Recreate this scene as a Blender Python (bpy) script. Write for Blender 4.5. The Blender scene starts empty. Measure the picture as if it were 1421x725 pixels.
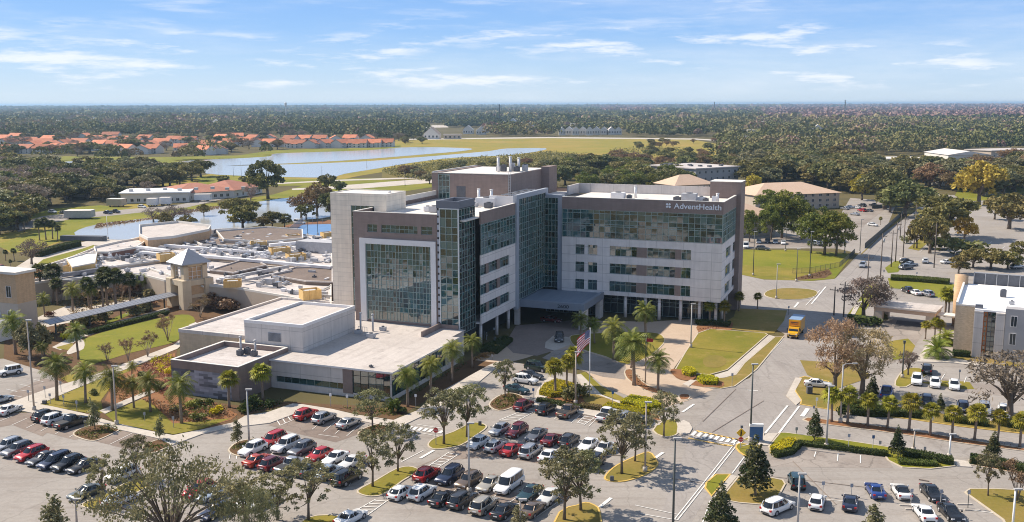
import bpy, bmesh, math, random
import numpy as np
from mathutils import Vector, Matrix
from mathutils.geometry import tessellate_polygon
PI=math.pi
sc=bpy.context.scene
COL=sc.collection
RNG=random.Random(7); NR=np.random.default_rng(11)
# ------------------------------------------------------------------ survey of the photograph
F=1365.;CX=710.5;CY=362.5;H=50.
PT=math.atan((CY-144)/F); RL=math.radians(0.13)
cP,sP,cR,sR=math.cos(PT),math.sin(PT),math.cos(RL),math.sin(RL)
def ray(px,py):
    u=(px-CX)/F; v=(py-CY)/F
    u2=u*cR-v*sR; v2=u*sR+v*cR
    return (u2, cP-v2*sP, -sP-v2*cP)
def G(px,py,z=0.):
    d=ray(px,py); t=(z-H)/d[2]
    return Vector((d[0]*t,d[1]*t,z))
def proj(w):
    x,y,z=w[0],w[1],w[2]-H
    dep=y*cP-z*sP
    v2=-(z*cP+y*sP)/dep; u2=x/dep
    return (CX+F*(u2*cR+v2*sR), CY+F*(-u2*sR+v2*cR))
def hgt(px,py,top,z=0.):
    """real height of something standing at pixel (px,py) whose top is seen at row top"""
    g=G(px,py,z); r=math.hypot(g.x,g.y)
    d=ray(px,top); t=r/math.hypot(d[0],d[1])
    return max(.2,H+d[2]*t-z)
def mpp(px,py):
    g=G(px,py); return (g.y*cP+H*sP)/F       # metres per photo pixel there
def heading(p,q):
    a,b=G(*p),G(*q); return math.atan2(b.y-a.y,b.x-a.x)
# ------------------------------------------------------------------ materials
MATS={}
def mat(name,col,rough=.7,var=0.,scale=.5,metal=0.,spec=.5,col2=None,bump=0.,detail=4,island=0.,obj_var=0.,scale2=None,streak=None,coord='Object',ior=None):
    if name in MATS: return MATS[name]
    m=bpy.data.materials.new(name); m.use_nodes=True; nt=m.node_tree; N=nt.nodes; L=nt.links
    b=N['Principled BSDF']; b.inputs['Roughness'].default_value=rough; b.inputs['Metallic'].default_value=metal
    b.inputs['Specular IOR Level'].default_value=spec
    if ior: b.inputs['IOR'].default_value=ior
    c4=(*col,1); out=None
    if var or col2:
        tc=N.new('ShaderNodeTexCoord'); mp=N.new('ShaderNodeMapping'); L.new(tc.outputs[coord],mp.inputs[0])
        if streak: mp.inputs['Scale'].default_value=streak
        nz=N.new('ShaderNodeTexNoise'); nz.inputs['Scale'].default_value=scale; nz.inputs['Detail'].default_value=detail; nz.inputs['Roughness'].default_value=.65
        L.new(mp.outputs[0],nz.inputs['Vector'])
        fac=nz.outputs['Fac']
        if scale2:
            n2=N.new('ShaderNodeTexNoise'); n2.inputs['Scale'].default_value=scale2; n2.inputs['Detail'].default_value=5; L.new(mp.outputs[0],n2.inputs['Vector'])
            mx=N.new('ShaderNodeMath'); mx.operation='ADD'; L.new(fac,mx.inputs[0]); L.new(n2.outputs['Fac'],mx.inputs[1])
            mm=N.new('ShaderNodeMath'); mm.operation='MULTIPLY'; mm.inputs[1].default_value=.5; L.new(mx.outputs[0],mm.inputs[0]); fac=mm.outputs[0]
        mr=N.new('ShaderNodeMapRange'); mr.inputs[1].default_value=.3; mr.inputs[2].default_value=.7; L.new(fac,mr.inputs[0])
        mix=N.new('ShaderNodeMix'); mix.data_type='RGBA'; L.new(mr.outputs[0],mix.inputs[0])
        c2=col2 if col2 else tuple(c*(1+var) for c in col); c1=tuple(c*(1-var) for c in col) if var else col
        mix.inputs[6].default_value=(*c1,1); mix.inputs[7].default_value=(*c2,1); out=mix.outputs[2]
        if bump:
            bp=N.new('ShaderNodeBump'); bp.inputs['Strength'].default_value=bump; L.new(fac,bp.inputs['Height']); L.new(bp.outputs[0],b.inputs['Normal'])
    if island or obj_var:
        hs=N.new('ShaderNodeHueSaturation')
        if out: L.new(out,hs.inputs['Color'])
        else: hs.inputs['Color'].default_value=c4
        src=None
        if island:
            g=N.new('ShaderNodeNewGeometry'); src=g.outputs['Random Per Island']; k=island
        else:
            g=N.new('ShaderNodeObjectInfo'); src=g.outputs['Random']; k=obj_var
        r=N.new('ShaderNodeMapRange'); r.inputs[3].default_value=1-k; r.inputs[4].default_value=1+k; L.new(src,r.inputs[0]); L.new(r.outputs[0],hs.inputs['Value'])
        out=hs.outputs[0]
    if out: L.new(out,b.inputs['Base Color'])
    else: b.inputs['Base Color'].default_value=c4
    m.diffuse_color=c4
    MATS[name]=m; return m
def leafmat(name,col,col2,trans=.25,tint=True,objv=.18,rough=.6):
    """foliage: leaf colour varies by clump (vertex attribute 'tint'), by leaf and by plant; some light passes through"""
    if name in MATS: return MATS[name]
    m=bpy.data.materials.new(name); m.use_nodes=True; nt=m.node_tree; N=nt.nodes; L=nt.links
    b=N['Principled BSDF']; b.inputs['Roughness'].default_value=rough; b.inputs['Specular IOR Level'].default_value=.25
    mix=N.new('ShaderNodeMix'); mix.data_type='RGBA'; mix.inputs[6].default_value=(*col,1); mix.inputs[7].default_value=(*col2,1)
    g=N.new('ShaderNodeNewGeometry')
    if tint:
        at=N.new('ShaderNodeAttribute'); at.attribute_name='tint'
        ad=N.new('ShaderNodeMath'); ad.operation='MULTIPLY_ADD'; ad.inputs[1].default_value=.35; L.new(g.outputs['Random Per Island'],ad.inputs[0]); L.new(at.outputs['Fac'],ad.inputs[2])
        sb=N.new('ShaderNodeMath'); sb.operation='SUBTRACT'; sb.inputs[1].default_value=.17; sb.use_clamp=True; L.new(ad.outputs[0],sb.inputs[0]); L.new(sb.outputs[0],mix.inputs[0])
    else: L.new(g.outputs['Random Per Island'],mix.inputs[0])
    oi=N.new('ShaderNodeObjectInfo'); hs=N.new('ShaderNodeHueSaturation'); r=N.new('ShaderNodeMapRange'); r.inputs[3].default_value=1-objv; r.inputs[4].default_value=1+objv
    L.new(oi.outputs['Random'],r.inputs[0]); L.new(r.outputs[0],hs.inputs['Value']); L.new(mix.outputs[2],hs.inputs['Color'])
    r2=N.new('ShaderNodeMapRange'); r2.inputs[3].default_value=.5-.02*objv/.18; r2.inputs[4].default_value=.5+.02*objv/.18
    fr=N.new('ShaderNodeMath'); fr.operation='FRACT'; ml=N.new('ShaderNodeMath'); ml.operation='MULTIPLY'; ml.inputs[1].default_value=7.31
    L.new(oi.outputs['Random'],ml.inputs[0]); L.new(ml.outputs[0],fr.inputs[0]); L.new(fr.outputs[0],r2.inputs[0]); L.new(r2.outputs[0],hs.inputs['Hue'])
    L.new(hs.outputs[0],b.inputs['Base Color'])
    tr=N.new('ShaderNodeBsdfTranslucent'); L.new(hs.outputs[0],tr.inputs['Color'])
    ms=N.new('ShaderNodeMixShader'); ms.inputs[0].default_value=trans; L.new(b.outputs[0],ms.inputs[1]); L.new(tr.outputs[0],ms.inputs[2])
    L.new(ms.outputs[0],N['Material Output'].inputs['Surface'])
    MATS[name]=m; return m
def glassmat(name,col,refl=1.9,rough=.04,wob=.15,var=.5,scale=.35):
    """coated facade glass: dark tinted body under a mirror-like coat; panes differ a little in tint and tilt"""
    if name in MATS: return MATS[name]
    m=bpy.data.materials.new(name); m.use_nodes=True; nt=m.node_tree; N=nt.nodes; L=nt.links
    b=N['Principled BSDF']; b.inputs['Roughness'].default_value=rough; b.inputs['IOR'].default_value=refl
    g=N.new('ShaderNodeNewGeometry'); mix=N.new('ShaderNodeMix'); mix.data_type='RGBA'
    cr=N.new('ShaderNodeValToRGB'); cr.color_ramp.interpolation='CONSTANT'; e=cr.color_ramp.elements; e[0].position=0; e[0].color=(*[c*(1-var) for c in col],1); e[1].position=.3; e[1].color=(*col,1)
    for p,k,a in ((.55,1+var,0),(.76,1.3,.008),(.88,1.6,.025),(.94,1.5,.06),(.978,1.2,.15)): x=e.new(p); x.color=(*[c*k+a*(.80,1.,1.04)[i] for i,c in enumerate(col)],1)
    L.new(g.outputs['Random Per Island'],cr.inputs[0]); L.new(cr.outputs[0],b.inputs['Base Color'])
    tc=N.new('ShaderNodeTexCoord'); nz=N.new('ShaderNodeTexNoise'); nz.inputs['Scale'].default_value=scale; nz.inputs['Detail'].default_value=1
    L.new(tc.outputs['Object'],nz.inputs['Vector']); bp=N.new('ShaderNodeBump'); bp.inputs['Strength'].default_value=wob; bp.inputs['Distance'].default_value=.05
    L.new(nz.outputs['Fac'],bp.inputs['Height']); L.new(bp.outputs[0],b.inputs['Normal'])
    MATS[name]=m; return m
def panelmat(name,col,pw,ph,var=.06,mortar=.0,line=.7,rough=.75,noise=.06,off=0.,coord='Object',mort=.012):
    """cladding panels with joints: real joint lines of the wall, by object coordinates (x along wall+y, z up)"""
    if name in MATS: return MATS[name]
    m=bpy.data.materials.new(name); m.use_nodes=True; nt=m.node_tree; N=nt.nodes; L=nt.links
    b=N['Principled BSDF']; b.inputs['Roughness'].default_value=rough; b.inputs['Specular IOR Level'].default_value=.3
    tc=N.new('ShaderNodeTexCoord'); sp=N.new('ShaderNodeSeparateXYZ'); L.new(tc.outputs[coord],sp.inputs[0])
    ad=N.new('ShaderNodeMath'); L.new(sp.outputs[0],ad.inputs[0]); L.new(sp.outputs[1],ad.inputs[1])
    cb=N.new('ShaderNodeCombineXYZ'); L.new(ad.outputs[0],cb.inputs[0]); L.new(sp.outputs[2],cb.inputs[1])
    br=N.new('ShaderNodeTexBrick'); L.new(cb.outputs[0],br.inputs['Vector']); br.offset=off
    br.inputs['Scale'].default_value=1; br.inputs['Brick Width'].default_value=pw; br.inputs['Row Height'].default_value=ph; br.inputs['Mortar Size'].default_value=mort
    br.inputs['Color1'].default_value=(*[c*(1-var) for c in col],1); br.inputs['Color2'].default_value=(*[c*(1+var) for c in col],1); br.inputs['Mortar'].default_value=(*[c*line for c in col],1)
    nz=N.new('ShaderNodeTexNoise'); nz.inputs['Scale'].default_value=.6; nz.inputs['Detail'].default_value=6; L.new(tc.outputs[coord],nz.inputs['Vector'])
    mp=N.new('ShaderNodeMapping'); mp.inputs['Scale'].default_value=(1.6,1.6,.09); L.new(tc.outputs[coord],mp.inputs[0]); n2=N.new('ShaderNodeTexNoise'); n2.inputs['Scale'].default_value=1.; n2.inputs['Detail'].default_value=5; L.new(mp.outputs[0],n2.inputs['Vector'])
    av=N.new('ShaderNodeMath'); av.operation='ADD'; L.new(nz.outputs['Fac'],av.inputs[0]); L.new(n2.outputs['Fac'],av.inputs[1])
    r=N.new('ShaderNodeMapRange'); r.inputs[1].default_value=.7; r.inputs[2].default_value=1.3; r.inputs[3].default_value=1-noise*1.9; r.inputs[4].default_value=1+noise*1.3; L.new(av.outputs[0],r.inputs[0])
    hs=N.new('ShaderNodeHueSaturation'); L.new(br.outputs['Color'],hs.inputs['Color']); L.new(r.outputs[0],hs.inputs['Value']); L.new(hs.outputs[0],b.inputs['Base Color'])
    MATS[name]=m; return m
def wornmat(name,c1,c2,c3,s1=.05,s2=.7,stain=.5,crack=.0,rough=.9,spec=.18,lines=None):
    """ground surface: two-tone mottling, patches of a third colour, optional crack network (wear with its own shape)"""
    m=bpy.data.materials.new(name); m.use_nodes=True; nt=m.node_tree; N=nt.nodes; L=nt.links; b=N['Principled BSDF']; b.inputs['Roughness'].default_value=rough; b.inputs['Specular IOR Level'].default_value=spec
    tc=N.new('ShaderNodeTexCoord')
    def nz(s,d,lo,hi,rough=.65,vec=None,scale=None):
        v=tc.outputs['Object']
        if scale: mp=N.new('ShaderNodeMapping'); mp.inputs['Scale'].default_value=scale; L.new(v,mp.inputs[0]); v=mp.outputs[0]
        n=N.new('ShaderNodeTexNoise'); n.inputs['Scale'].default_value=s; n.inputs['Detail'].default_value=d; n.inputs['Roughness'].default_value=rough; L.new(v,n.inputs['Vector'])
        r=N.new('ShaderNodeMapRange'); r.inputs[1].default_value=lo; r.inputs[2].default_value=hi; L.new(n.outputs['Fac'],r.inputs[0]); return r.outputs[0]
    def mix(f,a,c,bl='MIX'):
        x=N.new('ShaderNodeMix'); x.data_type='RGBA'; x.blend_type=bl; L.new(f,x.inputs[0]) if not isinstance(f,float) else setattr(x.inputs[0],'default_value',f)
        for i,q in ((6,a),(7,c)):
            if isinstance(q,tuple): x.inputs[i].default_value=(*q,1)
            else: L.new(q,x.inputs[i])
        return x.outputs[2]
    o=mix(nz(s1,5,.32,.68),c1,c2)
    p=nz(s1*3.3,6,.56,.74); ml=N.new('ShaderNodeMath'); ml.operation='MULTIPLY'; ml.inputs[1].default_value=stain; L.new(p,ml.inputs[0]); o=mix(ml.outputs[0],o,c3)
    f=nz(s2*2.2,6,.25,.75,.75); g=N.new('ShaderNodeMapRange'); g.inputs[3].default_value=.84; g.inputs[4].default_value=1.14; L.new(f,g.inputs[0]); hs=N.new('ShaderNodeHueSaturation'); L.new(o,hs.inputs['Color']); L.new(g.outputs[0],hs.inputs['Value']); o=hs.outputs[0]
    if lines:
        f=nz(1.,3,.5,.72,.6,None,lines); ml=N.new('ShaderNodeMath'); ml.operation='MULTIPLY'; ml.inputs[1].default_value=.35; L.new(f,ml.inputs[0]); o=mix(ml.outputs[0],o,c3)
    if crack:
        n=N.new('ShaderNodeTexNoise'); n.inputs['Scale'].default_value=.35; n.inputs['Detail'].default_value=4; L.new(tc.outputs['Object'],n.inputs['Vector']); sc_=N.new('ShaderNodeVectorMath'); sc_.operation='MULTIPLY_ADD'; sc_.inputs[1].default_value=(2.4,2.4,0); L.new(n.outputs['Color'],sc_.inputs[0]); L.new(tc.outputs['Object'],sc_.inputs[2])
        v=N.new('ShaderNodeTexVoronoi'); v.feature='DISTANCE_TO_EDGE'; v.inputs['Scale'].default_value=.11; L.new(sc_.outputs[0],v.inputs['Vector']); r=N.new('ShaderNodeMapRange'); r.inputs[1].default_value=.004; r.inputs[2].default_value=.012; r.inputs[3].default_value=crack; r.inputs[4].default_value=0; L.new(v.outputs['Distance'],r.inputs[0]); o=mix(r.outputs[0],o,tuple(c*.35 for c in c1))
    L.new(o,b.inputs['Base Color']); MATS[name]=m; return m
# ------------------------------------------------------------------ mesh builder
class MB:
    def __init__(s): s.v=[];s.f=[];s.m=[]
    def add(s,vs,fs,mi=0):
        o=len(s.v); s.v+= [tuple(v) for v in vs]; s.f+=[tuple(i+o for i in f) for f in fs]; s.m+=[mi]*len(fs)
    def quad(s,a,b,c,d,mi=0): s.add([a,b,c,d],[(0,1,2,3)],mi)
    def box(s,x0,x1,y0,y1,z0,z1,mi=0):
        s.add([(x0,y0,z0),(x1,y0,z0),(x1,y1,z0),(x0,y1,z0),(x0,y0,z1),(x1,y0,z1),(x1,y1,z1),(x0,y1,z1)],
              [(0,3,2,1),(4,5,6,7),(0,1,5,4),(1,2,6,5),(2,3,7,6),(3,0,4,7)],mi)
    def rbox(s,cx,cy,z0,z1,sx,sy,rz,mi=0):
        c,t=math.cos(rz),math.sin(rz); P=[]
        for z in (z0,z1):
            for x,y in ((-1,-1),(1,-1),(1,1),(-1,1)):
                u,v=x*sx/2,y*sy/2; P.append((cx+u*c-v*t,cy+u*t+v*c,z))
        s.add(P,[(0,3,2,1),(4,5,6,7),(0,1,5,4),(1,2,6,5),(2,3,7,6),(3,0,4,7)],mi)
    def seg(s,a,b,w,h,mi=0):
        """bar from a to b of width w (horizontal) and height h"""
        a,b=Vector(a),Vector(b); d=(b-a).normalized(); up=Vector((0,0,1)) if abs(d.z)<.95 else Vector((0,1,0))
        x=d.cross(up).normalized()*w/2; y=x.cross(d).normalized()*h/2
        s.add([a-x-y,a+x-y,a+x+y,a-x+y,b-x-y,b+x-y,b+x+y,b-x+y],[(0,1,2,3),(7,6,5,4),(0,4,5,1),(1,5,6,2),(2,6,7,3),(3,7,4,0)],mi)
    def prism(s,poly,z0,z1,mi=0,top=None,bottom=True):
        n=len(poly); 
        ar=sum(poly[i][0]*poly[(i+1)%n][1]-poly[(i+1)%n][0]*poly[i][1] for i in range(n))
        if ar<0: poly=poly[::-1]
        vs=[(p[0],p[1],z0) for p in poly]+[(p[0],p[1],z1) for p in poly]
        s.add(vs,[(i,(i+1)%n,(i+1)%n+n,i+n) for i in range(n)],mi)
        tr=tessellate_polygon([[Vector((p[0],p[1],0)) for p in poly]])
        tt=[]
        for t in tr:
            a,b,c=[poly[i] for i in t]
            tt.append(t if (b[0]-a[0])*(c[1]-a[1])-(c[0]-a[0])*(b[1]-a[1])>0 else t[::-1])
        s.add([(p[0],p[1],z1) for p in poly],tt,mi if top is None else top)
        if bottom: s.add([(p[0],p[1],z0) for p in poly],[t[::-1] for t in tt],mi)
    def tube(s,pts,rs,n=6,mi=0,cap=True):
        rings=[]; pts=[Vector(p) for p in pts]; 
        if not hasattr(rs,'__len__'): rs=[rs]*len(pts)
        for i,p in enumerate(pts):
            d=(pts[min(i+1,len(pts)-1)]-pts[max(i-1,0)]).normalized()
            up=Vector((0,0,1)) if abs(d.z)<.9 else Vector((1,0,0))
            x=d.cross(up).normalized(); y=x.cross(d).normalized()
            rings.append([p+x*math.cos(2*PI*k/n)*rs[i]+y*math.sin(2*PI*k/n)*rs[i] for k in range(n)])
        o=[v for r in rings for v in r]; f=[]
        for i in range(len(pts)-1):
            for k in range(n): f.append((i*n+k,(i+1)*n+k,(i+1)*n+(k+1)%n,i*n+(k+1)%n))
        if cap: f.append(tuple(range(n))); f.append(tuple(reversed(range((len(pts)-1)*n,len(pts)*n))))
        s.add(o,f,mi)
    def cyl(s,x,y,z0,z1,r,n=10,mi=0,r1=None): s.tube([(x,y,z0),(x,y,z1)],[r,r if r1 is None else r1],n,mi)
    def mesh(s,name,mats,smooth=False):
        me=bpy.data.meshes.new(name); me.from_pydata(s.v,[],s.f); 
        for m in mats: me.materials.append(m)
        if len(mats)>1: me.polygons.foreach_set('material_index',s.m)
        if smooth: me.polygons.foreach_set('use_smooth',[True]*len(s.f))
        me.update(); return me
    def build(s,name,mats,parent=None,smooth=False,loc=None):
        if not isinstance(mats,(list,tuple)): mats=[mats]
        return link(name,s.mesh(name,mats,smooth),parent,loc)
def link(name,me,parent=None,loc=None,rz=None):
    o=bpy.data.objects.new(name,me); COL.objects.link(o)
    if parent: o.parent=parent
    if loc is not None: o.location=loc
    if rz is not None: o.rotation_euler=(0,0,rz)
    return o
def empty(name,loc=(0,0,0),rz=0.,label=None,cat=None,group=None):
    o=bpy.data.objects.new(name,None); COL.objects.link(o); o.location=loc; o.rotation_euler=(0,0,rz); o.empty_display_size=.5
    return tag(o,label,cat,group)
def tag(o,label=None,cat=None,group=None,kind=None):
    if label: o['label']=label
    if cat: o['category']=cat
    if group: o['group']=group
    if kind: o['kind']=kind
    return o
def copy_tree(o,parent=None):
    c=o.copy(); COL.objects.link(c)
    if parent: c.parent=parent
    for ch in list(o.children): copy_tree(ch,c)
    return c
def smooth_poly(pts,k=4):
    """closed Catmull-Rom"""
    n=len(pts); out=[]
    for i in range(n):
        p0,p1,p2,p3=[Vector(pts[(i+j-1)%n]) for j in range(4)]
        for t in range(k):
            u=t/k; out.append(.5*((2*p1)+(p2-p0)*u+(2*p0-5*p1+4*p2-p3)*u*u+(3*p1-p0-3*p2+p3)*u**3))
    return out
SHEETS=[0]
def sheet(name,pix,z,m,sm=0,thick=0.,side=None,world=False):
    """flat ground sheet traced on the ground plane (a slab with real sides if thick)"""
    SHEETS[0]+=1; z=z+SHEETS[0]*.0002
    pts=[Vector((p[0],p[1])) for p in pix] if world else [Vector(G(px,py,z)[:2]) for px,py in pix]
    if sm: pts=[Vector(p[:2]) for p in smooth_poly(pts,sm)]
    b=MB()
    if thick: b.prism(pts,z-thick,z,0,bottom=False)
    else:
        tr=tessellate_polygon([[Vector((p.x,p.y,0)) for p in pts]])
        tt=[]
        for t in tr:
            a,c,d=[pts[i] for i in t]; tt.append(t if (c-a).cross(d-a)>0 else t[::-1])
        b.add([(p.x,p.y,z) for p in pts],tt)
    return tag(b.build(name,[m]),kind='structure')
def inset(pts,d):
    n=len(pts); ar=sum(pts[i].x*pts[(i+1)%n].y-pts[(i+1)%n].x*pts[i].y for i in range(n)); s=1 if ar>0 else -1
    out=[]
    for i in range(n):
        a,b,c=pts[i-1],pts[i],pts[(i+1)%n]
        e1=(b-a).normalized(); e2=(c-b).normalized()
        n1=Vector((-e1.y,e1.x))*s; n2=Vector((-e2.y,e2.x))*s; m=(n1+n2); 
        if m.length<.2: m=n1
        m=m.normalized(); k=d/max(.5,m.dot(n1)); out.append(b+m*k)
    return out
def island(name,pix,m,sm=3,h=.13,kerb=.22,kmat='kerb',world=False):
    """kerbed planting island: concrete kerb ring with a step of h, filled with lawn or mulch a little below its top"""
    pts=[Vector((p[0],p[1])) for p in pix] if world else [Vector(G(px,py,0)[:2]) for px,py in pix]
    if sm: pts=[Vector(p[:2]) for p in smooth_poly(pts,sm)]
    ins=inset(pts,kerb); n=len(pts); b=MB()
    vs=[(p.x,p.y,0) for p in pts]+[(p.x,p.y,h) for p in pts]+[(p.x,p.y,h) for p in ins]+[(p.x,p.y,h-.05) for p in ins]
    f=[]
    for i in range(n):
        j=(i+1)%n
        for k in range(3): f.append((k*n+i,k*n+j,(k+1)*n+j,(k+1)*n+i))
    b.add(vs,f); bm=bmesh.new(); me=b.mesh('kerb',[MATS[kmat]]); bm.from_mesh(me); bmesh.ops.recalc_face_normals(bm,faces=bm.faces); bm.to_mesh(me); bm.free()
    tag(link('kerb',me),kind='structure')
    tr=tessellate_polygon([[Vector((p.x,p.y,0)) for p in ins]]); tt=[]
    for t in tr:
        a,c,d=[ins[i] for i in t]; tt.append(t if (c-a).cross(d-a)>0 else t[::-1])
    q=MB(); q.add([(p.x,p.y,h-.03) for p in ins],tt); tag(q.build(name,[m]),kind='structure')
    return ins
def in_poly(x,y,poly):
    c=False; n=len(poly)
    for i in range(n):
        x1,y1=poly[i]; x2,y2=poly[i-1]
        if (y1>y)!=(y2>y) and x<(x2-x1)*(y-y1)/(y2-y1)+x1: c=not c
    return c
def np_mesh(name,V,Fq,mats,tint=None,tri=False):
    """mesh from numpy arrays of quads (or tris)"""
    me=bpy.data.meshes.new(name); nv=len(V); k=3 if tri else 4; nf=len(Fq)
    me.vertices.add(nv); me.vertices.foreach_set('co',np.asarray(V,np.float32).ravel())
    me.loops.add(nf*k); me.loops.foreach_set('vertex_index',np.asarray(Fq,np.int32).ravel())
    me.polygons.add(nf); me.polygons.foreach_set('loop_start',np.arange(0,nf*k,k,dtype=np.int32)); 
    for m in mats: me.materials.append(m)
    if tint is not None:
        a=me.attributes.new('tint','FLOAT','POINT'); a.data.foreach_set('value',np.asarray(tint,np.float32))
    me.update(calc_edges=True); me.validate(); return me
# ------------------------------------------------------------------ material library
wornmat('asphalt',(.275,.248,.222),(.355,.325,.295),(.20,.165,.14),.045,.7,.55,.2,lines=(.05,.9,1))
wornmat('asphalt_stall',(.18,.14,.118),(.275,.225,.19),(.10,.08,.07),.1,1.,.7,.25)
wornmat('asphalt_road',(.275,.25,.23),(.35,.322,.297),(.19,.165,.15),.045,.7,.45,.22,lines=(.9,.04,1))
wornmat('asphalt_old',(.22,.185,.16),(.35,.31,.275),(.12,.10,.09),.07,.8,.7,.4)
wornmat('lawn',(.145,.148,.014),(.27,.205,.04),(.33,.225,.085),.07,.8,.75)
wornmat('lawn_green',(.13,.155,.011),(.225,.205,.024),(.30,.225,.05),.04,.6,.65)
wornmat('lawn_dry',(.27,.185,.055),(.17,.15,.028),(.36,.25,.11),.09,.8,.6)
wornmat('concrete',(.44,.395,.34),(.55,.50,.44),(.33,.29,.25),.12,1.,.5,.0)
wornmat('roof_grey',(.55,.50,.46),(.46,.415,.38),(.30,.26,.24),.11,.9,.8,0.,.8,.3,(.9,.05,1))
wornmat('roof_pale',(.62,.57,.54),(.44,.40,.375),(.27,.24,.225),.13,.9,.8,0.,.8,.3,(.05,.9,1))
wornmat('meadow',(.22,.205,.036),(.34,.24,.065),(.15,.18,.03),.012,.12,.9,0.,.95,.1,(.004,.03,1))
mat('seal',(.10,.09,.085),.85,var=.2,scale=.8)
mat('paver',(.42,.32,.235),.85,col2=(.52,.41,.31),scale=.3,scale2=2,spec=.2)
mat('paver_dark',(.20,.16,.14),.85,col2=(.28,.23,.2),scale=.3,scale2=2,spec=.2)
mat('kerb',(.50,.43,.33),.85,var=.1,scale=.5)
mat('kerb_yellow',(.60,.40,.10),.8,var=.15,scale=.8)
mat('paint_white',(.72,.70,.66),.7,var=.12,scale=1.2)
mat('paint_yellow',(.66,.43,.12),.7,var=.15,scale=1.2)
mat('mulch',(.20,.085,.045),.95,col2=(.28,.15,.07),scale=.5,scale2=4,spec=.1)
mat('mulch_dark',(.10,.06,.035),.95,col2=(.16,.095,.05),scale=.5,scale2=4,spec=.1)
mat('ground_wood',(.075,.07,.032),.95,col2=(.15,.12,.055),scale=.01,scale2=.05,spec=.1)
mat('scrub',(.10,.105,.03),.95,col2=(.2,.15,.05),scale=.02,scale2=.15,spec=.1)
def watermat():
    m=bpy.data.materials.new('water'); m.use_nodes=True; nt=m.node_tree; N=nt.nodes; L=nt.links; b=N['Principled BSDF']
    b.inputs['Base Color'].default_value=(.40,.41,.40,1); b.inputs['Roughness'].default_value=.15; b.inputs['IOR'].default_value=1.33
    tc=N.new('ShaderNodeTexCoord'); nz=N.new('ShaderNodeTexNoise'); nz.inputs['Scale'].default_value=.25; nz.inputs['Detail'].default_value=3; L.new(tc.outputs['Object'],nz.inputs[0])
    bp=N.new('ShaderNodeBump'); bp.inputs['Strength'].default_value=.12; bp.inputs['Distance'].default_value=.3; L.new(nz.outputs['Fac'],bp.inputs['Height']); L.new(bp.outputs[0],b.inputs['Normal'])
    MATS['water']=m
watermat()
panelmat('wall_white',(.76,.71,.685),6.4,2.07,var=.035,line=.74,mort=.07)
panelmat('wall_brown',(.27,.205,.18),1.2,.3,var=.05,line=.9,mort=.008)
panelmat('stair_cream',(.84,.75,.62),3.2,1.05,var=.035,line=.84,mort=.05)
panelmat('precast',(.62,.575,.54),6.2,3.0,var=.035,line=.72,mort=.06)
panelmat('slate_mosaic',(.27,.27,.31),1.9,.46,var=.62,line=.95,mort=.004,off=.5)
panelmat('tan_brick',(.56,.38,.23),.5,.16,var=.08,line=.85,mort=.012,off=.5)
panelmat('cream_block',(.58,.47,.34),.9,.45,var=.05,line=.85,mort=.012,off=.5)
panelmat('split_block',(.50,.40,.29),.42,.21,var=.12,line=.8,mort=.012,off=.5)
panelmat('stucco_bell',(.60,.50,.37),2.2,2.2,var=.03,line=.85,mort=.015)
mat('mullion',(.34,.42,.40),.4,metal=.4)
mat('frame_white',(.74,.72,.71),.5,var=.04,scale=.4)
mat('canopy_grey',(.23,.26,.31),.5,var=.06,scale=.5)
mat('frame_grey',(.36,.39,.44),.5,var=.05,scale=.4)
mat('steel_blue',(.17,.18,.21),.45,var=.08,scale=.5,metal=.3)
mat('roof_white',(.74,.70,.65),.8,col2=(.58,.53,.48),scale=.12,scale2=.9)
mat('roof_brilliant',(.88,.87,.86),.6,var=.04,scale=.3)
mat('roof_canopy',(.24,.29,.36),.6,col2=(.15,.19,.25),scale=.25,scale2=.8,streak=(1,.25,1))
mat('roof_dark',(.12,.09,.075),.95,col2=(.21,.16,.13),scale=.2,scale2=1.5)
mat('roof_tile_orange',(.42,.12,.055),.85,col2=(.60,.235,.12),scale=.15,scale2=1.2,obj_var=.32)
mat('roof_tile_tan',(.52,.36,.25),.85,col2=(.62,.45,.33),scale=.2,scale2=1.3)
mat('roof_shingle_red',(.33,.115,.075),.85,col2=(.44,.20,.13),scale=.2,scale2=1.2)
mat('roof_metal',(.30,.31,.34),.5,metal=.15,var=.06,scale=.6)
mat('stucco_white',(.66,.63,.58),.85,var=.05,scale=.4,obj_var=.08)
mat('stucco_tan',(.48,.40,.32),.85,var=.06,scale=.4)
mat('stucco_grey',(.36,.35,.35),.85,var=.06,scale=.4)
mat('coping',(.68,.65,.60),.7,var=.05,scale=.5)
mat('unit_grey',(.45,.45,.46),.6,var=.12,scale=1.2)
mat('unit_dark',(.10,.105,.12),.6,var=.2,scale=1.2)
mat('unit_white',(.75,.74,.74),.5,var=.06,scale=1)
mat('wood_screen',(.62,.42,.17),.8,var=.18,scale=2,streak=(4,4,.3))
mat('orange_rust',(.45,.17,.06),.8,var=.2,scale=1)
mat('steel',(.55,.56,.58),.35,metal=.8)
mat('pole_grey',(.42,.41,.40),.6,var=.08,scale=.8)
mat('pole_tan',(.44,.37,.31),.8,var=.1,scale=.8)
mat('pole_dark',(.07,.08,.075),.6,var=.1,scale=.8)
mat('pole_wood',(.15,.12,.10),.9,var=.2,scale=1,streak=(4,4,.2))
mat('black',(.012,.012,.013),.6); mat('plastic_dark',(.03,.03,.032),.6)
mat('tyre',(.018,.018,.018),.8); mat('rim',(.5,.5,.52),.35,metal=.7)
mat('car_glass',(.012,.016,.022),.04,spec=.8)
mat('lamp_clear',(.75,.75,.78),.15,spec=.8); mat('lamp_red',(.45,.012,.01),.25)
mat('sign_blue',(.03,.11,.27),.45); mat('sign_red',(.55,.03,.03),.5); mat('sign_yellow',(.85,.50,.02),.5); mat('white',(.82,.82,.82),.5)
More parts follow.
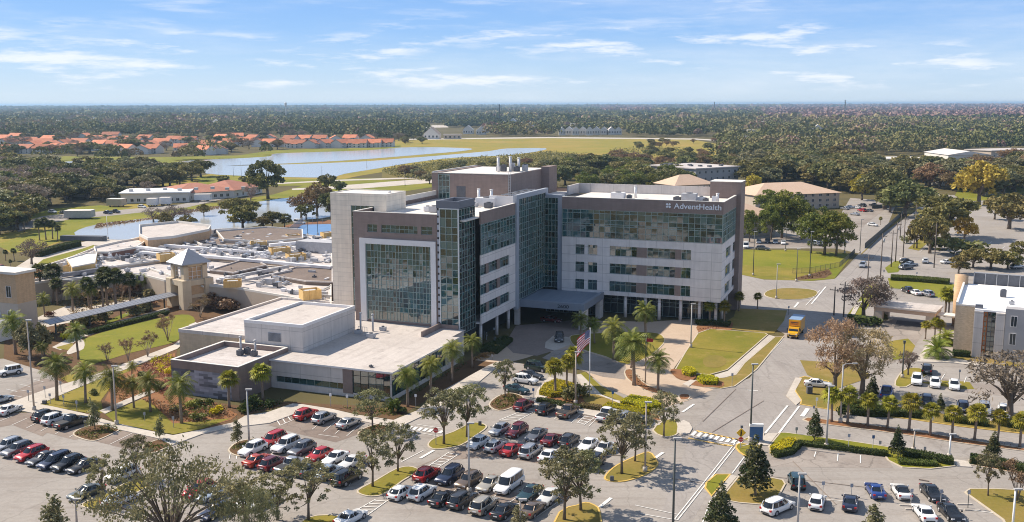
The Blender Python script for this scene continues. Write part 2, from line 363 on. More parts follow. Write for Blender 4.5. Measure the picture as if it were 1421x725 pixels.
mat('sign_grey',(.32,.34,.38),.5); mat('letter_white',(.86,.88,.92),.45); mat('letter_dark',(.03,.035,.05),.5)
mat('court_blue',(.10,.22,.42),.8,var=.1,scale=.3); mat('brick_dark',(.22,.12,.09),.9,var=.2,scale=1)
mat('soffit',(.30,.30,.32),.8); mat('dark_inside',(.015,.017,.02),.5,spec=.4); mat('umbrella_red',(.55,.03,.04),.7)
mat('trunk',(.16,.125,.095),.9,var=.25,scale=2); mat('trunk_palm',(.25,.19,.145),.95,var=.25,scale=3,streak=(1,1,4)); mat('trunk_pale',(.33,.27,.22),.9,var=.2,scale=2)
mat('dark_leaf_core',(.05,.06,.015),1.)
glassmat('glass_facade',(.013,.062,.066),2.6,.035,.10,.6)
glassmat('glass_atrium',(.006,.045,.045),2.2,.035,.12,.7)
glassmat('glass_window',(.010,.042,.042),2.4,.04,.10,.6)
glassmat('glass_plain',(.02,.026,.03),1.6,.06,.06,.4)
leafmat('leaf_oak',(.125,.13,.06),(.35,.32,.16)); leafmat('leaf_oak_dark',(.085,.10,.032),(.27,.25,.09))
leafmat('leaf_bush',(.07,.10,.015),(.16,.17,.03)); leafmat('leaf_yellow',(.42,.40,.008),(.68,.56,.02),objv=.1); leafmat('leaf_hedge',(.03,.055,.012),(.085,.11,.022),objv=.08)
leafmat('leaf_magnolia',(.03,.055,.02),(.14,.13,.055),rough=.35); leafmat('leaf_palm',(.085,.115,.018),(.30,.29,.05),tint=True); leafmat('leaf_sabal',(.14,.15,.014),(.40,.35,.04),tint=True)
leafmat('leaf_sabal_dark',(.04,.06,.018),(.12,.12,.035),tint=True)
leafmat('leaf_brown',(.17,.105,.06),(.33,.225,.13)); leafmat('leaf_tan',(.32,.23,.125),(.58,.44,.26)); leafmat('leaf_rust',(.17,.105,.05),(.31,.215,.105)); leafmat('leaf_gold',(.32,.23,.03),(.56,.43,.08)); leafmat('leaf_bare',(.16,.125,.10),(.27,.21,.165)); leafmat('leaf_purple',(.13,.075,.07),(.21,.135,.12))
leafmat('leaf_pine',(.07,.10,.016),(.27,.27,.05)); leafmat('leaf_orange',(.25,.14,.05),(.40,.27,.10)); leafmat('leaf_red',(.18,.075,.045),(.32,.18,.10)); leafmat('leaf_olive',(.13,.125,.038),(.34,.285,.10)); leafmat('leaf_light',(.16,.20,.02),(.30,.30,.05))
# far woods: colour carried by each tree
def woodsmat():
    m=bpy.data.materials.new('woods'); m.use_nodes=True; nt=m.node_tree; N=nt.nodes; L=nt.links; b=N['Principled BSDF']; b.inputs['Roughness'].default_value=.8; b.inputs['Specular IOR Level'].default_value=.1
    at=N.new('ShaderNodeAttribute'); at.attribute_name='tint'; cr=N.new('ShaderNodeValToRGB'); L.new(at.outputs['Fac'],cr.inputs[0]); e=cr.color_ramp.elements
    e[0].position=0; e[0].color=(.075,.095,.034,1); e[1].position=.42; e[1].color=(.185,.18,.068,1)
    for p,c in ((.62,(.29,.235,.11,1)),(.72,(.29,.19,.15,1)),(1.,(.32,.19,.175,1))):
        x=e.new(p); x.color=c
    g=N.new('ShaderNodeNewGeometry'); hs=N.new('ShaderNodeHueSaturation'); r=N.new('ShaderNodeMapRange'); r.inputs[3].default_value=.85; r.inputs[4].default_value=1.18
    L.new(g.outputs['Random Per Island'],r.inputs[0]); L.new(r.outputs[0],hs.inputs['Value']); L.new(cr.outputs[0],hs.inputs['Color']); L.new(hs.outputs[0],b.inputs['Base Color'])
    MATS['woods']=m
woodsmat()
# ------------------------------------------------------------------ foliage
def leaf_quads(C,size,nrm=None,asp=.6,rng=NR,flat=0.):
    n=len(C); size=np.broadcast_to(np.asarray(size,float),(n,))
    d=rng.normal(size=(n,3)); 
    if nrm is not None: d=d*.9+nrm
    if flat: d[:,2]+=flat
    d/=np.linalg.norm(d,axis=1)[:,None]+1e-9
    r=rng.normal(size=(n,3)); t=np.cross(d,r); t/=np.linalg.norm(t,axis=1)[:,None]+1e-9; bt=np.cross(d,t)
    t=t*size[:,None]*.5; bt=bt*size[:,None]*.5*asp
    V=np.stack([C-t-bt*.55,C-t*.1-bt*1.25,C+t*1.05+bt*.3,C+t*.0+bt*1.25],1).reshape(-1,3)
    return V,np.arange(4*n).reshape(-1,4)
def crown_points(lobes,n,rng,shell=.55,low=-.75):
    """points spread through lumpy lobes (cx,cy,cz,rx,ry,rz), with a tint per lobe"""
    w=np.array([l[3]*l[4]+l[3]*l[5] for l in lobes]); w=w/w.sum(); k=rng.choice(len(lobes),n,p=w)
    d=rng.normal(size=(n,3)); d/=np.linalg.norm(d,axis=1)[:,None]
    fl=d[:,2]<low; d[fl,2]*=-1
    rad=shell+(1-shell)*rng.random(n)**.6; rad*=1+.16*np.sin(d[:,0]*7+k)*np.sin(d[:,1]*6+k*2)
    L=np.array(lobes)[k]; P=L[:,:3]+d*rad[:,None]*L[:,3:6]
    tint=(rng.random(len(lobes))*.75)[k]+rng.random(n)*.25
    return P,d,tint
def crown_mesh(name,lobes,n,size,m,rng,asp=.6,shell=.5,jit=.35):
    P,d,t=crown_points(lobes,n,rng,shell); sz=size*(1-jit+2*jit*rng.random(n))
    V,Fq=leaf_quads(P,sz,d*.5,asp,rng); return np_mesh(name,V,Fq,[m],np.repeat(t,4))
def trunk_mesh(name,h,r,limbs,m,base=0.,lean=(0,0),n=7):
    b=MB(); pts=[(lean[0]*h*t*t,lean[1]*h*t*t,base+h*t) for t in (0,.33,.66,1)]
    b.tube(pts,[r*1.25,r,r*.85,r*.6],n)
    for a in limbs: b.tube(a[0],a[1],5)
    return b.mesh(name,[m],True)
def airy_lobes(R,h0,h1,k,rng,s0=.15,s1=.27,flat=.7,dome=1.):
    """many small leaf clumps through a rounded crown, gaps left between them"""
    out=[]; hz=(h1-h0)
    for i in range(k):
        a=i*2.39996+rng.uniform(-.35,.35); u=(i+.5)/k; rr=R*.88*math.sqrt(u)*rng.uniform(.8,1.08)
        top=h0+hz*(.35+.6*math.sqrt(max(0,1-(rr/R)**2*.92)))*dome; bot=h0+hz*.28*(rr/R)*rng.uniform(.2,1)
        z=bot+(top-bot)*rng.random()**.55; s=R*rng.uniform(s0,s1); out.append((rr*math.cos(a),rr*math.sin(a),z,s,s,s*flat))
    return out
def oak_lobes(R,h0,h1,k,rng,flat=.7):
    """k clumps filling a rounded crown of radius R between h0 and h1"""
    zc=(h0+h1)/2; hz=(h1-h0)/2; out=[]
    for i in range(k):
        a=2*PI*(i*.382)+rng.uniform(-.4,.4); u=((i+.5)/k); rr=R*.72*math.sqrt(u)
        zz=zc+hz*(.55*(1-u)*1.1-.35+rng.uniform(-.35,.35)*.8); s=R*rng.uniform(.28,.42)
        out.append((rr*math.cos(a),rr*math.sin(a),zz,s,s,s*flat))
    return out
def limbs_to(lobes,z0,r,rng,k=6,lean=(0,0)):
    L=[]
    for l in rng.sample(lobes,min(k,len(lobes))):
        s=(0,0,z0*rng.uniform(.75,1.05)); e=(l[0]*.85,l[1]*.85,l[2]); mid=(e[0]*.45+rng.uniform(-.1,.1),e[1]*.45,s[2]+(e[2]-s[2])*.6)
        L.append(([s,mid,e],[r*.55,r*.35,r*.1]))
    return L
SPEC={}
def species(key,variants): SPEC[key]=variants
def make_species():
    for v in range(3):   # young live oak of the parking islands, height 1 unit = real metres 6.5
        R=random.Random(100+v); n=np.random.default_rng(100+v)
        lo=airy_lobes(2.6,1.5,7.0,60,R,.11,.21,.85,1.02); SPEC.setdefault('oak',[]).append((trunk_mesh('oak_trunk',3.0,.12,limbs_to(lo,2.2,.12,R,16),MATS['trunk']),crown_mesh('oak_crown',lo,3100,.21,MATS['leaf_oak'],n,.6,.1),6.6))
        lo=airy_lobes(5.6,2.0,10.2,44,R,.17,.30); SPEC.setdefault('live_oak',[]).append((trunk_mesh('oak_trunk',4,.42,limbs_to(lo,2.6,.42,R,9),MATS['trunk']),crown_mesh('oak_crown',lo,2600,.75,MATS['leaf_oak'],n,.65,.3),9.9))
        SPEC.setdefault('dark_oak',[]).append((SPEC['live_oak'][v][0],crown_mesh('oak_crown',lo,2600,.75,MATS['leaf_oak_dark'],n,.65,.3),9.9))
        SPEC.setdefault('olive_oak',[]).append((SPEC['live_oak'][v][0],crown_mesh('oak_crown',lo,2600,.75,MATS['leaf_olive'],n,.65,.3),9.9))
        SPEC.setdefault('gold_tree',[]).append((SPEC['live_oak'][v][0],crown_mesh('gold_crown',lo,2200,.75,MATS['leaf_gold'],n,.65,.3),9.9))
        SPEC.setdefault('brown_tree',[]).append((SPEC['live_oak'][v][0],crown_mesh('brown_crown',lo,2000,.6,MATS['leaf_bare'],n,.3,.3),9.9))
        SPEC.setdefault('rust_tree',[]).append((SPEC['live_oak'][v][0],crown_mesh('rust_crown',lo,2200,.7,MATS['leaf_rust'],n,.5,.35),9.9))
        SPEC.setdefault('tan_tree',[]).append((SPEC['live_oak'][v][0],crown_mesh('twig_crown',lo,4200,.58,MATS['leaf_tan'],n,.2,.05),9.9))
        lo=airy_lobes(8.5,2.2,9.6,95,R,.10,.17,.6,.95); SPEC.setdefault('big_oak',[]).append((trunk_mesh('oak_trunk',2.6,.3,limbs_to(lo,2.4,.24,R,34),MATS['trunk']),crown_mesh('oak_crown',lo,6400,.26,MATS['leaf_oak'],n,.6,.1),9.6))
        # magnolia: cone of glossy clumps
        lo=[(0+R.uniform(-.35,.35)*(1-t),R.uniform(-.35,.35)*(1-t),1.5+t*5.0,1.25*(1-t)**.75+.3,1.25*(1-t)**.75+.3,.65) for t in np.linspace(0,1,8)]
        lo+=[(math.cos(a)*(1.45*(1-t)+.1),math.sin(a)*(1.45*(1-t)+.1),1.6+t*4.2,.55,.55,.45) for t,a in [(R.random()*.8,R.random()*6.28) for _ in range(14)]]
        SPEC.setdefault('magnolia',[]).append((trunk_mesh('magnolia_trunk',2.2,.11,[],MATS['trunk_pale']),crown_mesh('magnolia_crown',lo,2400,.33,MATS['leaf_magnolia'],n,.5,.45),7.1))
        # small conical young tree (elm / holly)
        lo=[(R.uniform(-.3,.3),R.uniform(-.3,.3),1.0+t*3.0,.85*(1-t)**.6+.15,.85*(1-t)**.6+.15,.5) for t in np.linspace(0,1,7)]
        SPEC.setdefault('sapling',[]).append((trunk_mesh('sapling_trunk',2.6,.06,limbs_to(lo,1.2,.05,R,4),MATS['trunk']),crown_mesh('sapling_crown',lo,900,.24,MATS['leaf_oak'],n,.6,.2),4.3))
        # pine: tall bare trunk, umbrella crown
        lo=airy_lobes(5.4,1.6,13.4,56,R,.18,.30,.75); SPEC.setdefault('pine',[]).append((trunk_mesh('pine_trunk',9.5,.3,limbs_to(lo,8,.25,R,8),MATS['trunk']),crown_mesh('pine_crown',lo,4200,.6,MATS['leaf_pine'],n,.45,.4),13.))
        # winter-bare crape myrtle
        b=MB(); P=[]
        for i in range(9):
            a=R.random()*6.28; e=(math.cos(a)*R.uniform(.6,1.7),math.sin(a)*R.uniform(.6,1.7),R.uniform(2.8,4.2)); mdl=(e[0]*.35,e[1]*.35,1.6)
            b.tube([(0,0,.0),mdl,e],[.06,.045,.015],5)
            for k in range(4):
                a2=R.random()*6.28; f=(e[0]+math.cos(a2)*.5,e[1]+math.sin(a2)*.5,e[2]+R.uniform(-.3,.7)); q=tuple((mdl[j]+e[j])/2 for j in range(3)); b.tube([q,f],[.025,.008],4); P.append(f)
        lo=[(p[0],p[1],p[2],.45,.45,.4) for p in P]
        SPEC.setdefault('myrtle',[]).append((b.mesh('myrtle_limbs',[MATS['trunk_pale']],True),crown_mesh('myrtle_twigs',lo,1500,.3,MATS['leaf_brown'],n,.22,.0),4.9))
make_species()
def frond_fan(C,az,el,L,rng,V,Fq,T,n=13,droop=1.,w=.11,t=0.):
    """feather frond: arching rachis with leaflets both sides"""
    p=np.array(C,float); d=np.array([math.cos(az)*math.cos(el),math.sin(az)*math.cos(el),math.sin(el)]); st=L/n; tt=t+rng.random()*.3
    side=np.array([-math.sin(az),math.cos(az),0])
    for i in range(n):
        q=p+d*st; ll=L*.26*math.sin(PI*(.12+.83*(i/n)))+.08; up=np.cross(side,d)
        for s in (-1,1):
            tip=p+s*side*ll*.82+d*ll*.5+up*ll*(.12)-np.array([0,0,ll*.25]); o=len(V); wv=d*max(w,st*.5)
            V+= [p,p+wv*1.2,tip+wv*.3,tip]; Fq.append((o,o+1,o+2,o+3)); T+=[tt]*4
        p=q; d=d-np.array([0,0,droop*.105*(1+i*.08)]); d/=np.linalg.norm(d)
def palm_feather(name,nf,L,z,m,seed,droop=1.):
    R=random.Random(seed); V=[];Fq=[];T=[]
    for i in range(nf):
        u=i/nf; el=1.35-1.75*u+R.uniform(-.12,.12); frond_fan((0,0,z+.15*(1-u)),i*2.4+R.uniform(-.2,.2),el,L*R.uniform(.85,1.1)*(.8+.2*min(1,u*2)),R,V,Fq,T,droop=droop,t=.1+.5*(1-u)*R.random())
    return np_mesh(name,np.array(V),np.array(Fq),[m],np.array(T))
def palm_fan(name,nf,Rr,z,m,seed):
    R=random.Random(seed); V=[];Fq=[];T=[]
    for i in range(nf):
        u=i/nf; az=i*2.4+R.uniform(-.2,.2); el=1.3-2.1*u; pl=Rr*R.uniform(.42,.6); d=Vector((math.cos(az)*math.cos(el),math.sin(az)*math.cos(el),math.sin(el)))
        c=Vector((0,0,z))+d*pl; s=Vector((-math.sin(az),math.cos(az),0)); up=s.cross(d); tt=R.random()*.8
        o=len(V); V+=[Vector((0,0,z))-s*.02,Vector((0,0,z))+s*.02,c+s*.02,c-s*.02]; Fq.append((o,o+1,o+2,o+3)); T+=[tt]*4
        for k in range(11):
            a=-2.0+4.0*k/10; e=d*math.cos(a)+s*math.sin(a); ll=Rr*.55*(1-.18*abs(a)/2); tip=c+e*ll-Vector((0,0,ll*.35))+up*.05; w=(s*math.cos(a)-d*math.sin(a))*.085*Rr/1.5
            o=len(V); V+=[c-w*.4,c+e*ll*.55-w,tip,c+e*ll*.55+w]; Fq.append((o,o+1,o+2,o+3)); T+=[tt+R.uniform(-.1,.1)]*4
    return np_mesh(name,np.array([tuple(v) for v in V]),np.array(Fq),[m],np.array(T))
def palm_trunk(h,r,m,seed,n=8):
    R=random.Random(seed); b=MB(); k=6; lx,ly=R.uniform(-.02,.02),R.uniform(-.02,.02)
    b.tube([(lx*h*(i/k)**2,ly*h*(i/k)**2,h*i/k) for i in range(k+1)],[r*1.3]+[r]*(k-2)+[r*1.08,r*1.25],n); return b.mesh('palm_trunk',[m],True)
for v in range(3):
    SPEC.setdefault('date_palm',[]).append((palm_trunk(5.0,.2,MATS['trunk_palm'],v),palm_feather('palm_fronds',40,2.75,5.0,MATS['leaf_palm'],v),6.9))
    SPEC.setdefault('sabal_palm',[]).append((palm_trunk(3.9,.17,MATS['trunk_palm'],v+9),palm_fan('palm_fronds',34,1.55,4.05,MATS['leaf_sabal'],v),5.3))
    SPEC.setdefault('dark_palm',[]).append((palm_trunk(5.2,.2,MATS['trunk_palm'],v+9),palm_fan('palm_fronds',36,1.9,5.3,MATS['leaf_sabal_dark'],v),7.0))
    SPEC.setdefault('fan_clump',[]).append((palm_trunk(1.2,.15,MATS['trunk_palm'],v+19),palm_feather('palm_fronds',30,2.0,1.0,MATS['leaf_light'],v+5,.8),3.1))
NAMES={'oak':('young_oak','oak_trunk'),'live_oak':('live_oak','t'),'dark_oak':('evergreen_oak','t'),'olive_oak':('oak_tree','t'),'gold_tree':('autumn_tree','t'),'brown_tree':('bare_tree','t'),'rust_tree':('autumn_tree','t'),'tan_tree':('autumn_tree','t'),'big_oak':('live_oak','t'),'magnolia':('magnolia_tree','t'),'sapling':('sapling','t'),'pine':('pine_tree','t'),'myrtle':('crape_myrtle','t'),'date_palm':('date_palm','t'),'sabal_palm':('sabal_palm','t'),'dark_palm':('sabal_palm','t'),'fan_clump':('palm_shrub','t')}
TREEPX=[]
def plant_at(kind,loc,h,label,group=None,v=None,wide=1.,cat=None,parts=True):
    V=SPEC[kind]; v=RNG.randrange(len(V)) if v is None else v; tm,cm,h0=V[v]; s=h/h0; rz=RNG.random()*6.28
    wide*=RNG.uniform(.9,1.12)
    e=empty(NAMES[kind][0],loc,rz,label,cat or ('palm' if 'palm' in kind or kind=='fan_clump' else 'tree'),group); e.scale=(s*wide,s*wide,s); e.rotation_euler=(RNG.uniform(-.045,.045),RNG.uniform(-.045,.045),rz)
    link('trunk',tm,e); link('fronds' if 'palm' in kind or kind=='fan_clump' else 'crown',cm,e)
    return e
def plant(kind,px,py,top,label,group=None,wide=1.,v=None,z=0.,cat=None):
    return plant_at(kind,G(px,py,z),hgt(px,py,top,z),label,group,v,wide,cat)
# ------------------------------------------------------------------ hedges, shrubs and beds
def hedge_mesh(name,poly,h,m,dens=22,size=.26,seed=1,lump=.035):
    """clipped hedge over a ground polygon (local xy): dark core + leaves over its top and sides"""
    rng=np.random.default_rng(seed); n=len(poly); xs=[p[0] for p in poly]; ys=[p[1] for p in poly]; C=[];Nn=[]
    area=abs(sum(poly[i][0]*poly[(i+1)%n][1]-poly[(i+1)%n][0]*poly[i][1] for i in range(n)))/2; want=int(area*dens); t=0
    while len(C)<want and t<want*12:
        t+=1; x,y=rng.uniform(min(xs),max(xs)),rng.uniform(min(ys),max(ys))
        if in_poly(x,y,poly): C.append((x,y,h*(1-.07*rng.random()+lump*math.sin(x*2.1)*math.sin(y*1.7)))); Nn.append((0,0,1))
    for i in range(n):
        a,b=poly[i],poly[(i+1)%n]; l=math.hypot(b[0]-a[0],b[1]-a[1]); 
        for _ in range(int(l*h*dens)):
            u=rng.random(); C.append((a[0]+(b[0]-a[0])*u,a[1]+(b[1]-a[1])*u,h*rng.random())); Nn.append(((b[1]-a[1])/l,-(b[0]-a[0])/l,.2))
    C=np.array(C); V,Fq=leaf_quads(C,size*(.7+.6*rng.random(len(C))),np.array(Nn)*.8,.7,rng)
    return np_mesh(name,V,Fq,[m],np.repeat(rng.random(len(C))*.6+.25*np.sin(C[:,0]*1.3)*np.sin(C[:,1]*1.1)+.2,4))
def hedge(pix,h,leaf,label,name='hedge',dens=60,size=.19,group=None,cat='hedge',seed=1,wide=None):
    """pix: outline, or with wide a centre line of that width"""
    P=[Vector(G(x,y)[:2]) for x,y in pix]
    if wide:
        L=[];R=[]
        for i,p in enumerate(P):
            d=(P[min(i+1,len(P)-1)]-P[max(i-1,0)]).normalized(); nn=Vector((-d.y,d.x))*wide/2; L.append(p+nn); R.append(p-nn)
        P=L+R[::-1]
    c=sum(P,Vector((0,0)))/len(P); poly=[(p.x-c.x,p.y-c.y) for p in P]
    e=empty(name,(c.x,c.y,0),0,label,cat,group)
    b=MB(); ip=inset([Vector(p) for p in poly],.13); b.prism([(p.x,p.y) for p in ip],0.,h*.86); b.build('branch_core',[MATS['dark_leaf_core']],e)
    link('foliage',hedge_mesh('foliage',poly,h,MATS[leaf],dens,size,seed),e); return e
SHRUB={}
def shrub_mesh(leaf,v):
    k=(leaf,v)
    if k not in SHRUB:
        rng=np.random.default_rng(v+50); R=random.Random(v+3); lo=[(R.uniform(-.4,.4),R.uniform(-.4,.4),.4+R.uniform(-.1,.25),.42,.42,.38) for _ in range(6)]
        SHRUB[k]=crown_mesh('shrub_leaves',lo,340,.22,MATS[leaf],rng,.6,.4)
    return SHRUB[k]
def shrub(px,py,wm,hm,leaf,label,group=None,name='shrub'):
    g=G(px,py); o=link(name,shrub_mesh(leaf,RNG.randrange(3)),None,(g.x,g.y,.05),RNG.random()*6.28); o.scale=(wm/1.6,wm/1.6,hm/1.05); return tag(o,label,'shrub',group)
def ground_cover(name,pix,leaf,h,dens,size,seed,hole=None):
    P=[tuple(G(x,y)[:2]) for x,y in pix]; rng=np.random.default_rng(seed); n=len(P); xs=[p[0] for p in P]; ys=[p[1] for p in P]
    area=abs(sum(P[i][0]*P[(i+1)%n][1]-P[(i+1)%n][0]*P[i][1] for i in range(n)))/2; N=int(area*dens*1.0); C=[]
    for _ in range(N*4):
        if len(C)>=N: break
        x,y=rng.uniform(min(xs),max(xs)),rng.uniform(min(ys),max(ys))
        if in_poly(x,y,P) and math.sin(x*1.9+seed)+math.sin(y*2.3+seed*2)+math.sin((x+y)*.9)>-.9: C.append((x,y,.08+h*rng.random()*(.55+.45*math.sin(x*2.3)*math.sin(y*1.9))))
    C=np.array(C); V,Fq=leaf_quads(C,size*(.6+.8*rng.random(len(C))),None,.6,rng,.8)
    o=link(name,np_mesh(name,V,Fq,[MATS[leaf]],np.repeat(.4+.3*np.sin(C[:,0]*.8)*np.sin(C[:,1]*.7)+.25*rng.random(len(C)),4))); return tag(o,kind='stuff')
# ================================================================== THE SETTING: ground, water, roads, lots, lawns
g=MB(); g.quad((-16000,-3000,0),(16000,-3000,0),(16000,30000,0),(-16000,30000,0)); tag(g.build('ground',[MATS['ground_wood']]),kind='structure')
S=sheet
# far fields and ponds
S('meadow',[(556,193.5),(640,191.5),(760,191),(880,191.5),(962,194),(1010,203),(985,222),(900,226),(830,225),(790,230),(700,241),(610,240),(575,232),(500,244),(470,250),(400,252),(280,247),(262,262),(180,300),(100,330),(60,345),(15,352),(-20,330),(60,312),(140,290),(235,252),(285,243),(340,231)],.03,MATS['meadow'],0)
S('lawn_bank',[(275,246),(420,249),(600,246),(612,258),(560,266),(450,276),(360,281),(281,289),(203,305),(130,318),(95,330),(60,343),(20,350),(-10,340),(85,314),(120,300),(160,296),(180,291),(300,282),(380,270),(420,258),(330,258),(275,256)],.05,MATS['lawn_green'])
S('lawn_villa',[(48,222),(90,217),(150,218),(240,218),(330,216),(378,209),(430,207),(520,206),(556,201.5),(556,205),(520,208.5),(430,212),(381,214.5),(375,218),(320,222),(264,224),(232,229),(128,231),(60,231)],.05,MATS['lawn_green'])
S('scrub_bank',[(530,236),(575,229),(632,221),(700,218),(757,211),(800,214),(850,222),(860,236),(800,246),(700,246),(600,252),(530,250)],.06,MATS['scrub'])
for p in ([(286,241),(291,232),(340,230),(425,227.5),(505,224.2),(560,220),(611,216),(678,210),(703,206.3),(757,206),(745,210.5),(700,216),(632,219),(572,226),(530,233),(478,241.5),(455,246.5),(365,245)],
          [(228,229.5),(264,223),(340,219.5),(375,217),(381,213.5),(430,211.5),(480,210),(520,208),(556,205),(600,204.5),(654,206.5),(640,210),(600,213.5),(540,218.5),(478,223),(400,227),(340,229),(287,231.5)],
          [(79,229.5),(92,224.5),(132,224.2),(130,230.8),(84,232)],
          [(103,323),(135,311.5),(203,303),(281,289),(348,281.5),(407,274),(460,272),(500,277),(462,300),(400,307),(300,322),(193,332),(125,331)]):
    S('pond_water',p,.09,MATS['water'],3)
S('path',[(330,257),(470,249.6),(640,244),(640,246),(470,251.4),(330,258.5)],.10,MATS['concrete'])
S('path',[(405,262),(455,259),(620,246),(660,247),(660,249),(500,262),(455,262.5),(405,264)],.08,MATS['concrete'])
S('road',[(560,193),(760,190.3),(965,192.5),(1040,197),(1040,198.6),(965,194),(760,192),(560,194.5)],.09,MATS['concrete'])
S('road',[(20,312),(60,300),(100,296),(150,293),(250,284),(330,268),(345,268),(260,288),(160,299),(100,304),(60,312),(25,322)],.08,MATS['asphalt'])
S('path',[(196,262),(215,246),(238,233),(243,234),(222,247),(207,264)],.07,MATS['concrete'])
# near: one asphalt apron, everything else is laid on top of it
S('asphalt_apron',[(-400,1000),(-400,600),(0,570),(240,612),(330,590),(430,570),(560,590),(660,530),(700,500),(900,540),(1000,539),(1040,525),(1089,464),(1027,430),(1027,378),(1127,390),(1160,386),(1192,352),(1160,345),(1027,345),(1027,318),(1165,300),(1180,275),(1245,280),(1228,322),(1267,296),(1300,270),(1700,290),(2300,420),(2300,1000)],.015,MATS['asphalt'])
S('asphalt_lot',[(-120,560),(-60,500),(5,498),(62,516),(95,533),(8,562),(0,566)],.015,MATS['asphalt'])
S('street',[(936,800),(900,760),(958,605),(1000,541),(1022,537),(1040,525),(1052.5,513),(1089.5,466),(1134,412),(1158,388),(1192,353),(1227,322),(1266.5,296.5),(1290,280),(1300,283),(1279,301.7),(1258,333),(1227,374),(1206,391),(1192,415.5),(1175,438),(1130,500),(1104,525),(1096,534),(1084,547),(1100,558),(1181,575),(1265,582),(1421,605),(1600,632),(1600,668),(1421,643),(1350,636),(1291,629),(1181,612),(1090,600),(1044,604),(1016,625),(985,680),(940,760)],.02,MATS['asphalt_road'])
S('street',[(1027,384),(1060,389),(1100,391),(1134,397.5),(1158,389),(1134,412),(1092,428),(1060,427),(1027,425)],.024,MATS['asphalt_road'])
# darker, older stall bays
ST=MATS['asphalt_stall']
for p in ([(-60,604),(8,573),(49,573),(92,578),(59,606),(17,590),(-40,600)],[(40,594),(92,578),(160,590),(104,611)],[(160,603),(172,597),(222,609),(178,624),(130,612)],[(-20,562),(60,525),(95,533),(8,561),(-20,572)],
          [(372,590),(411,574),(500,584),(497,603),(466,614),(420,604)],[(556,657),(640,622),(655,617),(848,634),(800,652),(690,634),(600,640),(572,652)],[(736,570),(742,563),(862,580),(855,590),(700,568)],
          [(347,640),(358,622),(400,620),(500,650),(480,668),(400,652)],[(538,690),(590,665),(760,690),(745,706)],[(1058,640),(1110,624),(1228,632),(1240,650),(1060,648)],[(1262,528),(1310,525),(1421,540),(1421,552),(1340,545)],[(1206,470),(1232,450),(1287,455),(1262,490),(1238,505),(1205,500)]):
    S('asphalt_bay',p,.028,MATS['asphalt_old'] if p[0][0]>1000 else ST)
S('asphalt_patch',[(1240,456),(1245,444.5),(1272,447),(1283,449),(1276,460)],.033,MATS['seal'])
S('asphalt_lot',[(1224,395),(1216,388),(1233,379),(1253,368),(1272,357),(1330,362),(1310,386),(1300,390)],.027,MATS['asphalt'])
S('asphalt_lot',[(1275,345),(1300,315),(1330,288),(1421,285),(1600,290),(1600,345),(1421,338)],.027,MATS['asphalt'])
S('asphalt_lot',[(1165,300),(1180,284),(1220,281),(1232,288),(1200,312),(1190,330),(1165,345),(1130,342),(1027,346),(1027,333),(1110,328)],.03,MATS['asphalt_old'])
# hospital forecourt pavings
S('paving',[(659,500),(700,478),(716,455),(840,445),(900,447),(985,441),(1000,447),(985,456),(967,462),(950,490),(934,513),(960,530),(990,541),(958,552),(920,567),(880,553),(838,536),(800,505),(760,487),(730,497),(700,505)],.03,MATS['paver'])
S('paving',[(700,478),(716,452),(800,444),(838,448),(800,470),(775,485),(745,494),(712,490)],.036,MATS['paver_dark'])
S('paving',[(757,475),(768,466),(790,468),(792,478),(770,487),(756,483)],.042,MATS['concrete'])
S('driveway',[(752,497),(770,486),(800,484),(840,497),(868,508),(868,527),(836,523),(800,512)],.042,MATS['asphalt_old'])
S('driveway',[(826,522),(866,528),(880,516),(920,520),(935,533),(980,545),(955,556),(920,566),(890,556),(850,541)],.046,MATS['paver'])
S('walk',[(938,451),(972,455),(966,466),(950,490),(934,513),(926,517),(900,512),(886,502),(912,478)],.05,MATS['paver'])
# sidewalks (raised slabs)
W_=MATS['concrete']
def walk(p,sm=0,z=.13): return S('sidewalk',p,z,W_,sm,thick=.13)
walk([(-30,575),(-20,561),(8,561),(62,541),(135,519),(205,492),(240,479),(263,462),(262,451),(272,447),(277,457),(262,470),(246,484),(205,501),(141,525),(101,541),(55,561),(72,564),(118,574),(160,587),(213,599),(240,604),(281,596),(325,586),(340,577),(372,572),(406,560),(419,561),(460,567.5),(494,575.5),(546,583),(578,570),(609,545),(678,507),(693,501),(691,508),(659,535),(625,556),(585,578),(551,594),(500,584),(465,579),(442,574),(411,573.5),(374.5,587),(340,591),(325,592),(281,602),(238,618),(222,609),(169,597),(91,578),(49,574),(30,570)])
walk([(138,570),(190,548),(210,541),(217,543),(196,552),(146,574)])
walk([(740,557),(746,540),(762,523),(772,526),(764,545),(752,559),(835,569),(859,579),(900,582),(917,589),(905,592),(862,585),(801,573),(741,564)])
walk([(820,560),(800,520),(806,519),(835,548),(870,561),(866,565)])
walk([(1067,465),(1075,467),(1031,505),(1020,520),(1006,524),(988,526),(986,522),(1010,515)])
walk([(947,533),(958,527),(966,528),(956,536)])
walk([(941,586),(949,583),(957,587),(961,594),(957,601),(947,603),(939,600)])
walk([(1014,659),(1023,661),(996,693),(989,691)]); walk([(1026,620),(1048,613),(1066,601),(1080,601),(1066,618),(1040,617)])
walk([(1104,524),(1113,525),(1103,543),(1112,556),(1105,562),(1091,549)]); walk([(1322,637),(1343,640),(1349,648),(1328,647)])
walk([(1188,420),(1197,417),(1186,437),(1178,440)]); walk([(1271,500),(1285,480),(1305,462),(1312,465),(1290,492),(1320,497),(1374,505),(1374,509),(1316,503),(1272,502)])
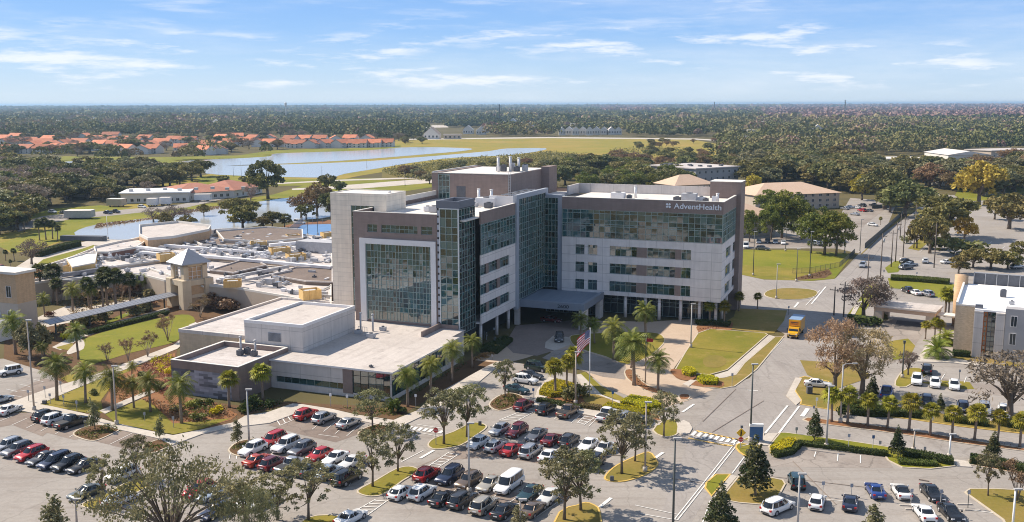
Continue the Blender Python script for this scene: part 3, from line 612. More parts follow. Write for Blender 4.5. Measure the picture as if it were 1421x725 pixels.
# garden left of the pavilion
S('garden_bed',[(6,470),(60,452),(140,432),(232,398),(300,395),(400,415),(330,470),(250,462),(245,490),(243,550),(330,563),(365,556),(546,566),(640,505),(690,480),(700,478),(693,501),(609,545),(546,583),(419,561),(406,560),(340,577),(325,586),(281,596),(213,599),(118,574),(72,564),(101,541),(62,516),(5,498)],.02,MATS['mulch_dark'])
S('lawn',[(110,500),(114,478),(122,468),(165,455),(211,444),(240,438),(262,437),(271,445),(262,458),(250,470),(232,478),(180,490),(130,505)],.06,MATS['lawn_green'],2)
S('lawn',[(145,447),(175,434),(185,430),(178,438),(150,450)],.06,MATS['lawn_green']); S('lawn',[(78,482),(100,476),(103,481),(95,486),(80,484)],.06,MATS['lawn'])
S('path',[(93,488),(104,477),(112,471),(117,475),(116,484),(107,488),(95,492)],.07,W_,2); S('path',[(28,452),(60,437),(92,425),(120,427),(240,404),(240,408),(150,430),(100,447),(60,455),(30,458)],.055,W_)
S('path',[(72,482),(110,462),(160,447),(232,427),(236,430),(165,452),(118,467),(84,486)],.058,W_)
S('lawn',[(56,561),(103,541),(145,523),(165,520),(150,542),(140,556),(144,573),(118,573)],.06,MATS['lawn'],0); S('lawn',[(84,525),(95,520),(135,517),(110,529),(98,533)],.06,MATS['lawn'])
S('mulch_bed',[(165,520),(205,502),(243,490),(243,548),(300,560),(330,575),(320,583),(281,594),(240,600),(190,570),(196,553),(217,543),(208,540),(160,562),(145,556),(152,542)],.05,MATS['mulch'])
S('lawn',[(146,575),(196,554),(212,560),(240,588),(285,583),(320,581),(281,595),(240,603),(213,598),(160,587)],.062,MATS['lawn']); S('lawn',[(160,508),(205,500),(180,515),(168,520)],.064,MATS['lawn'])
# kerbed islands
I=island
island_a=I('mulch_bed',[(101,602),(122,592),(160,590),(168,596),(150,606),(130,613),(110,609)],MATS['mulch_dark'])
I('mulch_bed',[(196,622),(215,612),(238,610),(247,612),(232,622),(210,630)],MATS['mulch_dark'])
I('lawn',[(112,701),(150,684),(190,663),(212,662),(214,672),(180,690),(150,705),(130,708)],MATS['lawn'])
I('mulch_bed',[(316,626),(330,614),(352,610),(368,613),(366,620),(350,632),(330,634)],MATS['mulch_dark'])
I('lawn',[(495,682),(520,668),(548,652),(568,648),(582,654),(560,668),(535,686),(520,690),(505,689)],MATS['lawn'])
I('mulch_bed',[(496,602),(508,594),(530,588),(543,592),(540,600),(520,606),(503,607)],MATS['mulch_dark'])
I('lawn',[(593,618),(602,609),(628,600),(652,588),(668,588),(676,594),(660,606),(640,619),(615,624),(600,624)],MATS['lawn'])
I('mulch_bed',[(678,563),(688,552),(706,546),(724,550),(726,556),(712,566),(692,571)],MATS['mulch_dark'])
I('mulch_bed',[(742,556),(752,545),(772,532),(800,538),(825,548),(870,560),(916,578),(918,586),(880,579),(835,569),(780,562)],MATS['mulch'],0)
S('lawn',[(805,545),(830,548),(868,563),(850,567),(812,559)],.15,MATS['lawn_dry'])
I('lawn',[(838,664),(850,650),(872,638),(900,628),(912,640),(912,648),(896,660),(868,669),(848,669)],MATS['lawn_dry'],3,kmat='kerb_yellow')
I('lawn',[(762,760),(775,712),(800,702),(812,698),(826,702),(834,714),(830,760)],MATS['lawn_dry'],2,kmat='kerb_yellow')
I('lawn',[(905,598),(918,586),(935,582),(941,589),(942,600),(936,606),(920,607)],MATS['lawn'],2)
I('lawn',[(414,727),(440,716),(475,718),(470,740),(410,760)],MATS['lawn'],2)
I('lawn',[(977.5,678),(979,671),(993,659),(1014.6,659),(987.5,690)],MATS['lawn_green'],0,kmat='kerb_yellow')
I('lawn',[(1024,662),(1063,662),(1087,667),(1090.6,672.6),(1080.5,691),(1072,703),(1025,699),(998,694)],MATS['lawn_dry'],0)
I('lawn',[(1020,622),(1026,616),(1040,618),(1056,620),(1050,631),(1034,634)],MATS['lawn'],2,kmat='kerb_yellow')
I('lawn',[(1027,612),(1044,605),(1060,602),(1060,606),(1044,613)],MATS['lawn'],0)
I('lawn',[(1066,620),(1082,601),(1090,601),(1181,613),(1291,630),(1322,636),(1326,648),(1291,652),(1252,650),(1232,640),(1225,630),(1181,629),(1110,621),(1096,632),(1072,635)],MATS['lawn_green'],0)
I('mulch_bed',[(1343,639),(1421,649),(1600,670),(1600,682),(1421,660),(1346,646)],MATS['mulch'],0)
I('lawn',[(1338,684),(1345,679),(1380,679),(1421,681),(1600,700),(1600,800),(1430,800),(1391,722)],MATS['lawn_dry'],0)
I('mulch_bed',[(1113,583),(1120,580),(1145,583),(1181,587),(1262,598),(1350,612),(1421,623),(1600,648),(1600,652),(1421,627),(1350,618.5),(1282,608.5),(1220,599.5),(1160,592),(1122,587)],MATS['mulch'],0)
I('lawn',[(1104,527),(1116,523),(1150,530),(1160,545),(1200,560),(1265,568),(1333,580),(1421,591),(1600,615),(1600,630),(1421,603),(1333,593),(1265,583),(1160,571),(1110,562),(1111,556),(1103,544)],MATS['lawn_dry'],0,kmat='kerb_yellow')
I('lawn',[(1241,536),(1246,522),(1258,512),(1278,512),(1290,520),(1270,530),(1258,538)],MATS['lawn'],2)
S('lawn',[(1278,531),(1300,528),(1345,530),(1352,540),(1338,540),(1300,535)],.05,MATS['lawn'])
# lawns around the street and hospital
I('lawn',[(968,463),(985,457),(1062,463),(1066,465),(1010,514),(985,521),(960,519),(936,514),(950,490)],MATS['lawn'],0)
S('lawn_worn',[(975,500),(985,493),(1003,495),(1008,503),(998,510),(980,509)],.115,MATS['lawn_dry'],2)
I('lawn',[(1075,468),(1088,468),(1051,513),(1039,523),(1020,537),(1000,540.5),(975,538),(958,535),(966,529),(988,527),(1020,521),(1032,505)],MATS['lawn_dry'],0)
S('mulch_bed',[(958,534),(962,529),(985,527),(1004,530),(1005,535),(998,538),(975,537)],.12,MATS['mulch'],0); S('mulch_bed',[(930,515),(936,512),(955,515),(966,520),(962,527),(950,528),(938,524)],.12,MATS['mulch'],2)
S('lawn',[(1022,428),(1060,430),(1092,431),(1088,445),(1074,463),(1064,463),(1010,456),(1000,450),(1018,440)],.05,MATS['lawn_dry'])
S('mulch_bed',[(966,455),(972,445),(1000,447),(1018,448),(1015,458),(985,460),(970,463)],.06,MATS['mulch'])
I('lawn',[(790,470),(800,465),(850,462),(905,462),(921,468),(921,478),(900,496),(870,507),(840,496),(800,483)],MATS['lawn'],3)
I('mulch_bed',[(867,514),(880,514),(886,524),(900,536),(930,546),(925,550),(896,543),(874,530),(867,522)],MATS['mulch'],2)
I('mulch_bed',[(941,549),(950,547),(958,549),(956,555),(944,556)],MATS['mulch'],2)
S('mulch_bed',[(800,520),(812,516),(833,535),(872,556),(868,560),(835,547)],.1,MATS['lawn'])
I('lawn',[(1060,408.5),(1068,403),(1090,400.5),(1118,401.5),(1134,405),(1131,412),(1112,416),(1085,416),(1066,413)],MATS['lawn_dry'],3)
S('lawn',[(1027,347),(1100,347),(1175,352),(1182,356),(1158,387),(1127,389),(1100,388),(1060,385),(1027,379)],.05,MATS['lawn_green']); S('lawn',[(1027,368),(1100,372),(1150,372),(1158,387),(1127,390),(1060,388),(1027,381)],.055,MATS['lawn'])
S('mulch_bed',[(1103,386),(1150,374),(1155,380),(1145,386),(1105,389)],.06,MATS['mulch_dark'])
S('lawn_verge',[(1195,352),(1232,317),(1260,292),(1270,292),(1229,321),(1194,355)],.05,MATS['lawn_dry'])
S('lawn',[(1175,438),(1192,416),(1206,392),(1222,396),(1212,410),(1205,425),(1195,438)],.05,MATS['lawn_green']); S('lawn',[(1228,372),(1242,362),(1255,364),(1246,378),(1232,379)],.05,MATS['lawn_green'])
S('lawn',[(1232,386),(1290,390),(1325,395),(1316,413),(1296,412),(1262,402),(1235,400)],.05,MATS['lawn_green']); S('lawn',[(1260,345),(1290,320),(1310,300),(1312,306),(1290,335),(1275,348)],.05,MATS['lawn'])
S('lawn',[(1205,525),(1208,520),(1180,505),(1110,500),(1120,520),(1160,540)],.05,MATS['lawn_dry'])
S('lawn',[(1225,475),(1260,470),(1270,480),(1262,497),(1240,500)],.02,MATS['lawn'])
S('lawn',[(1330,262),(1421,258),(1421,268),(1400,276),(1340,280),(1325,272)],.05,MATS['lawn_green']); S('lawn',[(1318,497),(1330,492),(1421,500),(1421,512),(1380,506)],.05,MATS['lawn_dry'])
S('court',[(405,322),(420,312),(462,311),(462,332),(425,333)],.05,MATS['court_blue'],)
S('dirt',[(372,322),(400,312),(462,305),(462,312),(420,313),(395,330)],.04,MATS['mulch'])
S('lawn',[(45,372),(60,360),(115,345),(130,340),(135,350),(100,362),(60,372)],.05,MATS['lawn_green'])
S('road',[(0,400),(20,372),(60,347),(125,334),(190,328),(190,337),(130,341),(60,360),(25,392)],.045,MATS['concrete'])
S('dirt',[(20,392),(30,374),(60,372),(60,388)],.05,MATS['mulch'])
S('lawn',[(40,300),(70,290),(140,285),(180,290),(150,300),(90,312),(50,314)],.045,MATS['lawn_green'])
# painted markings
PW=MATS['paint_white'];PY=MATS['paint_yellow']
MK=MB(); MY=MB()
def line(b,p,q,w,z=.08):
    a,c=G(*p,z),G(*q,z); d=(c-a); d.z=0; d.normalize(); n=Vector((-d.y,d.x,0))*w/2
    pts=[a-n,c-n,c+n,a+n]; b.add(pts,[(0,1,2,3)])
def hatch(p,q,r,s,n,w=.12):
    """hatched aisle: long sides p-q and s-r, n cross bars"""
    line(MK,p,q,w); line(MK,s,r,w)
    for i in range(n+1):
        t=(i+.3)/(n+.6); line(MK,(p[0]+(q[0]-p[0])*t,p[1]+(q[1]-p[1])*t),(s[0]+(r[0]-s[0])*t,s[1]+(r[1]-s[1])*t),w*1.3)
hatch((470,722),(521,693),(538,694.5),(500,722),6,.14); hatch((592,648.5),(623,627.5),(637,630),(606,650),5,.14)
hatch((693,583),(735,566),(748,568),(716,585),5,.13); hatch((801,587),(812,577),(826,579),(810,590),3,.13)
hatch((318,637),(322,617),(330,615),(328,637),0,.1)
for k in range(4): line(MK,(384+7*k,583-3.6*k),(389+7*k,590.5-3.6*k),.14)
line(MK,(390,590),(420,577),.12)
for k in range(5): line(MK,(578+13*k-4,592-2.5*k+6),(572+13*k,597-1*k+6),.45) if 0 else None
# crossing by the pavilion corner
for k in range(7): line(MK,(566+7.2*k,596+.9*k),(571+7.2*k,591.5+1.05*k),.55)
line(MK,(560,597),(612,606),.14); line(MK,(575,588.5),(616,595),.14)
for a,c in (((557,641),(587,625.5)),((583,636),(602,625)),((1013,719),(920,800)) ):
    line(MK,a,c,.45 if a[0]==583 else .14)
# stall lines, left lots
for k in range(6): line(MK,(16+20*k-20,590+4.2*k-4),(37+20*k-20,580.5+3.2*k-3),.1)
for k in range(3): line(MK,(152+20*k,617+4*k),(186+19*k,600+4.2*k),.1)
for k in range(4): line(MK,(10+16*k-30,553-6.5*k+8),(28+16*k-30,556-6.5*k+8),.1)
for k in range(5): line(MK,(0+18*k-10,547-7*k),(16+18*k-10,551-7*k),.1)
for k in range(4): line(MK,(425+16*k+8,596+3*k),(440+17*k+8,584+2*k),.1)
for k in range(8): line(MK,(648+25*k,625+4.4*k),(672+23.5*k,609+3.9*k),.1)
for k in range(9): line(MK,(545+28*k,692+4*k),(590+27*k,664+4.2*k),.1)
for k in range(6): line(MK,(364+24*k,645+6*k),(384+23*k,622+5.2*k),.1)
for k in range(5): line(MK,(745+24*k,577+5*k),(757+24*k,567+4.4*k),.1)
# street markings
line(MK,(935,722),(1020,615),.14);line(MK,(940,722),(1024,616),.14)
line(MK,(975,725),(986,694),.14); line(MK,(1016,657),(1033,634),.16)
line(MK,(832,704),(848,691),.5);line(MK,(903,640),(920,628),.5)
line(MK,(881,701),(940,714),.13);line(MK,(890,713),(940,722),.13)
line(MK,(1062,601),(1093,563),.32);line(MK,(1081,601),(1109,564),.32);line(MK,(1113,578),(1121,567),.7)
line(MK,(947,572),(963,561),.4);line(MK,(1037,541.5),(1052,542.5),.3)
line(MK,(1044,518),(1088,470),.1)
line(MK,(1118,424),(1138,403),.18);line(MK,(1126,422),(1146,398),.35);line(MK,(1102,427),(1108,420),.5)
for i in range(9):
    x=963+i*8.0; y=603.5+i*1.55; line(MK,(x+3,y-5.2),(x-3,y+1),.55)
line(MK,(960,606),(1012,617),.2)
for a,c in (((966,598),(1025,610.5)),((1005,617.5),(1018,619))): line(MY,a,c,.55)
line(MY,(955,608),(1008,618.5),.4)
for k in range(6): line(MK,(1070+28*k+80,668),(1070+28*k+82,640),.1) if 0 else None
for k in range(7): line(MK,(1152+17*k-12,660+2.4*k),(1150+17.6*k-12,705+2.4*k),.1) if 0 else None
for a,c in (((1132,627),(1130,634)),((1163,629),(1162,640)),((1194,632),(1194,643)),((1148,693.5),(1170,695)),((1262,700),(1280,703)),((1330,706),(1380,712)),((1306,527),(1311,519)),((1338,531),(1341,523)),((1341,526),(1357,527)),((1340,530),(1357,531))): line(MK,a,c,.14 if c[0]-a[0]<9 else .12)
for k in range(9): line(MK,(1276+18*k,350-7*(k%2)),(1287+18*k,342-7*(k%2)),.12)
line(MY,(365,617),(388,601),.12); line(MK,(442,603),(470,607),.1)
tag(MK.build('road_markings',[PW]),kind='structure'); tag(MY.build('road_markings_yellow',[PY]),kind='structure')
# tyre-dark crack lines sealed in the asphalt
SL=MB()
for a,c in (((975,585),(1021,540)),((988,600),(1060,556)),((932,664),(985,672)),((1100,640),(1160,700)),((700,725),(760,700)),((1060,660),(1200,676))): line(SL,a,c,.14,.075)
tag(SL.build('sealed_cracks',[MATS['asphalt_stall']]),kind='structure')
# ================================================================== THE HOSPITAL (local frame: a along the front, b into depth)
TH=math.radians(21.5); E1=Vector((math.cos(TH),-math.sin(TH),0)); E2=Vector((math.sin(TH),math.cos(TH),0)); OC=Vector((48.57,223.28,0))
def onA(px,py,b):   # photo pixel -> (a,z) on the plane b
    d=Vector(ray(px,py)); t=(b-(Vector((0,0,H))-OC).dot(E2))/d.dot(E2); p=Vector((0,0,H))+d*t; return ((p-OC).dot(E1),p.z)
def onB(px,py,a):
    d=Vector(ray(px,py)); t=(a-(Vector((0,0,H))-OC).dot(E1))/d.dot(E1); p=Vector((0,0,H))+d*t; return ((p-OC).dot(E2),p.z)
def ab(a,b,z=0.): return OC+E1*a+E2*b+Vector((0,0,z))
def holes_wall(b,P,Q,z0,z1,holes,depth,mi=0):
    """wall face from P to Q (xy) with real openings (u0,u1,v0,v1 in metres along / up) and reveals of that depth; outward = right of P->Q"""
    P=Vector(P);Q=Vector(Q);d=(Q-P).normalized();L=(Q-P).length;n=Vector((d.y,-d.x))
    us=sorted({0,L,*[h[0] for h in holes],*[h[1] for h in holes]}); vs=sorted({z0,z1,*[h[2] for h in holes],*[h[3] for h in holes]})
    pt=lambda u,v,k=0.:(P.x+d.x*u-n.x*k,P.y+d.y*u-n.y*k,v)
    for i in range(len(us)-1):
        for j in range(len(vs)-1):
            um,vm=(us[i]+us[i+1])/2,(vs[j]+vs[j+1])/2
            if any(h[0]<um<h[1] and h[2]<vm<h[3] for h in holes): continue
            b.quad(pt(us[i],vs[j]),pt(us[i+1],vs[j]),pt(us[i+1],vs[j+1]),pt(us[i],vs[j+1]),mi)
    for u0,u1,v0,v1 in holes:
        b.quad(pt(u0,v0),pt(u0,v0,depth),pt(u1,v0,depth),pt(u1,v0),mi); b.quad(pt(u0,v1),pt(u1,v1),pt(u1,v1,depth),pt(u0,v1,depth),mi)
        b.quad(pt(u0,v0),pt(u0,v1),pt(u0,v1,depth),pt(u0,v0,depth),mi); b.quad(pt(u1,v0),pt(u1,v0,depth),pt(u1,v1,depth),pt(u1,v1),mi)
def curtain(parent,P,Q,z0,z1,us,vs,name='glass_wall',gm='glass_facade',depth=0.,mw=.09,md=.12,rng=None,tilt=.006,frame=True,mm='mullion'):
    """curtain wall: single panes, each very slightly out of plane, and a grid of mullions standing in front (child of the glass)"""
    rng=rng or RNG; P=Vector(P);Q=Vector(Q);d=(Q-P).normalized();L=(Q-P).length;n=Vector((d.y,-d.x)); pt=lambda u,v,k=0.:Vector((P.x+d.x*u+n.x*k,P.y+d.y*u+n.y*k,v))
    if isinstance(us,int): us=[L*i/us for i in range(us+1)]
    if isinstance(vs,int): vs=[z0+(z1-z0)*i/vs for i in range(vs+1)]
    g=MB()
    for i in range(len(us)-1):
        for j in range(len(vs)-1):
            tx,tz=rng.uniform(-tilt,tilt)*(us[i+1]-us[i]),rng.uniform(-tilt,tilt)*(vs[j+1]-vs[j]); q=-depth
            g.quad(pt(us[i],vs[j],q-tx-tz),pt(us[i+1],vs[j],q+tx-tz),pt(us[i+1],vs[j+1],q+tx+tz),pt(us[i],vs[j+1],q-tx+tz))
    go=g.build(name,[MATS[gm]],parent)
    if frame:
        m=MB(); o=-depth
        for u in us:
            u=min(max(u,mw/2),L-mw/2); m.add([pt(u-mw/2,z0,o-.03),pt(u+mw/2,z0,o-.03),pt(u+mw/2,z0,o+md),pt(u-mw/2,z0,o+md),pt(u-mw/2,z1,o-.03),pt(u+mw/2,z1,o-.03),pt(u+mw/2,z1,o+md),pt(u-mw/2,z1,o+md)],[(0,3,2,1),(4,5,6,7),(0,1,5,4),(1,2,6,5),(2,3,7,6),(3,0,4,7)])
        for v in vs:
            v=min(max(v,z0+mw/2),z1-mw/2); a,c=v-mw/2,v+mw/2; q=md-.02
            m.add([pt(.01,a,o-.02),pt(L-.01,a,o-.02),pt(L-.01,a,o+q),pt(.01,a,o+q),pt(.01,c,o-.02),pt(L-.01,c,o-.02),pt(L-.01,c,o+q),pt(.01,c,o+q)],[(0,3,2,1),(4,5,6,7),(0,1,5,4),(1,2,6,5),(2,3,7,6),(3,0,4,7)])
        m.build('mullions' if name!='window' else 'window_frame',[MATS[mm]],go)
    return go
def irregular(L,w0,w1,R):
    us=[0]
    while us[-1]+w1<L: us.append(us[-1]+R.choice([w0,w0,w1]))
    return us+[L]
hosp=empty('hospital_building',OC,-TH,'large grey six-storey hospital with teal glass corner towers and brown top band','hospital')
Rg=random.Random(21)
ZT=28.1
# --- right wing
RA0,RA1,RB0,RB1=-37.6,.4,-4.5,19.5
ww=MB()
hol=[]
cols=[(798.3,810.9),(816,828.8),(846,883.5),(898,937),(945.6,959)]
rows=[(14.6,16.95),(10.35,12.8),(6.15,8.6)]
for x0,x1 in cols:
    a0,a1=onA(x0,350,RB0)[0]-RA0,onA(x1,350,RB0)[0]-RA0
    for v in rows: hol.append((a0,a1,*v))
holes_wall(ww,(RA0,RB0),(RA1,RB0),5.2,18.7,hol,.28)
sh=[(onB(1007.5,343,RA1)[0]-RB0,onB(1014,338,RA1)[0]-RB0),(onB(1017,338.5,RA1)[0]-RB0,onB(1022,333.5,RA1)[0]-RB0)]
hs=[(u0,u1,*v) for u0,u1 in sh for v in rows]
holes_wall(ww,(RA1,RB0),(RA1,RB1),5.2,18.7,hs,.28)
ww.box(RA0,RA1,RB0+.5,RB1,5.2,5.3); ww.quad((RA0,RB0,5.2),(RA0,RB1,5.2),(RA1,RB1,5.2),(RA1,RB0,5.2))
ww.quad((RA1,RB1,0),(RA0,RB1,0),(RA0,RB1,ZT),(RA1,RB1,ZT))
ww.build('wall',[MATS['wall_white']],hosp)
for u0,u1,v0,v1 in hol:
    curtain(hosp,(RA0+u0,RB0+.28),(RA0+u1,RB0+.28),v0,v1,max(2,round((u1-u0)/1.25)),[v0,v0+.78*(v1-v0)*.9,v1],'window','glass_window',0,.07,.06,tilt=.012)
for u0,u1,v0,v1 in hs: curtain(hosp,(RA1-.28,RB0+u0),(RA1-.28,RB0+u1),v0,v1,3,[v0,v0+1.6,v1],'window','glass_window',0,.07,.06,tilt=.012)
bp=MB()
for x0,x1 in ((883.5,898),(937,945.6)):
    a0,a1=onA(x0,350,RB0)[0],onA(x1,350,RB0)[0]
    for v0,v1 in rows: bp=MB(); bp.box(a0+.003,a1-.003,RB0-.02,RB0+.2,v0,v1); bp.build('spandrel_panel',[MATS['wall_brown']],hosp)
curtain(hosp,(RA0,RB0),(RA1-.05,RB0),18.7,25.3,irregular(RA1-.05-RA0,1.35,1.9,Rg),[18.7,20.1,21.5,22.0,23.0,24.5,25.3],gm='glass_facade',depth=.06)
curtain(hosp,(RA1,RB0+.05),(RA1,RB1-.5),18.7,25.3,irregular(RB1-RB0-.55,1.6,2.2,Rg),[18.7,20.1,21.5,22.0,23.0,24.5,25.3],depth=.06)
bb=MB(); t=.35
bb.box(RA0,RA1+.05,RB0-.05,RB0+t,25.3,ZT); bb.box(RA1-t,RA1+.05,RB0+t,RB1,25.3,ZT)
bb.build('parapet_band',[MATS['wall_brown']],hosp)
cp=MB(); cp.box(RA0,RA1+.1,RB0-.1,RB0+t+.08,ZT,ZT+.1); cp.box(RA1-t-.08,RA1+.1,RB0+t+.08,13.5,ZT,ZT+.1); cp.build('coping',[MATS['coping']],hosp)
rf=MB(); rf.box(RA0,RA1-t,RB0+t,RB1-.3,26.9,27.25); rf.build('roof',[MATS['roof_white']],hosp)
rp=MB(); rp.box(-41,-5.9,RB1-.3,RB1,26.9,29.5); rp.box(-41.2,-40.8,10,RB1,26.9,29.5); rp.build('rear_parapet',[MATS['precast']],hosp)
# penthouse core at the right rear
core=MB(); core.box(-6.,1.45,14,20.5,0,31.2); core.build('stair_core',[MATS['wall_brown']],hosp); cc=MB(); cc.box(-6.08,1.53,13.92,20.58,31.2,31.32); cc.build('core_coping',[MATS['coping']],hosp)
# recessed ground floor with columns
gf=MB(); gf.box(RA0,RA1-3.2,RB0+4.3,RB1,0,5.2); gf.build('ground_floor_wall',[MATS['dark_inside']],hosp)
curtain(hosp,(-28,RB0+4.2),(RA1-3.2,RB0+4.2),.2,5.0,16,[.2,2.6,3.6,5.0],'storefront_glass','glass_plain')
for a in (-22.,-17.2,-13.9,-8.9,-4.5,-.8):
    c=MB(); c.cyl(a,RB0+1.0,0,5.2,.38,12); c.build('column',[MATS['wall_white']],hosp,True)
for b_ in (3.,9.,15.): c=MB(); c.cyl(RA1-.9,b_,0,5.2,.38,12); c.build('column',[MATS['wall_white']],hosp,True)
# lettering and emblem on the brown band
def text_mesh(name,s,size,ext,m,parent,loc,rot,width=None,bold=0.):
    cu=bpy.data.curves.new(name,'FONT'); cu.body=s; cu.size=size; cu.extrude=ext; cu.offset=bold; o=bpy.data.objects.new(name,cu); COL.objects.link(o)
    bpy.context.view_layer.update(); me=bpy.data.meshes.new_from_object(o.evaluated_get(bpy.context.evaluated_depsgraph_get())); bpy.data.objects.remove(o)
    me.materials.clear(); me.materials.append(MATS[m]); xs=[v.co.x for v in me.vertices]; w=max(xs)-min(xs); k=(width/w) if width else 1
    for v in me.vertices: v.co.x=(v.co.x-min(xs))*k
    o=link(name,me,parent,loc); o.rotation_euler=rot; return o
la0,lz=onA(935,289.5,RB0-.1); la1,_=onA(1001,291,RB0-.1)
text_mesh('sign_lettering','AdventHealth',1.72,.06,'letter_white',hosp,(la0,RB0-.14,lz-.02),(PI/2,0,0),la1-la0,.018)
em=MB(); ex,ez=onA(927.4,285.5,RB0-.1)
for k in range(4):
    a=PI/4+k*PI/2; c,s=math.cos(a),math.sin(a); pl=[]
    for u,v in ((.1,0),(.45,.32),(.85,.36),(1.0,.0),(.85,-.36),(.45,-.32)): pl.append((ex+(u*c-v*s)*.62*1.05,ez+(u*s+v*c)*.62*1.05))
    if k==3: pl=[(ex+(x-ex)*1.1,ez+(z-ez)*1.1) for x,z in pl]
    vs=[(x,RB0-.08,z) for x,z in pl]+[(x,RB0-.2,z) for x,z in pl]; n=6
    em.add(vs,[tuple(range(n,2*n))]+[(i,(i+1)%n,(i+1)%n+n,i+n) for i in range(n)])
em.build('sign_emblem',[MATS['letter_white']],hosp)
# --- glazed inner corner (atrium)
AX=-42.5; FZ=29.9
curtain(hosp,(AX,-21.),(AX,-3.),5.9,28.9,14,16,'atrium_glass','glass_atrium',mw=.1); curtain(hosp,(AX+.02,-3.),(-38.9,-3.),5.9,ZT-.4,4,16,'atrium_glass','glass_atrium',mw=.1)
fr=MB(); fr.box(AX-.5,AX+.35,-22.6,-21.,4.,FZ); fr.box(AX-.5,AX+.35,-21.,-1.6,28.9,FZ); fr.box(AX-.5,AX+.35,-2.95,-1.5,ZT-.2,28.9); fr.box(AX+.35,-38.9,-3.3,-2.5,ZT-.4,ZT+.35); fr.box(-38.9,RA0,-3.9,-2.5,4.5,ZT+.35)
fr.build('portal_frame',[MATS['frame_grey']],hosp)
sp=MB(); sp.box(-48.8,AX-.5,-22.6,-22.2,27.2,FZ-.25); sp.build('roof_screen',[MATS['frame_white']],hosp)
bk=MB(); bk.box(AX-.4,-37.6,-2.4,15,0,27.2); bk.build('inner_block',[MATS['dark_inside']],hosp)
tr=MB()
for b_ in (-18,-13,-8,-4): tr.seg((AX-.5,b_,FZ-.4),(AX-4.5,b_,FZ-.4),.12,.2); tr.seg((AX-4.5,b_,FZ-.4),(AX-4.5,b_,27.3),.1,.1)
for q in (1.2,2.6,4.5): tr.seg((AX-q,-20,FZ-.3),(AX-q,-3,FZ-.3),.1,.15)
tr.build('roof_trellis',[MATS['steel']],hosp)
# --- left wing
LA0,LA1,LB0=-68.,AX,-49.5; Z4=5.2
g0,g1=-65.2,-50.2
lw=MB(); tops=[(onA(509.3,313,LB0)[0]-LA0,onA(523,313,LB0)[0]-LA0),(onA(528.6,313,LB0)[0]-LA0,onA(579,313,LB0)[0]-LA0),(onA(583.8,313,LB0)[0]-LA0,onA(599.6,313,LB0)[0]-LA0)]
h2=[(u0,u1,24.0,25.6) for u0,u1 in tops]+[(g0-LA0,g1-LA0,5.7,21.6)]
holes_wall(lw,(LA0,LB0),(-48.6,LB0),Z4-.4,ZT,h2,.3)
lw.quad((LA1,20,0),(LA0,20,0),(LA0,20,ZT),(LA1,20,ZT)); lw.quad((LA0,20,0),(LA0,LB0,0),(LA0,LB0,ZT),(LA0,20,ZT)); lw.box(LA1-.35,LA1,-42,-22.6,25.6,ZT); lw.box(LA0,-48.6,LB0+.004,LB0+.35,ZT-.9,ZT-.002)
lw.build('brown_wall',[MATS['wall_brown']],hosp)
for u0,u1,v0,v1 in h2[:3]: curtain(hosp,(LA0+u0,LB0+.3),(LA0+u1,LB0+.3),v0,v1,max(2,round((u1-u0)/1.05)),2,'window','glass_window',0,.07,.06,tilt=.012)
curtain(hosp,(g0,LB0+.12),(g1,LB0+.12),5.7,21.6,irregular(g1-g0,.75,1.2,Rg),[5.7,7.6,8.6,9.6,10.6,12.0,13.1,14.1,15.1,16.6,17.6,18.7,20.1,21.6],'glass_wall','glass_facade',mw=.085,tilt=.008)
fw=MB(); fw.box(g0-1.3,g0,LB0-.35,LB0+.05,5.3,22.7); fw.box(g1,g1+1.15,LB0-.35,LB0+.05,5.3,22.7); fw.box(g0,g1,LB0-.35,LB0+.05,21.6,22.7); fw.build('white_frame',[MATS['frame_white']],hosp)
cp=MB(); cp.box(LA0-.05,-48.6,LB0-.06,LB0+.45,ZT,ZT+.1); cp.box(LA1-.43,LA1+.06,-42,-22.6,ZT,ZT+.1); cp.box(LA0-.05,LA0+.4,LB0+.45,-41.6,ZT,ZT+.1); cp.build('coping',[MATS['coping']],hosp)
rf=MB(); rf.box(LA0,LA1-.35,LB0+.35,20,26.9,27.2); rf.build('roof',[MATS['roof_white']],hosp)
rp=MB(); rp.box(LA0-.3,LA0,-33,16,25,29.2); rp.build('side_parapet',[MATS['coping']],hosp)
# left wing, long side
side=MB(); sb0,sb1=-42.,-22.6
for v0,v1 in ((17.1,19.2),(13.0,14.9),(8.9,10.8),(4.7,6.75)): side.box(LA1-.3,LA1,sb0,sb1,v0,v1)
side.box(LA1-.3,LA1-.001,onB(706.7,365,LA1)[0],sb1,6.75,17.1)
side.box(LA1-8,LA1-.3,sb0,sb1,4.7,5.0); side.build('white_spandrel',[MATS['wall_white']],hosp)
e_=onB(706.7,365,LA1)[0]
for v0,v1 in ((14.9,17.1),(10.8,13.0),(6.75,8.9)):
    curtain(hosp,(LA1-.25,sb0),(LA1-.25,e_),v0,v1,10,[v0,v0+1.5,v1],'window','glass_window',0,.07,.06,tilt=.012)
    
    for y0,y1 in ((-39.2,-37.9),(-33.2,-31.6)): q=MB(); q.box(LA1-.2,LA1-.06,y0,y1,v0+.003,v1-.003); q.build('spandrel_panel',[MATS['wall_brown']],hosp)
curtain(hosp,(LA1,sb0),(LA1,sb1),19.2,25.6,11,[19.2,20.6,22.,22.5,23.7,25.,25.6],depth=.06)
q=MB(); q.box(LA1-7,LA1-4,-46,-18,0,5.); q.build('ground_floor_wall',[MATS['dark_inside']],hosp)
for b_ in (-40.2,-31.3,-24.5): c=MB(); c.cyl(LA1-1.,b_,0,4.7,.36,12); c.build('column',[MATS['wall_white']],hosp,True)
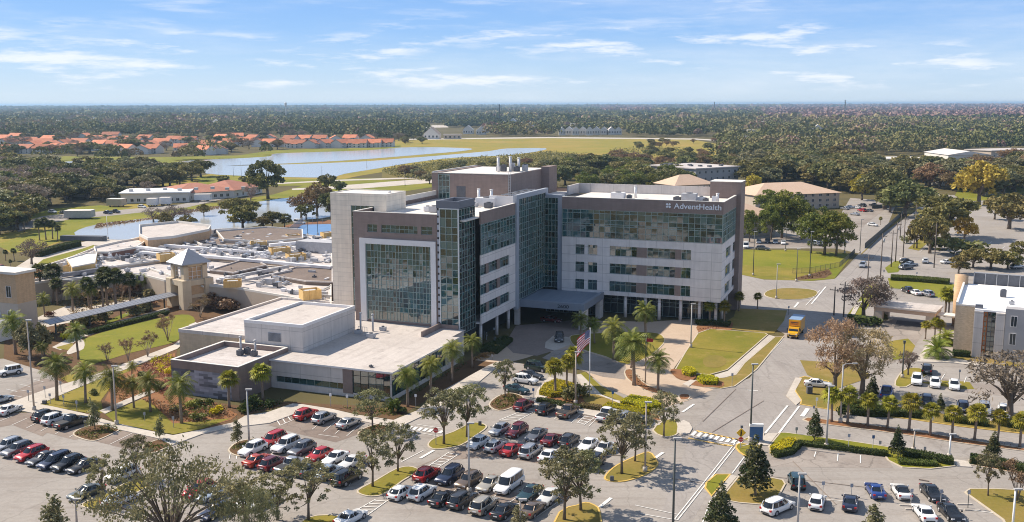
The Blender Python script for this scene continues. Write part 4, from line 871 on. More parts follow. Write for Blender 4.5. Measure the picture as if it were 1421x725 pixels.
# glazed corner tower
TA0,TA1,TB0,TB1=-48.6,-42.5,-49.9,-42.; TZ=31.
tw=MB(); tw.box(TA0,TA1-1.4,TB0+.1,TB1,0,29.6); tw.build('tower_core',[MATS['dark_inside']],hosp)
cap=MB(); cap.box(TA0-.1,TA1-1.3,TB0-.1,TB0+.35,29.55,TZ); cap.box(TA1-1.75,TA1-1.3,TB0+.35,TB1,29.55,TZ); cap.box(TA0-.1,TA0+.35,TB0+.35,TB1,29.55,TZ); cap.box(TA0+.35,TA1-1.75,TB1-.45,TB1,29.55,TZ); cap.build('tower_cap',[MATS['steel_blue']],hosp)
rr=MB(); rr.box(TA0+.35,TA1-1.75,TB0+.35,TB1-.45,29.9,30.1); rr.build('tower_roof',[MATS['roof_white']],hosp)
curtain(hosp,(TA0+.65,TB0),(TA1-1.5,TB0),4.4,29.4,3,[4.4,5.8,7.2,8.6,10.1,11.6,13,14.4,15.8,17.2,18.6,20,21.4,22.9,24.4,25.8,27.6,29.4],'tower_glass','glass_facade',mw=.1,tilt=.01)
curtain(hosp,(TA1-1.4,TB0),(TA1-1.4,TB1),4.0,29.4,6,18,'tower_glass','glass_atrium',mw=.08)
tf=MB(); tf.box(TA0+.5,TA0+.65,TB0-.15,TB0+.1,4.2,29.55); tf.box(TA1-1.5,TA1-1.3,TB0-.15,TB0+.08,4.,29.55); tf.box(TA0+.65,TA1-1.5,TB0-.15,TB0+.1,29.4,29.55); tf.build('tower_frame',[MATS['frame_white']],hosp)
st=MB()
for k in range(17): st.box(TA0+.05,TA0+.5,TB0-.05,TB0+.1,5.+k*1.44,5.+k*1.44+1.0)
st.build('tower_edge_panel',[MATS['frame_grey']],hosp)
# stair tower at the far left
SA0,SA1,SB0,SB1=-78.3,-64.6,-41.5,-32.5
s_=MB(); sg0,sg1=onA(487,300,SB0)[0]-SA0,onA(519,290,SB0)[0]-SA0
holes_wall(s_,(SA0,SB0),(SA1,SB0),0,30.95,[(sg0,sg1,4.,28.4)],.3); holes_wall(s_,(SA1,SB0),(SA1,SB1),0,30.95,[],.3); holes_wall(s_,(SA1,SB1),(SA0,SB1),0,30.95,[],.3); holes_wall(s_,(SA0,SB1),(SA0,SB0),0,30.95,[],.3)
s_.build('stair_tower_wall',[MATS['stair_cream']],hosp)
q=MB(); q.box(SA0+.01,SA1-.01,SB0+.31,SB1-.01,30.5,30.9); q.build('stair_tower_roof',[MATS['roof_white']],hosp)
cp=MB(); 
for x0,x1,y0,y1 in ((SA0-.05,SA1+.05,SB0-.05,SB0+.3),(SA0-.05,SA1+.05,SB1-.3,SB1+.05),(SA0-.05,SA0+.3,SB0+.3,SB1-.3),(SA1-.3,SA1+.05,SB0+.3,SB1-.3)): cp.box(x0,x1,y0,y1,30.95,31.05)
cp.build('stair_tower_coping',[MATS['coping']],hosp)
curtain(hosp,(SA0+sg0,SB0+.25),(SA0+sg1,SB0+.25),4.,28.4,5,20,'stair_glass','glass_facade',mw=.08)
# rear mechanical block on the roof
BA0,BA1,BB0,BB1=-69.2,-49.2,-10.,17.
q=MB(); q.box(-64.4,BA1,BB0,BB1,27,33.3); q.box(BA0,-67.4,BB0,BB1,20,33.6); q.box(BA1,BA1+2.2,BB1-4,BB1+2,27,34.0); q.build('mechanical_block',[MATS['wall_brown']],hosp)
curtain(hosp,(-67.4,BB0+.1),(-64.4,BB0+.1),20,33.2,3,9,'block_glass','glass_window',mw=.12)
q=MB(); q.box(BA0+.3,BA1-.3,BB0+.3,BB1-.3,33.3,33.42); q.build('block_roof',[MATS['roof_white']],hosp)
q=MB(); q.box(BA0,BA1+.05,BB0-.06,BB0+.3,33.42,33.55); q.box(BA0,BA0+.4,BB0+.3,BB1,33.6,33.8); q.build('block_coping',[MATS['coping']],hosp)
q=MB(); q.box(-62.6,-60.2,BB0-.04,BB0+.1,27.3,30.4); q.build('service_door',[MATS['unit_dark']],hosp)
q=MB(); q.seg((-48.5,BB0-.25,28.4),(-48.5+.0,BB0-.25,34),.05,.05); q.seg((-49.,BB0-.25,28.4),(-49.,BB0-.25,34),.05,.05)
for k in range(14): q.seg((-49,BB0-.25,28.6+k*.38),(-48.5,BB0-.25,28.6+k*.38),.04,.04)
q.build('roof_ladder',[MATS['steel']],hosp)
# roof equipment
def unit(parent,a,b_,z,sx,sy,h,m='unit_grey',name='rooftop_unit',legs=True):
    q=MB(); q.box(a-sx/2,a+sx/2,b_-sy/2,b_+sy/2,z+.15,z+h); q.box(a-sx/2+.1,a+sx/2-.1,b_-sy/2+.1,b_+sy/2-.1,z,z+.15); o=q.build(name,[MATS[m]],parent)
    f=MB(); f.cyl(a,b_,z+h,z+h+.18,min(sx,sy)*.32,12); f.box(a-sx/2-.02,a-sx/2,b_-sy/2+.15,b_+sy/2-.15,z+.4,z+h-.2); f.build('fan_cowl',[MATS['unit_dark']],o); return o
for a,b_,sx,sy,h,m in ((-26.5,5,3.2,2.2,1.5,'unit_white'),(-24,6,1.2,1.2,.8,'unit_dark'),(-9,4,3.4,2.4,1.9,'unit_grey'),(-12,4.5,1.6,1.4,.9,'unit_dark'),(-6.6,6,1.8,1.5,1.,'unit_white'),(-5,3.2,1.2,1.2,.9,'unit_dark'),(-3.2,4,1.,.8,1.4,'unit_white'),
    (-55,-38,1.8,1.6,1.3,'unit_grey'),(-53.2,-37.6,1.4,1.4,1.5,'unit_dark'),(-51.6,-38.6,1.5,1.2,1.2,'unit_grey'),(-57,-37,1.4,1.2,1.1,'unit_white'),(-49.5,-22,4.6,3,1.9,'unit_white'),(-47.5,-26,1.6,1.6,1.2,'unit_dark'),(-46.2,-20.5,1.4,1.4,1.,'unit_dark'),(-51.5,-25,1.8,1.2,.9,'unit_grey')):
    unit(hosp,a,b_,27.22,sx,sy,h,m)
for a,b_,z,h in ((-55,-2,33.42,3.6),(-53.,1,33.42,3.6),(-51.5,3,33.42,3.2),(-52,-21,27.2,3.6),(-49.3,-20,27.2,3.4),(-23,8,27.2,2.8),(-2.6,5,27.2,1.9),(-66.8,-36,27.2,3.8)):
    q=MB(); q.cyl(a,b_,z,z+h,.32,10); q.cyl(a,b_,z+h,z+h+.15,.42,10); q.build('exhaust_stack',[MATS['unit_white']],hosp,True)
for k in range(5): unit(hosp,-56+k*1.5,1+k*.6-1.2*(k%2),33.42,1.2,1.2,1.2+.4*(k%3),('unit_grey','unit_dark')[k%2])
# entrance canopy
q=MB(); CA0,CA1,CB0,CB1=-43.6,-27.,-20.5,-4.6
q.box(CA0,CA1,CB0,CB0+1.,4.3,5.9); q.box(CA1-.8,CA1,CB0+1.,CB1,4.3,5.9); q.box(CA0,CA0+.8,CB0+1.,CB1,4.3,5.9); q.box(CA0+.8,CA1-.8,CB0+1.,CB1,4.5,5.); q.build('canopy_fascia',[MATS['canopy_grey']],hosp)
q=MB(); q.box(CA0+.8,CA1-.8,CB0+1.,CB1,5.5,5.62); q.build('canopy_roof',[MATS['roof_canopy']],hosp)
for x0,x1,y0,y1 in ((CA0,CA0+1.1,CB0,CB0+1.1),(CA1-1.2,CA1,CB0,CB0+3.4),(CA1-1.2,CA1,-7.5,-5.)): q=MB(); q.box(x0+.01,x1-.01,y0+.01,y1-.01,0,4.3); q.build('canopy_pillar',[MATS['precast']],hosp)
text_mesh('address_number','2600',1.05,.03,'letter_dark',hosp,(-33.2,CB0-.05,4.75),(PI/2,0,0),2.7,.012)
curtain(hosp,(-41.5,-4.7),(-28,-4.7),.2,4.4,12,2,'entrance_glass','glass_plain')
# ------------------------------------------------------------------ the low pavilion in front
pav=empty('pavilion_building',OC,-TH,'low flat-roofed grey concrete pavilion with windowless box on its roof','building')
PA0,PA1,PB0,PB1=-66.,-41.5,-83.,-49.6; PZ=5.2
q=MB(); hp=[(onA(461,530,PB0)[0]-9-PA0,onA(478,533,PB0)[0]-PA0,1.1,2.25),(-49.1-PA0,PA1-.15-PA0,.75,4.75)]
hp[0]=(1.2,15.3,1.1,2.25)
holes_wall(q,(PA0,PB0),(PA1,PB0),0,PZ-.2,hp,.35)
hp2=[(.15,14.9,.75,4.6),(15.6,21.5,.9,4.6)]
holes_wall(q,(PA1,PB0),(PA1,-56.),0,PZ-.2,hp2,.35); holes_wall(q,(PA1,-56.),(PA1-1.4,-56.),0,PZ-.2,[],.3); holes_wall(q,(PA1-1.4,-56.),(PA1-1.4,-50.),0,PZ-.2,[],.3)
q.quad((PA0,PB1,0),(PA0,PB0,0),(PA0,PB0,PZ-.2),(PA0,PB1,PZ-.2)); q.build('wall',[MATS['precast']],pav)
u0,u1,v0,v1=hp[0]; curtain(pav,(PA0+u0,PB0+.3),(PA0+u1,PB0+.3),v0,v1,9,1,'ribbon_window','glass_window',0,.06,.05)
u0,u1,v0,v1=hp[1]; curtain(pav,(PA0+u0,PB0+.2),(PA1-.1,PB0+.2),v0,v1,5,[v0,v0+3.1,v1],'corner_window','glass_window',0,.07,.06,mm='black')
u0,u1,v0,v1=hp2[0]; curtain(pav,(PA1-.15,PB0+u0),(PA1-.15,PB0+u1),v0,v1,10,[v0,v0+3.1,v1],'corner_window','glass_window',0,.07,.06,mm='black')
u0,u1,v0,v1=hp2[1]; curtain(pav,(PA1-.15,PB0+u0),(PA1-.15,PB0+u1),v0,v1,5,2,'side_window','glass_window',0,.07,.06)
q=MB(); q.box(PA0+hp[1][0]-1.9,PA0+hp[1][0]-.12,PB0-.05,PB0+.2,.6,PZ-.25); q.box(PA0+hp[1][0]-.12,PA0+hp[1][0],PB0-.1,PB0+.1,.6,PZ-.25); q.build('pier_panel',[MATS['wall_brown']],pav)
q=MB(); q.box(PA0,PA1+.35,PB0-.3,-56.,PZ-.2,PZ); q.box(PA0,PA1-1.2,-56.,PB1-.1,PZ-.2,PZ); q.build('roof',[MATS['roof_grey']],pav)
q=MB(); q.box(PA0,PA1+.4,PB0-.36,PB0-.3,PZ-.25,PZ+.06); q.box(PA1+.35,PA1+.41,PB0-.3,-56,PZ-.25,PZ+.06); q.build('roof_edge',[MATS['frame_white']],pav)
# curb wall near the tower
q=MB(); q.box(-48.2,-47.9,-58.5,-50.2,PZ,PZ+1.1); q.box(-48.2,-44.,-50.4,-50.2,PZ,PZ+.9); q.build('roof_curb',[MATS['wall_brown']],pav)
# roof box
q=MB(); q.box(-75.6,-62.9,-77,-58.4,PZ-.1,9.8); q.build('roof_box_wall',[MATS['precast']],pav)
q=MB(); q.box(-75.2,-63.3,-76.6,-58.8,9.4,9.82); q.build('roof_box_deck',[MATS['roof_grey']],pav)
q=MB()
for x0,x1,y0,y1 in ((-75.65,-62.85,-77.05,-76.6),(-75.65,-62.85,-58.8,-58.35),(-75.65,-75.2,-76.6,-58.8),(-63.3,-62.85,-76.6,-58.8)): q.box(x0,x1,y0,y1,9.8,10.35)
q.build('roof_box_parapet',[MATS['frame_white']],pav)
q=MB(); q.box(-70.4,-67.5,-77.05,-76.9,6.7,8.4); lv=q.build('louvre',[MATS['unit_grey']],pav)
q=MB()
for k in range(8): q.box(-70.3,-67.6,-77.1,-77.05,6.8+k*.2,6.9+k*.2)
q.build('louvre_blades',[MATS['unit_dark']],lv)
# front wing with slate mosaic
WA0,WA1,WB0,WB1,WZ=-80.,-65.8,-92.2,-77.5,6.
q=MB(); q.box(WA0,WA1,WB0,WB0+.4,4.6,WZ); q.box(WA1-1.6,WA1,WB0+.01,WB0+.4,0,4.6); q.box(WA1-.4,WA1,WB0+.4,WB1,0,WZ); q.box(WA0,WA0+.4,WB0+.4,WB1,4.6,WZ); q.box(WA0+.4,WA1-.4,WB1-.4,WB1,3,WZ); q.build('wing_wall',[MATS['wall_brown']],pav)
q=MB(); q.box(WA0,WA1-1.6,WB0+.05,WB0+.35,0,4.6); q.box(WA0+.05,WA0+.35,WB0+.35,WB1,0,4.6); q.build('slate_mosaic_wall',[MATS['slate_mosaic']],pav)
q=MB(); q.box(WA0+.4,WA1-.4,WB0+.4,WB1-.4,4.9,5.1); q.build('wing_roof',[MATS['roof_pale']],pav)
q=MB(); q.box(WA0-.05,WA1+.05,WB0-.05,WB0+.45,WZ,WZ+.08); q.box(WA0-.05,WA0+.45,WB0+.45,WB1,WZ,WZ+.08); q.box(WA1-.45,WA1+.05,WB0+.45,WB1,WZ,WZ+.08); q.box(WA0+.45,WA1-.45,WB1-.45,WB1,WZ,WZ+.08); q.build('wing_coping',[MATS['coping']],pav)
q=MB(); q.box(WA1,WA1+.15,-83.,-78,1.5,3.9); q.build('trellis_panel',[MATS['unit_dark']],pav)
# left roof section
q=MB(); q.box(-96,-75.7,-71.,-36.,0,4.9); q.box(-79.9,-66,-77.4,-36,0,4.9); q.build('side_wing_wall',[MATS['cream_block']],pav)
q=MB(); q.box(-95.6,-66,-70.6,-36.4,4.95,5.15); q.build('side_wing_roof',[MATS['roof_pale']],pav)
q=MB()
for x0,x1,y0,y1 in ((-96.1,-75.7,-71.1,-70.6),(-96.1,-95.6,-70.6,-36.4),(-96.1,-79,-36.4,-35.9)): q.box(x0,x1,y0,y1,4.9,5.6)
q.build('side_wing_parapet',[MATS['precast']],pav)
for a,b_,z,sx,sy,h,m in ((-72.6,-82.5,5.1,1.,1.,1.,'unit_dark'),(-71.9,-81.3,5.1,.9,.9,1.2,'unit_dark'),(-70,-82.,5.1,1.,1.,.9,'unit_dark'),(-61,-60.5,PZ,1.3,.9,.8,'unit_grey'),(-57,-62.5,PZ,1.5,1.1,.9,'unit_grey'),(-46.2,-81.5,PZ,.7,.5,.3,'unit_dark'),(-57.8,-56.3,PZ,1.2,.9,.8,'unit_grey')): unit(pav,a,b_,z,sx,sy,h,m)
for a,b_,z,h in ((-72.8,-82.,5.1,3.2),(-70.1,-81.4,5.1,2.6),(-61.6,-58.5,PZ,3.6),(-59.4,-57.5,PZ,3.3),(-64,-66,10.,.0)):
    if h: q=MB(); q.cyl(a,b_,z,z+h,.2,8); q.cyl(a,b_,z+h,z+h+.25,.28,8); q.build('vent_stack',[MATS['unit_grey']],pav,True)
q=MB()
for k in range(5): q.seg((-62.+k*.5,-58.8,PZ+.1),(-62+k*.5,-58.8,PZ+1.1),.06,.06)
q.seg((-62,-58.8,PZ+1.05),(-60,-58.8,PZ+1.05),.06,.06); q.build('pipe_rail',[MATS['unit_grey']],pav)
# ================================================================== OTHER BUILDINGS
def frame_of(p0,p1):
    """local frame on the ground: origin p0, x towards p1"""
    d=(p1-p0); d.z=0; return Vector((p0.x,p0.y,0)),math.atan2(d.y,d.x),d.length
def windows_row(parent,x0,x1,y,z0,z1,n,w,gm='glass_plain',fm='frame_white',side=-1,axis='x',at=0.):
    for i in range(n):
        c=x0+(x1-x0)*(i+.5)/n; q=MB(); d=.05
        if axis=='x':
            q.quad((c-w/2,y+side*d,z0),(c+w/2,y+side*d,z0),(c+w/2,y+side*d,z1),(c-w/2,y+side*d,z1)); o=q.build('window',[MATS[gm]],parent)
            f=MB(); k=.07
            for a,b_,e,g_ in ((c-w/2-k,c-w/2,z0-k,z1+k),(c+w/2,c+w/2+k,z0-k,z1+k),(c-w/2,c+w/2,z0-k,z0),(c-w/2,c+w/2,z1,z1+k),(c-.03,c+.03,z0,z1)): f.box(a,b_,min(y+side*.1,y+side*.01),max(y+side*.1,y+side*.01),e,g_)
        else:
            q.quad((y+side*d,c-w/2,z0),(y+side*d,c+w/2,z0),(y+side*d,c+w/2,z1),(y+side*d,c-w/2,z1)); o=q.build('window',[MATS[gm]],parent)
            f=MB(); k=.07
            for a,b_,e,g_ in ((c-w/2-k,c-w/2,z0-k,z1+k),(c+w/2,c+w/2+k,z0-k,z1+k),(c-w/2,c+w/2,z0-k,z0),(c-w/2,c+w/2,z1,z1+k),(c-.03,c+.03,z0,z1)): f.box(min(y+side*.1,y+side*.01),max(y+side*.1,y+side*.01),a,b_,e,g_)
        f.build('frame',[MATS[fm]],o)
# --- bell tower
p0=G(255.2,431);p1=G(230.3,424); o_,rz,s=frame_of(p0,p1); s=8.4
bt=empty('bell_tower',o_,rz,'cream open clock-style tower with grey pyramid roof at the end of the covered walkway','tower')
# x to the left corner, y must go to the right-back: mirror by using negative y
m='stucco_bell'; lw_=2.3
for k,(x,y) in enumerate(((0,0),(s-lw_,0),(0,-s),(s-lw_,-s))):
    q=MB(); y0=-lw_ if y==0 else -s; q.box(x,x+lw_,y0,y0+lw_,0,7.2); q.build('pillar',[MATS[m]],bt)
q=MB()
for x0,x1,y0,y1 in ((lw_,s-lw_,-1.9,-.4),(lw_,s-lw_,-s+.4,-s+1.9),(.4,1.9,-s+lw_,-lw_),(s-1.9,s-.4,-s+lw_,-lw_)): q.box(x0,x1,y0,y1,5.7,7.); 
q.box(.5,1.6,-s+lw_,-lw_,2.6,3.4); q.build('beam',[MATS[m]],bt)
i0=1.0; i1=s-1.0; w2=1.3
for x,y in ((i0,-i0-w2),(i1-w2,-i0-w2),(i0,-i1),(i1-w2,-i1)): q=MB(); q.box(x,x+w2,y,y+w2,7.2,11.); q.build('belfry_post',[MATS[m]],bt)
q=MB(); q.box(i0,i1,-i0-w2,-i0,10.4,11.); q.box(i0,i1,-i1,-i1+w2,10.4,11.); q.box(i0,i0+w2,-i1+w2,-i0-w2,10.4,11.); q.box(i1-w2,i1,-i1+w2,-i0-w2,10.4,11.); q.box(i0+.2,i1-.2,-i1+.2,-i0-.2,6.9,7.2); q.build('belfry_beam',[MATS[m]],bt)
for ax in ('x','y'):
    q=MB()
    for k in range(4):
        t=i0+w2+(i1-i0-2*w2)*k/3
        if ax=='y': q.box(i0+.5,i0+.62,-t-.06,-t+.06,7.2,10.4)
        else: q.box(t-.06,t+.06,-i0-.62,-i0-.5,7.2,10.4)
    for z in (7.8,9.0,10.): 
        if ax=='y': q.box(i0+.52,i0+.6,-i1+w2,-i0-w2,z,z+.1)
        else: q.box(i0+w2,i1-w2,-i0-.6,-i0-.52,z,z+.1)
    q.build('lattice',[MATS['frame_white']],bt)
q=MB(); q.box(.75,.95,-s+lw_,-lw_,3.4,5.7); q.build('brick_infill',[MATS['tan_brick']],bt); q=MB(); q.box(i0+.72,i0+.78,-i1+w2,-i0-w2,7.2,10.4); q.build('belfry_screen',[MATS['tan_brick']],bt)
q=MB(); e0,e1=-.3+i0*.5,s+.3-i0*.5; c=s/2; P=[(e0,-e0,11.),(e1,-e0,11.),(e1,-e1,11.),(e0,-e1,11.)]
q.add(P+[(c,-c,14.6)]+[(x,y,11.2) for x,y,_ in P],[(0,1,2,3),(0,5,6,1),(1,6,7,2),(2,7,8,3),(3,8,5,0),(5,4,6),(6,4,7),(7,4,8),(8,4,5)]); q.build('pyramid_roof',[MATS['roof_metal']],bt)
# --- covered walkway
a=G(240,407.6,3.2);b_=G(71,446.,3.2); o_,rz,L=frame_of(b_,a)
cw=empty('covered_walkway',o_,rz,'long narrow grey metal walkway roof on green posts crossing the garden','walkway')
q=MB(); w=2.1
q.add([(-2,-w,3.1),(L,-w,3.1),(L,0,3.75),(-2,0,3.75),(L,w,3.1),(-2,w,3.1),(-2,-w,2.95),(L,-w,2.95),(L,0,3.6),(-2,0,3.6),(L,w,2.95),(-2,w,2.95)],[(0,1,2,3),(3,2,4,5),(7,6,9,8),(8,9,11,10),(0,6,7,1),(4,10,11,5),(1,7,8,2),(2,8,10,4),(0,3,9,6),(3,5,11,9)])
for k in range(int(L/1.2)): q.seg((k*1.2,-w,3.13),(k*1.2,0,3.78),.05,.06); q.seg((k*1.2,w,3.13),(k*1.2,0,3.78),.05,.06)
q.build('metal_roof',[MATS['roof_metal']],cw)
for k in range(8):
    x=1+k*(L-4)/7; q=MB(); q.box(x-.12,x+.12,-.15,.15,0,3.5); q.build('post',[MATS['pole_dark']],cw)
# --- left tan brick building
c=ab(0,0); g=G(28.,466); d=g-OC; al,bl=d.dot(E1),d.dot(E2); hh=hgt(28.,466,381.)
tb=empty('brick_building',ab(al,bl),-TH,'tan brick building with pale stone base and arcade at the left edge','building')
q=MB(); q.box(-40,0,0,5,hh*.52,hh); q.build('brick_wall',[MATS['tan_brick']],tb); q=MB(); q.box(-40,.06,-.06,5,0,hh*.52); q.build('stone_base',[MATS['stucco_tan']],tb)
q=MB(); q.box(-40.2,.5,-.5,5.2,hh,hh+.55); q.build('cornice',[MATS['roof_white']],tb)
windows_row(tb,-22,-.5,0,hh*.62,hh*.8,6,1.3); windows_row(tb,-22,-.5,-.06,hh*.22,hh*.4,6,1.3)
q=MB(); q.box(-40,1.,-7.,-.07,3.3,3.8); q.build('arcade_roof',[MATS['roof_metal']],tb); q=MB(); q.box(-40,.8,-6.6,-.08,0,3.3); q.build('arcade_wall',[MATS['stucco_white']],tb); windows_row(tb,-16,.4,-6.6,.5,2.8,5,2.2)
# --- older hospital: sprawling flat roofs behind the garden
oh=empty('low_hospital_block',G(250,372),0,'sprawling flat-roofed old hospital wing crowded with rooftop machinery behind tower','building')
O0=Vector(oh.location)
def roof_poly(name,pix,z,m,wm,base=0.,par=.5,parm='coping',pt=.35):
    P=[Vector(G(x,y,z)[:2])-Vector(O0[:2]) for x,y in pix]; q=MB(); q.prism([tuple(p) for p in P],base,z,0,top=1); o=q.build(name,[MATS[wm],MATS[m]],oh)
    if par:
        ins=inset(P,pt); n=len(P); e=MB()
        for i in range(n):
            j=(i+1)%n; A=[(P[i].x,P[i].y),(P[j].x,P[j].y),(ins[j].x,ins[j].y),(ins[i].x,ins[i].y)]; e.prism(A,z+.01,z+par,0,bottom=False)
        e.build('parapet',[MATS[parm]],o)
    return o
roof_poly('front_roof',[(26,394),(80,384),(135,374),(165,371),(250,359),(300,360),(460,373),(460,428),(400,414),(330,402),(282,397),(228,391),(200,384),(150,384),(60,393),(26,397)],5.,'roof_pale','stucco_tan')
roof_poly('rear_roof',[(60,371),(100,358),(130,346),(192,331),(240,323),(330,318),(460,331),(462,372.5),(300,359.6),(250,358.6),(165,370.6),(135,373.4)],5.6,'roof_pale','stucco_tan')
roof_poly('raised_roof',[(193,315),(247,309.5),(293,315.5),(290,321),(240,331),(205,334),(193,328)],8.5,'roof_grey','tan_brick',par=.8)
roof_poly('raised_roof',[(130,345),(165,337),(195,332),(205,335),(190,345),(150,352),(132,352)],7.,'roof_pale','brick_dark',par=.6)
roof_poly('raised_roof',[(300,322),(370,316),(420,320),(421,332),(370,337),(310,334)],6.8,'roof_dark','stucco_tan',par=.5)
roof_poly('raised_roof',[(92,360),(120,352),(135,352),(132,366),(100,372)],7.2,'roof_white','wood_screen',par=.3)
roof_poly('sunken_roof',[(291,376),(340,360.5),(352,361),(370,369),(324,380)],5.75,'roof_dark','roof_dark',par=.35,parm='roof_pale')
roof_poly('sunken_roof',[(376,383.5),(408,372.5),(462,371),(462,393),(424,391.5)],5.8,'roof_dark','roof_dark',par=.35,parm='roof_pale')
roof_poly('sunken_roof',[(262,333),(300,326),(330,330),(352,336),(320,343),(280,341)],6.,'roof_dark','stucco_grey',par=.5)
def wline(name,p,q_,z,w,h,m):
    b=MB(); b.seg(G(*p,z)-O0,G(*q_,z)-O0,w,h); return b.build(name,[MATS[m]],oh)
for p,q_,z,w,h,m in (((271,354.5),(460,371.5),6.3,1.4,.7,'unit_white'),((229,341),(300,346),6.6,1.2,.8,'unit_white'),((300,346),(374,351.5),6.4,1.,.6,'unit_white'),((374,340.5),(460,333.5),6.6,1.5,.9,'unit_white'),((192,343),(232,348),8.,1.8,.6,'unit_white'),((196,350),(228,353),7.,1.6,.6,'unit_white'),((322,385),(400,370),6.,.7,.8,'unit_grey'),((335,390),(405,376),6.,.5,.6,'unit_grey'),((60,386),(135,375),5.8,1.4,1.,'steel_blue'),((205,372),(282,398),5.3,.3,.4,'coping'),((400,405),(460,412),5.5,.4,.7,'unit_grey'),((240,330),(262,340),6.4,.8,.6,'unit_grey')): wline('roof_duct',p,q_,z,w,h,m)
for x0,y0,x1,y1,h in ((311,398,335,397,2.2),(399,362,422,360,2.6),(375,353,401,351,2.6),(348,343,370,342,2.4),(418,415.5,443,413,3.),(220,363,241,361,3.),(398,332,415,331,2.),(96,377,110,373,2.),(447,330,460,329,2.4)):
    a=G(x0,y0,5.6)-O0; b_=G(x1,y1,5.6)-O0; d=(b_-a); L=d.length; rz=math.atan2(d.y,d.x); c_=(a+b_)/2
    q=MB(); wd=3.4; h*=.72
    for t in (-1,1): q.rbox(c_.x-math.sin(rz)*wd/2*t,c_.y+math.cos(rz)*wd/2*t,5.6,5.6+h,L,.12,rz)
    for t in (-1,1): q.rbox(c_.x+math.cos(rz)*L/2*t,c_.y+math.sin(rz)*L/2*t,5.6,5.6+h,.12,wd-.2,rz)
    for k in range(int(L/1.5)+1):
        u=-L/2+k*1.5; q.rbox(c_.x+math.cos(rz)*u+math.sin(rz)*(wd/2+.08),c_.y+math.sin(rz)*u-math.cos(rz)*(wd/2+.08),5.55,5.7+h,.14,.14,rz)
    q.build('timber_screen',[MATS['wood_screen']],oh)
    q=MB(); q.rbox(c_.x,c_.y,5.6,5.4+h,L*.6,wd*.5,rz); q.build('screened_unit',[MATS['unit_grey']],oh)
Ru=random.Random(5); zone=[(70,372),(140,352),(240,326),(330,322),(455,334),(458,369),(300,357),(250,356),(165,368),(120,374)]; zone2=[(60,388),(165,374),(250,363),(300,363),(458,378),(455,420),(330,398),(240,388),(120,400)]
cnt=0
while cnt<420:
    zz=zone if cnt<350 else zone2; x,y=Ru.uniform(60,460),Ru.uniform(320,420)
    if not in_poly(x,y,zz): continue
    cnt+=1; z=5.6 if zz is zone else 5.; p=G(x,y,z)-O0; k=Ru.random(); sx,sy,h=Ru.uniform(.5,2.4),Ru.uniform(.4,1.5),Ru.uniform(.3,1.5); rz=-TH+Ru.choice([0,PI/2])
    q=MB(); q.rbox(p.x,p.y,z+.2,z+h,sx,sy,rz); q.rbox(p.x,p.y,z,z+.2,sx*.8,sy*.8,rz); mm=Ru.choice(['unit_grey','unit_white','unit_white','unit_grey','unit_dark','steel'])
    if k<.35: q.cyl(p.x,p.y,z+h,z+h+.35,min(sx,sy)*.3,8)
    if k>.55: q.seg((p.x,p.y,z+.35),(p.x+math.cos(rz)*Ru.uniform(2,7),p.y+math.sin(rz)*Ru.uniform(2,7),z+.35),.3,.3)
    q.build('rooftop_unit',[MATS[mm]],oh)
p=G(446,350,5.6)-O0; q=MB(); q.rbox(p.x,p.y,5.6,9.,14,6,-TH); o=q.build('chiller',[MATS['unit_grey']],oh)
# --- brick office with white roof on the right
h_=hgt(1322,488,423.); f0=G(1322,488); dp=G(1333,392.5,h_)-G(1322,423,h_); o_=Vector((f0.x,f0.y,0)); rz=math.atan2(dp.y,dp.x)-PI/2
ob=empty('office_building',o_,rz,'pale block office with brilliant white flat roof and vertical window bays','building')
D=27.6; Wd=34.
q=MB(); q.box(0,3.5,-.4,D,0,h_); q.build('block_wall',[MATS['split_block']],ob)
q=MB(); q.box(3.5,Wd,-1.2,D,0,h_-.02); q.build('rear_wall',[MATS['stucco_grey']],ob)
for x0,x1,y0 in ((3.55,5.2,-3.2),(7.4,9.05,-3.6)):
    q=MB(); q.box(x0,x1,y0,-1.2,0,h_-.3)
    for k in range(int((x1-x0)/.33)): q.box(x0+.08+k*.33,x0+.24+k*.33,y0-.06,y0,0,h_-.3)
    q.build('ribbed_pier',[MATS['precast']],ob)
q=MB(); q.box(9.1,Wd,-3.9,-1.2,0,h_+.8); q.build('grey_wall',[MATS['stucco_grey']],ob)
curtain(ob,(5.2,-1.7),(5.95,-1.7),.3,h_-.6,1,9,'bay_window','glass_window',mm='orange_rust',mw=.2); curtain(ob,(5.95,-1.8),(7.4,-1.8),.3,h_-.6,2,9,'bay_window','glass_window',mm='unit_dark')
windows_row(ob,9.9,11.3,-3.9,h_-2.6,h_-.6,1,1.0); windows_row(ob,9.9,11.3,-3.9,h_-6.2,h_-4.0,1,1.0); windows_row(ob,13,30,-3.9,h_-6.2,h_-4.,6,1.); windows_row(ob,13,30,-3.9,h_-2.6,h_-.6,6,1.)
windows_row(ob,2,20,0,h_-4.5,h_-2,3,1.4,axis='y',side=-1); windows_row(ob,2,20,0,1,3.5,3,1.4,axis='y',side=-1)
q=MB(); q.box(.4,Wd,-.35,D-.7,h_,h_+.05); q.box(3.6,9.05,-3.,-.35,h_-.3,h_+.045); q.build('white_roof',[MATS['roof_brilliant']],ob)
q=MB(); q.box(0,.4,-.4,D,h_,h_+.7); q.box(.4,3.5,-.4,-.1,h_+.05,h_+.3); q.build('roof_parapet',[MATS['coping']],ob)
q=MB(); q.box(2,Wd,D-.4,D,h_,h_+2.6); sc_=q.build('roof_screen',[MATS['unit_dark']],ob); q=MB()
for k in range(14): q.box(2+k*2.3,2.14+k*2.3,D-.6,D-.45,h_,h_+2.7)
q.box(2,Wd,D-.6,D-.45,h_+2.55,h_+2.75); q.build('screen_frame',[MATS['unit_grey']],sc_)
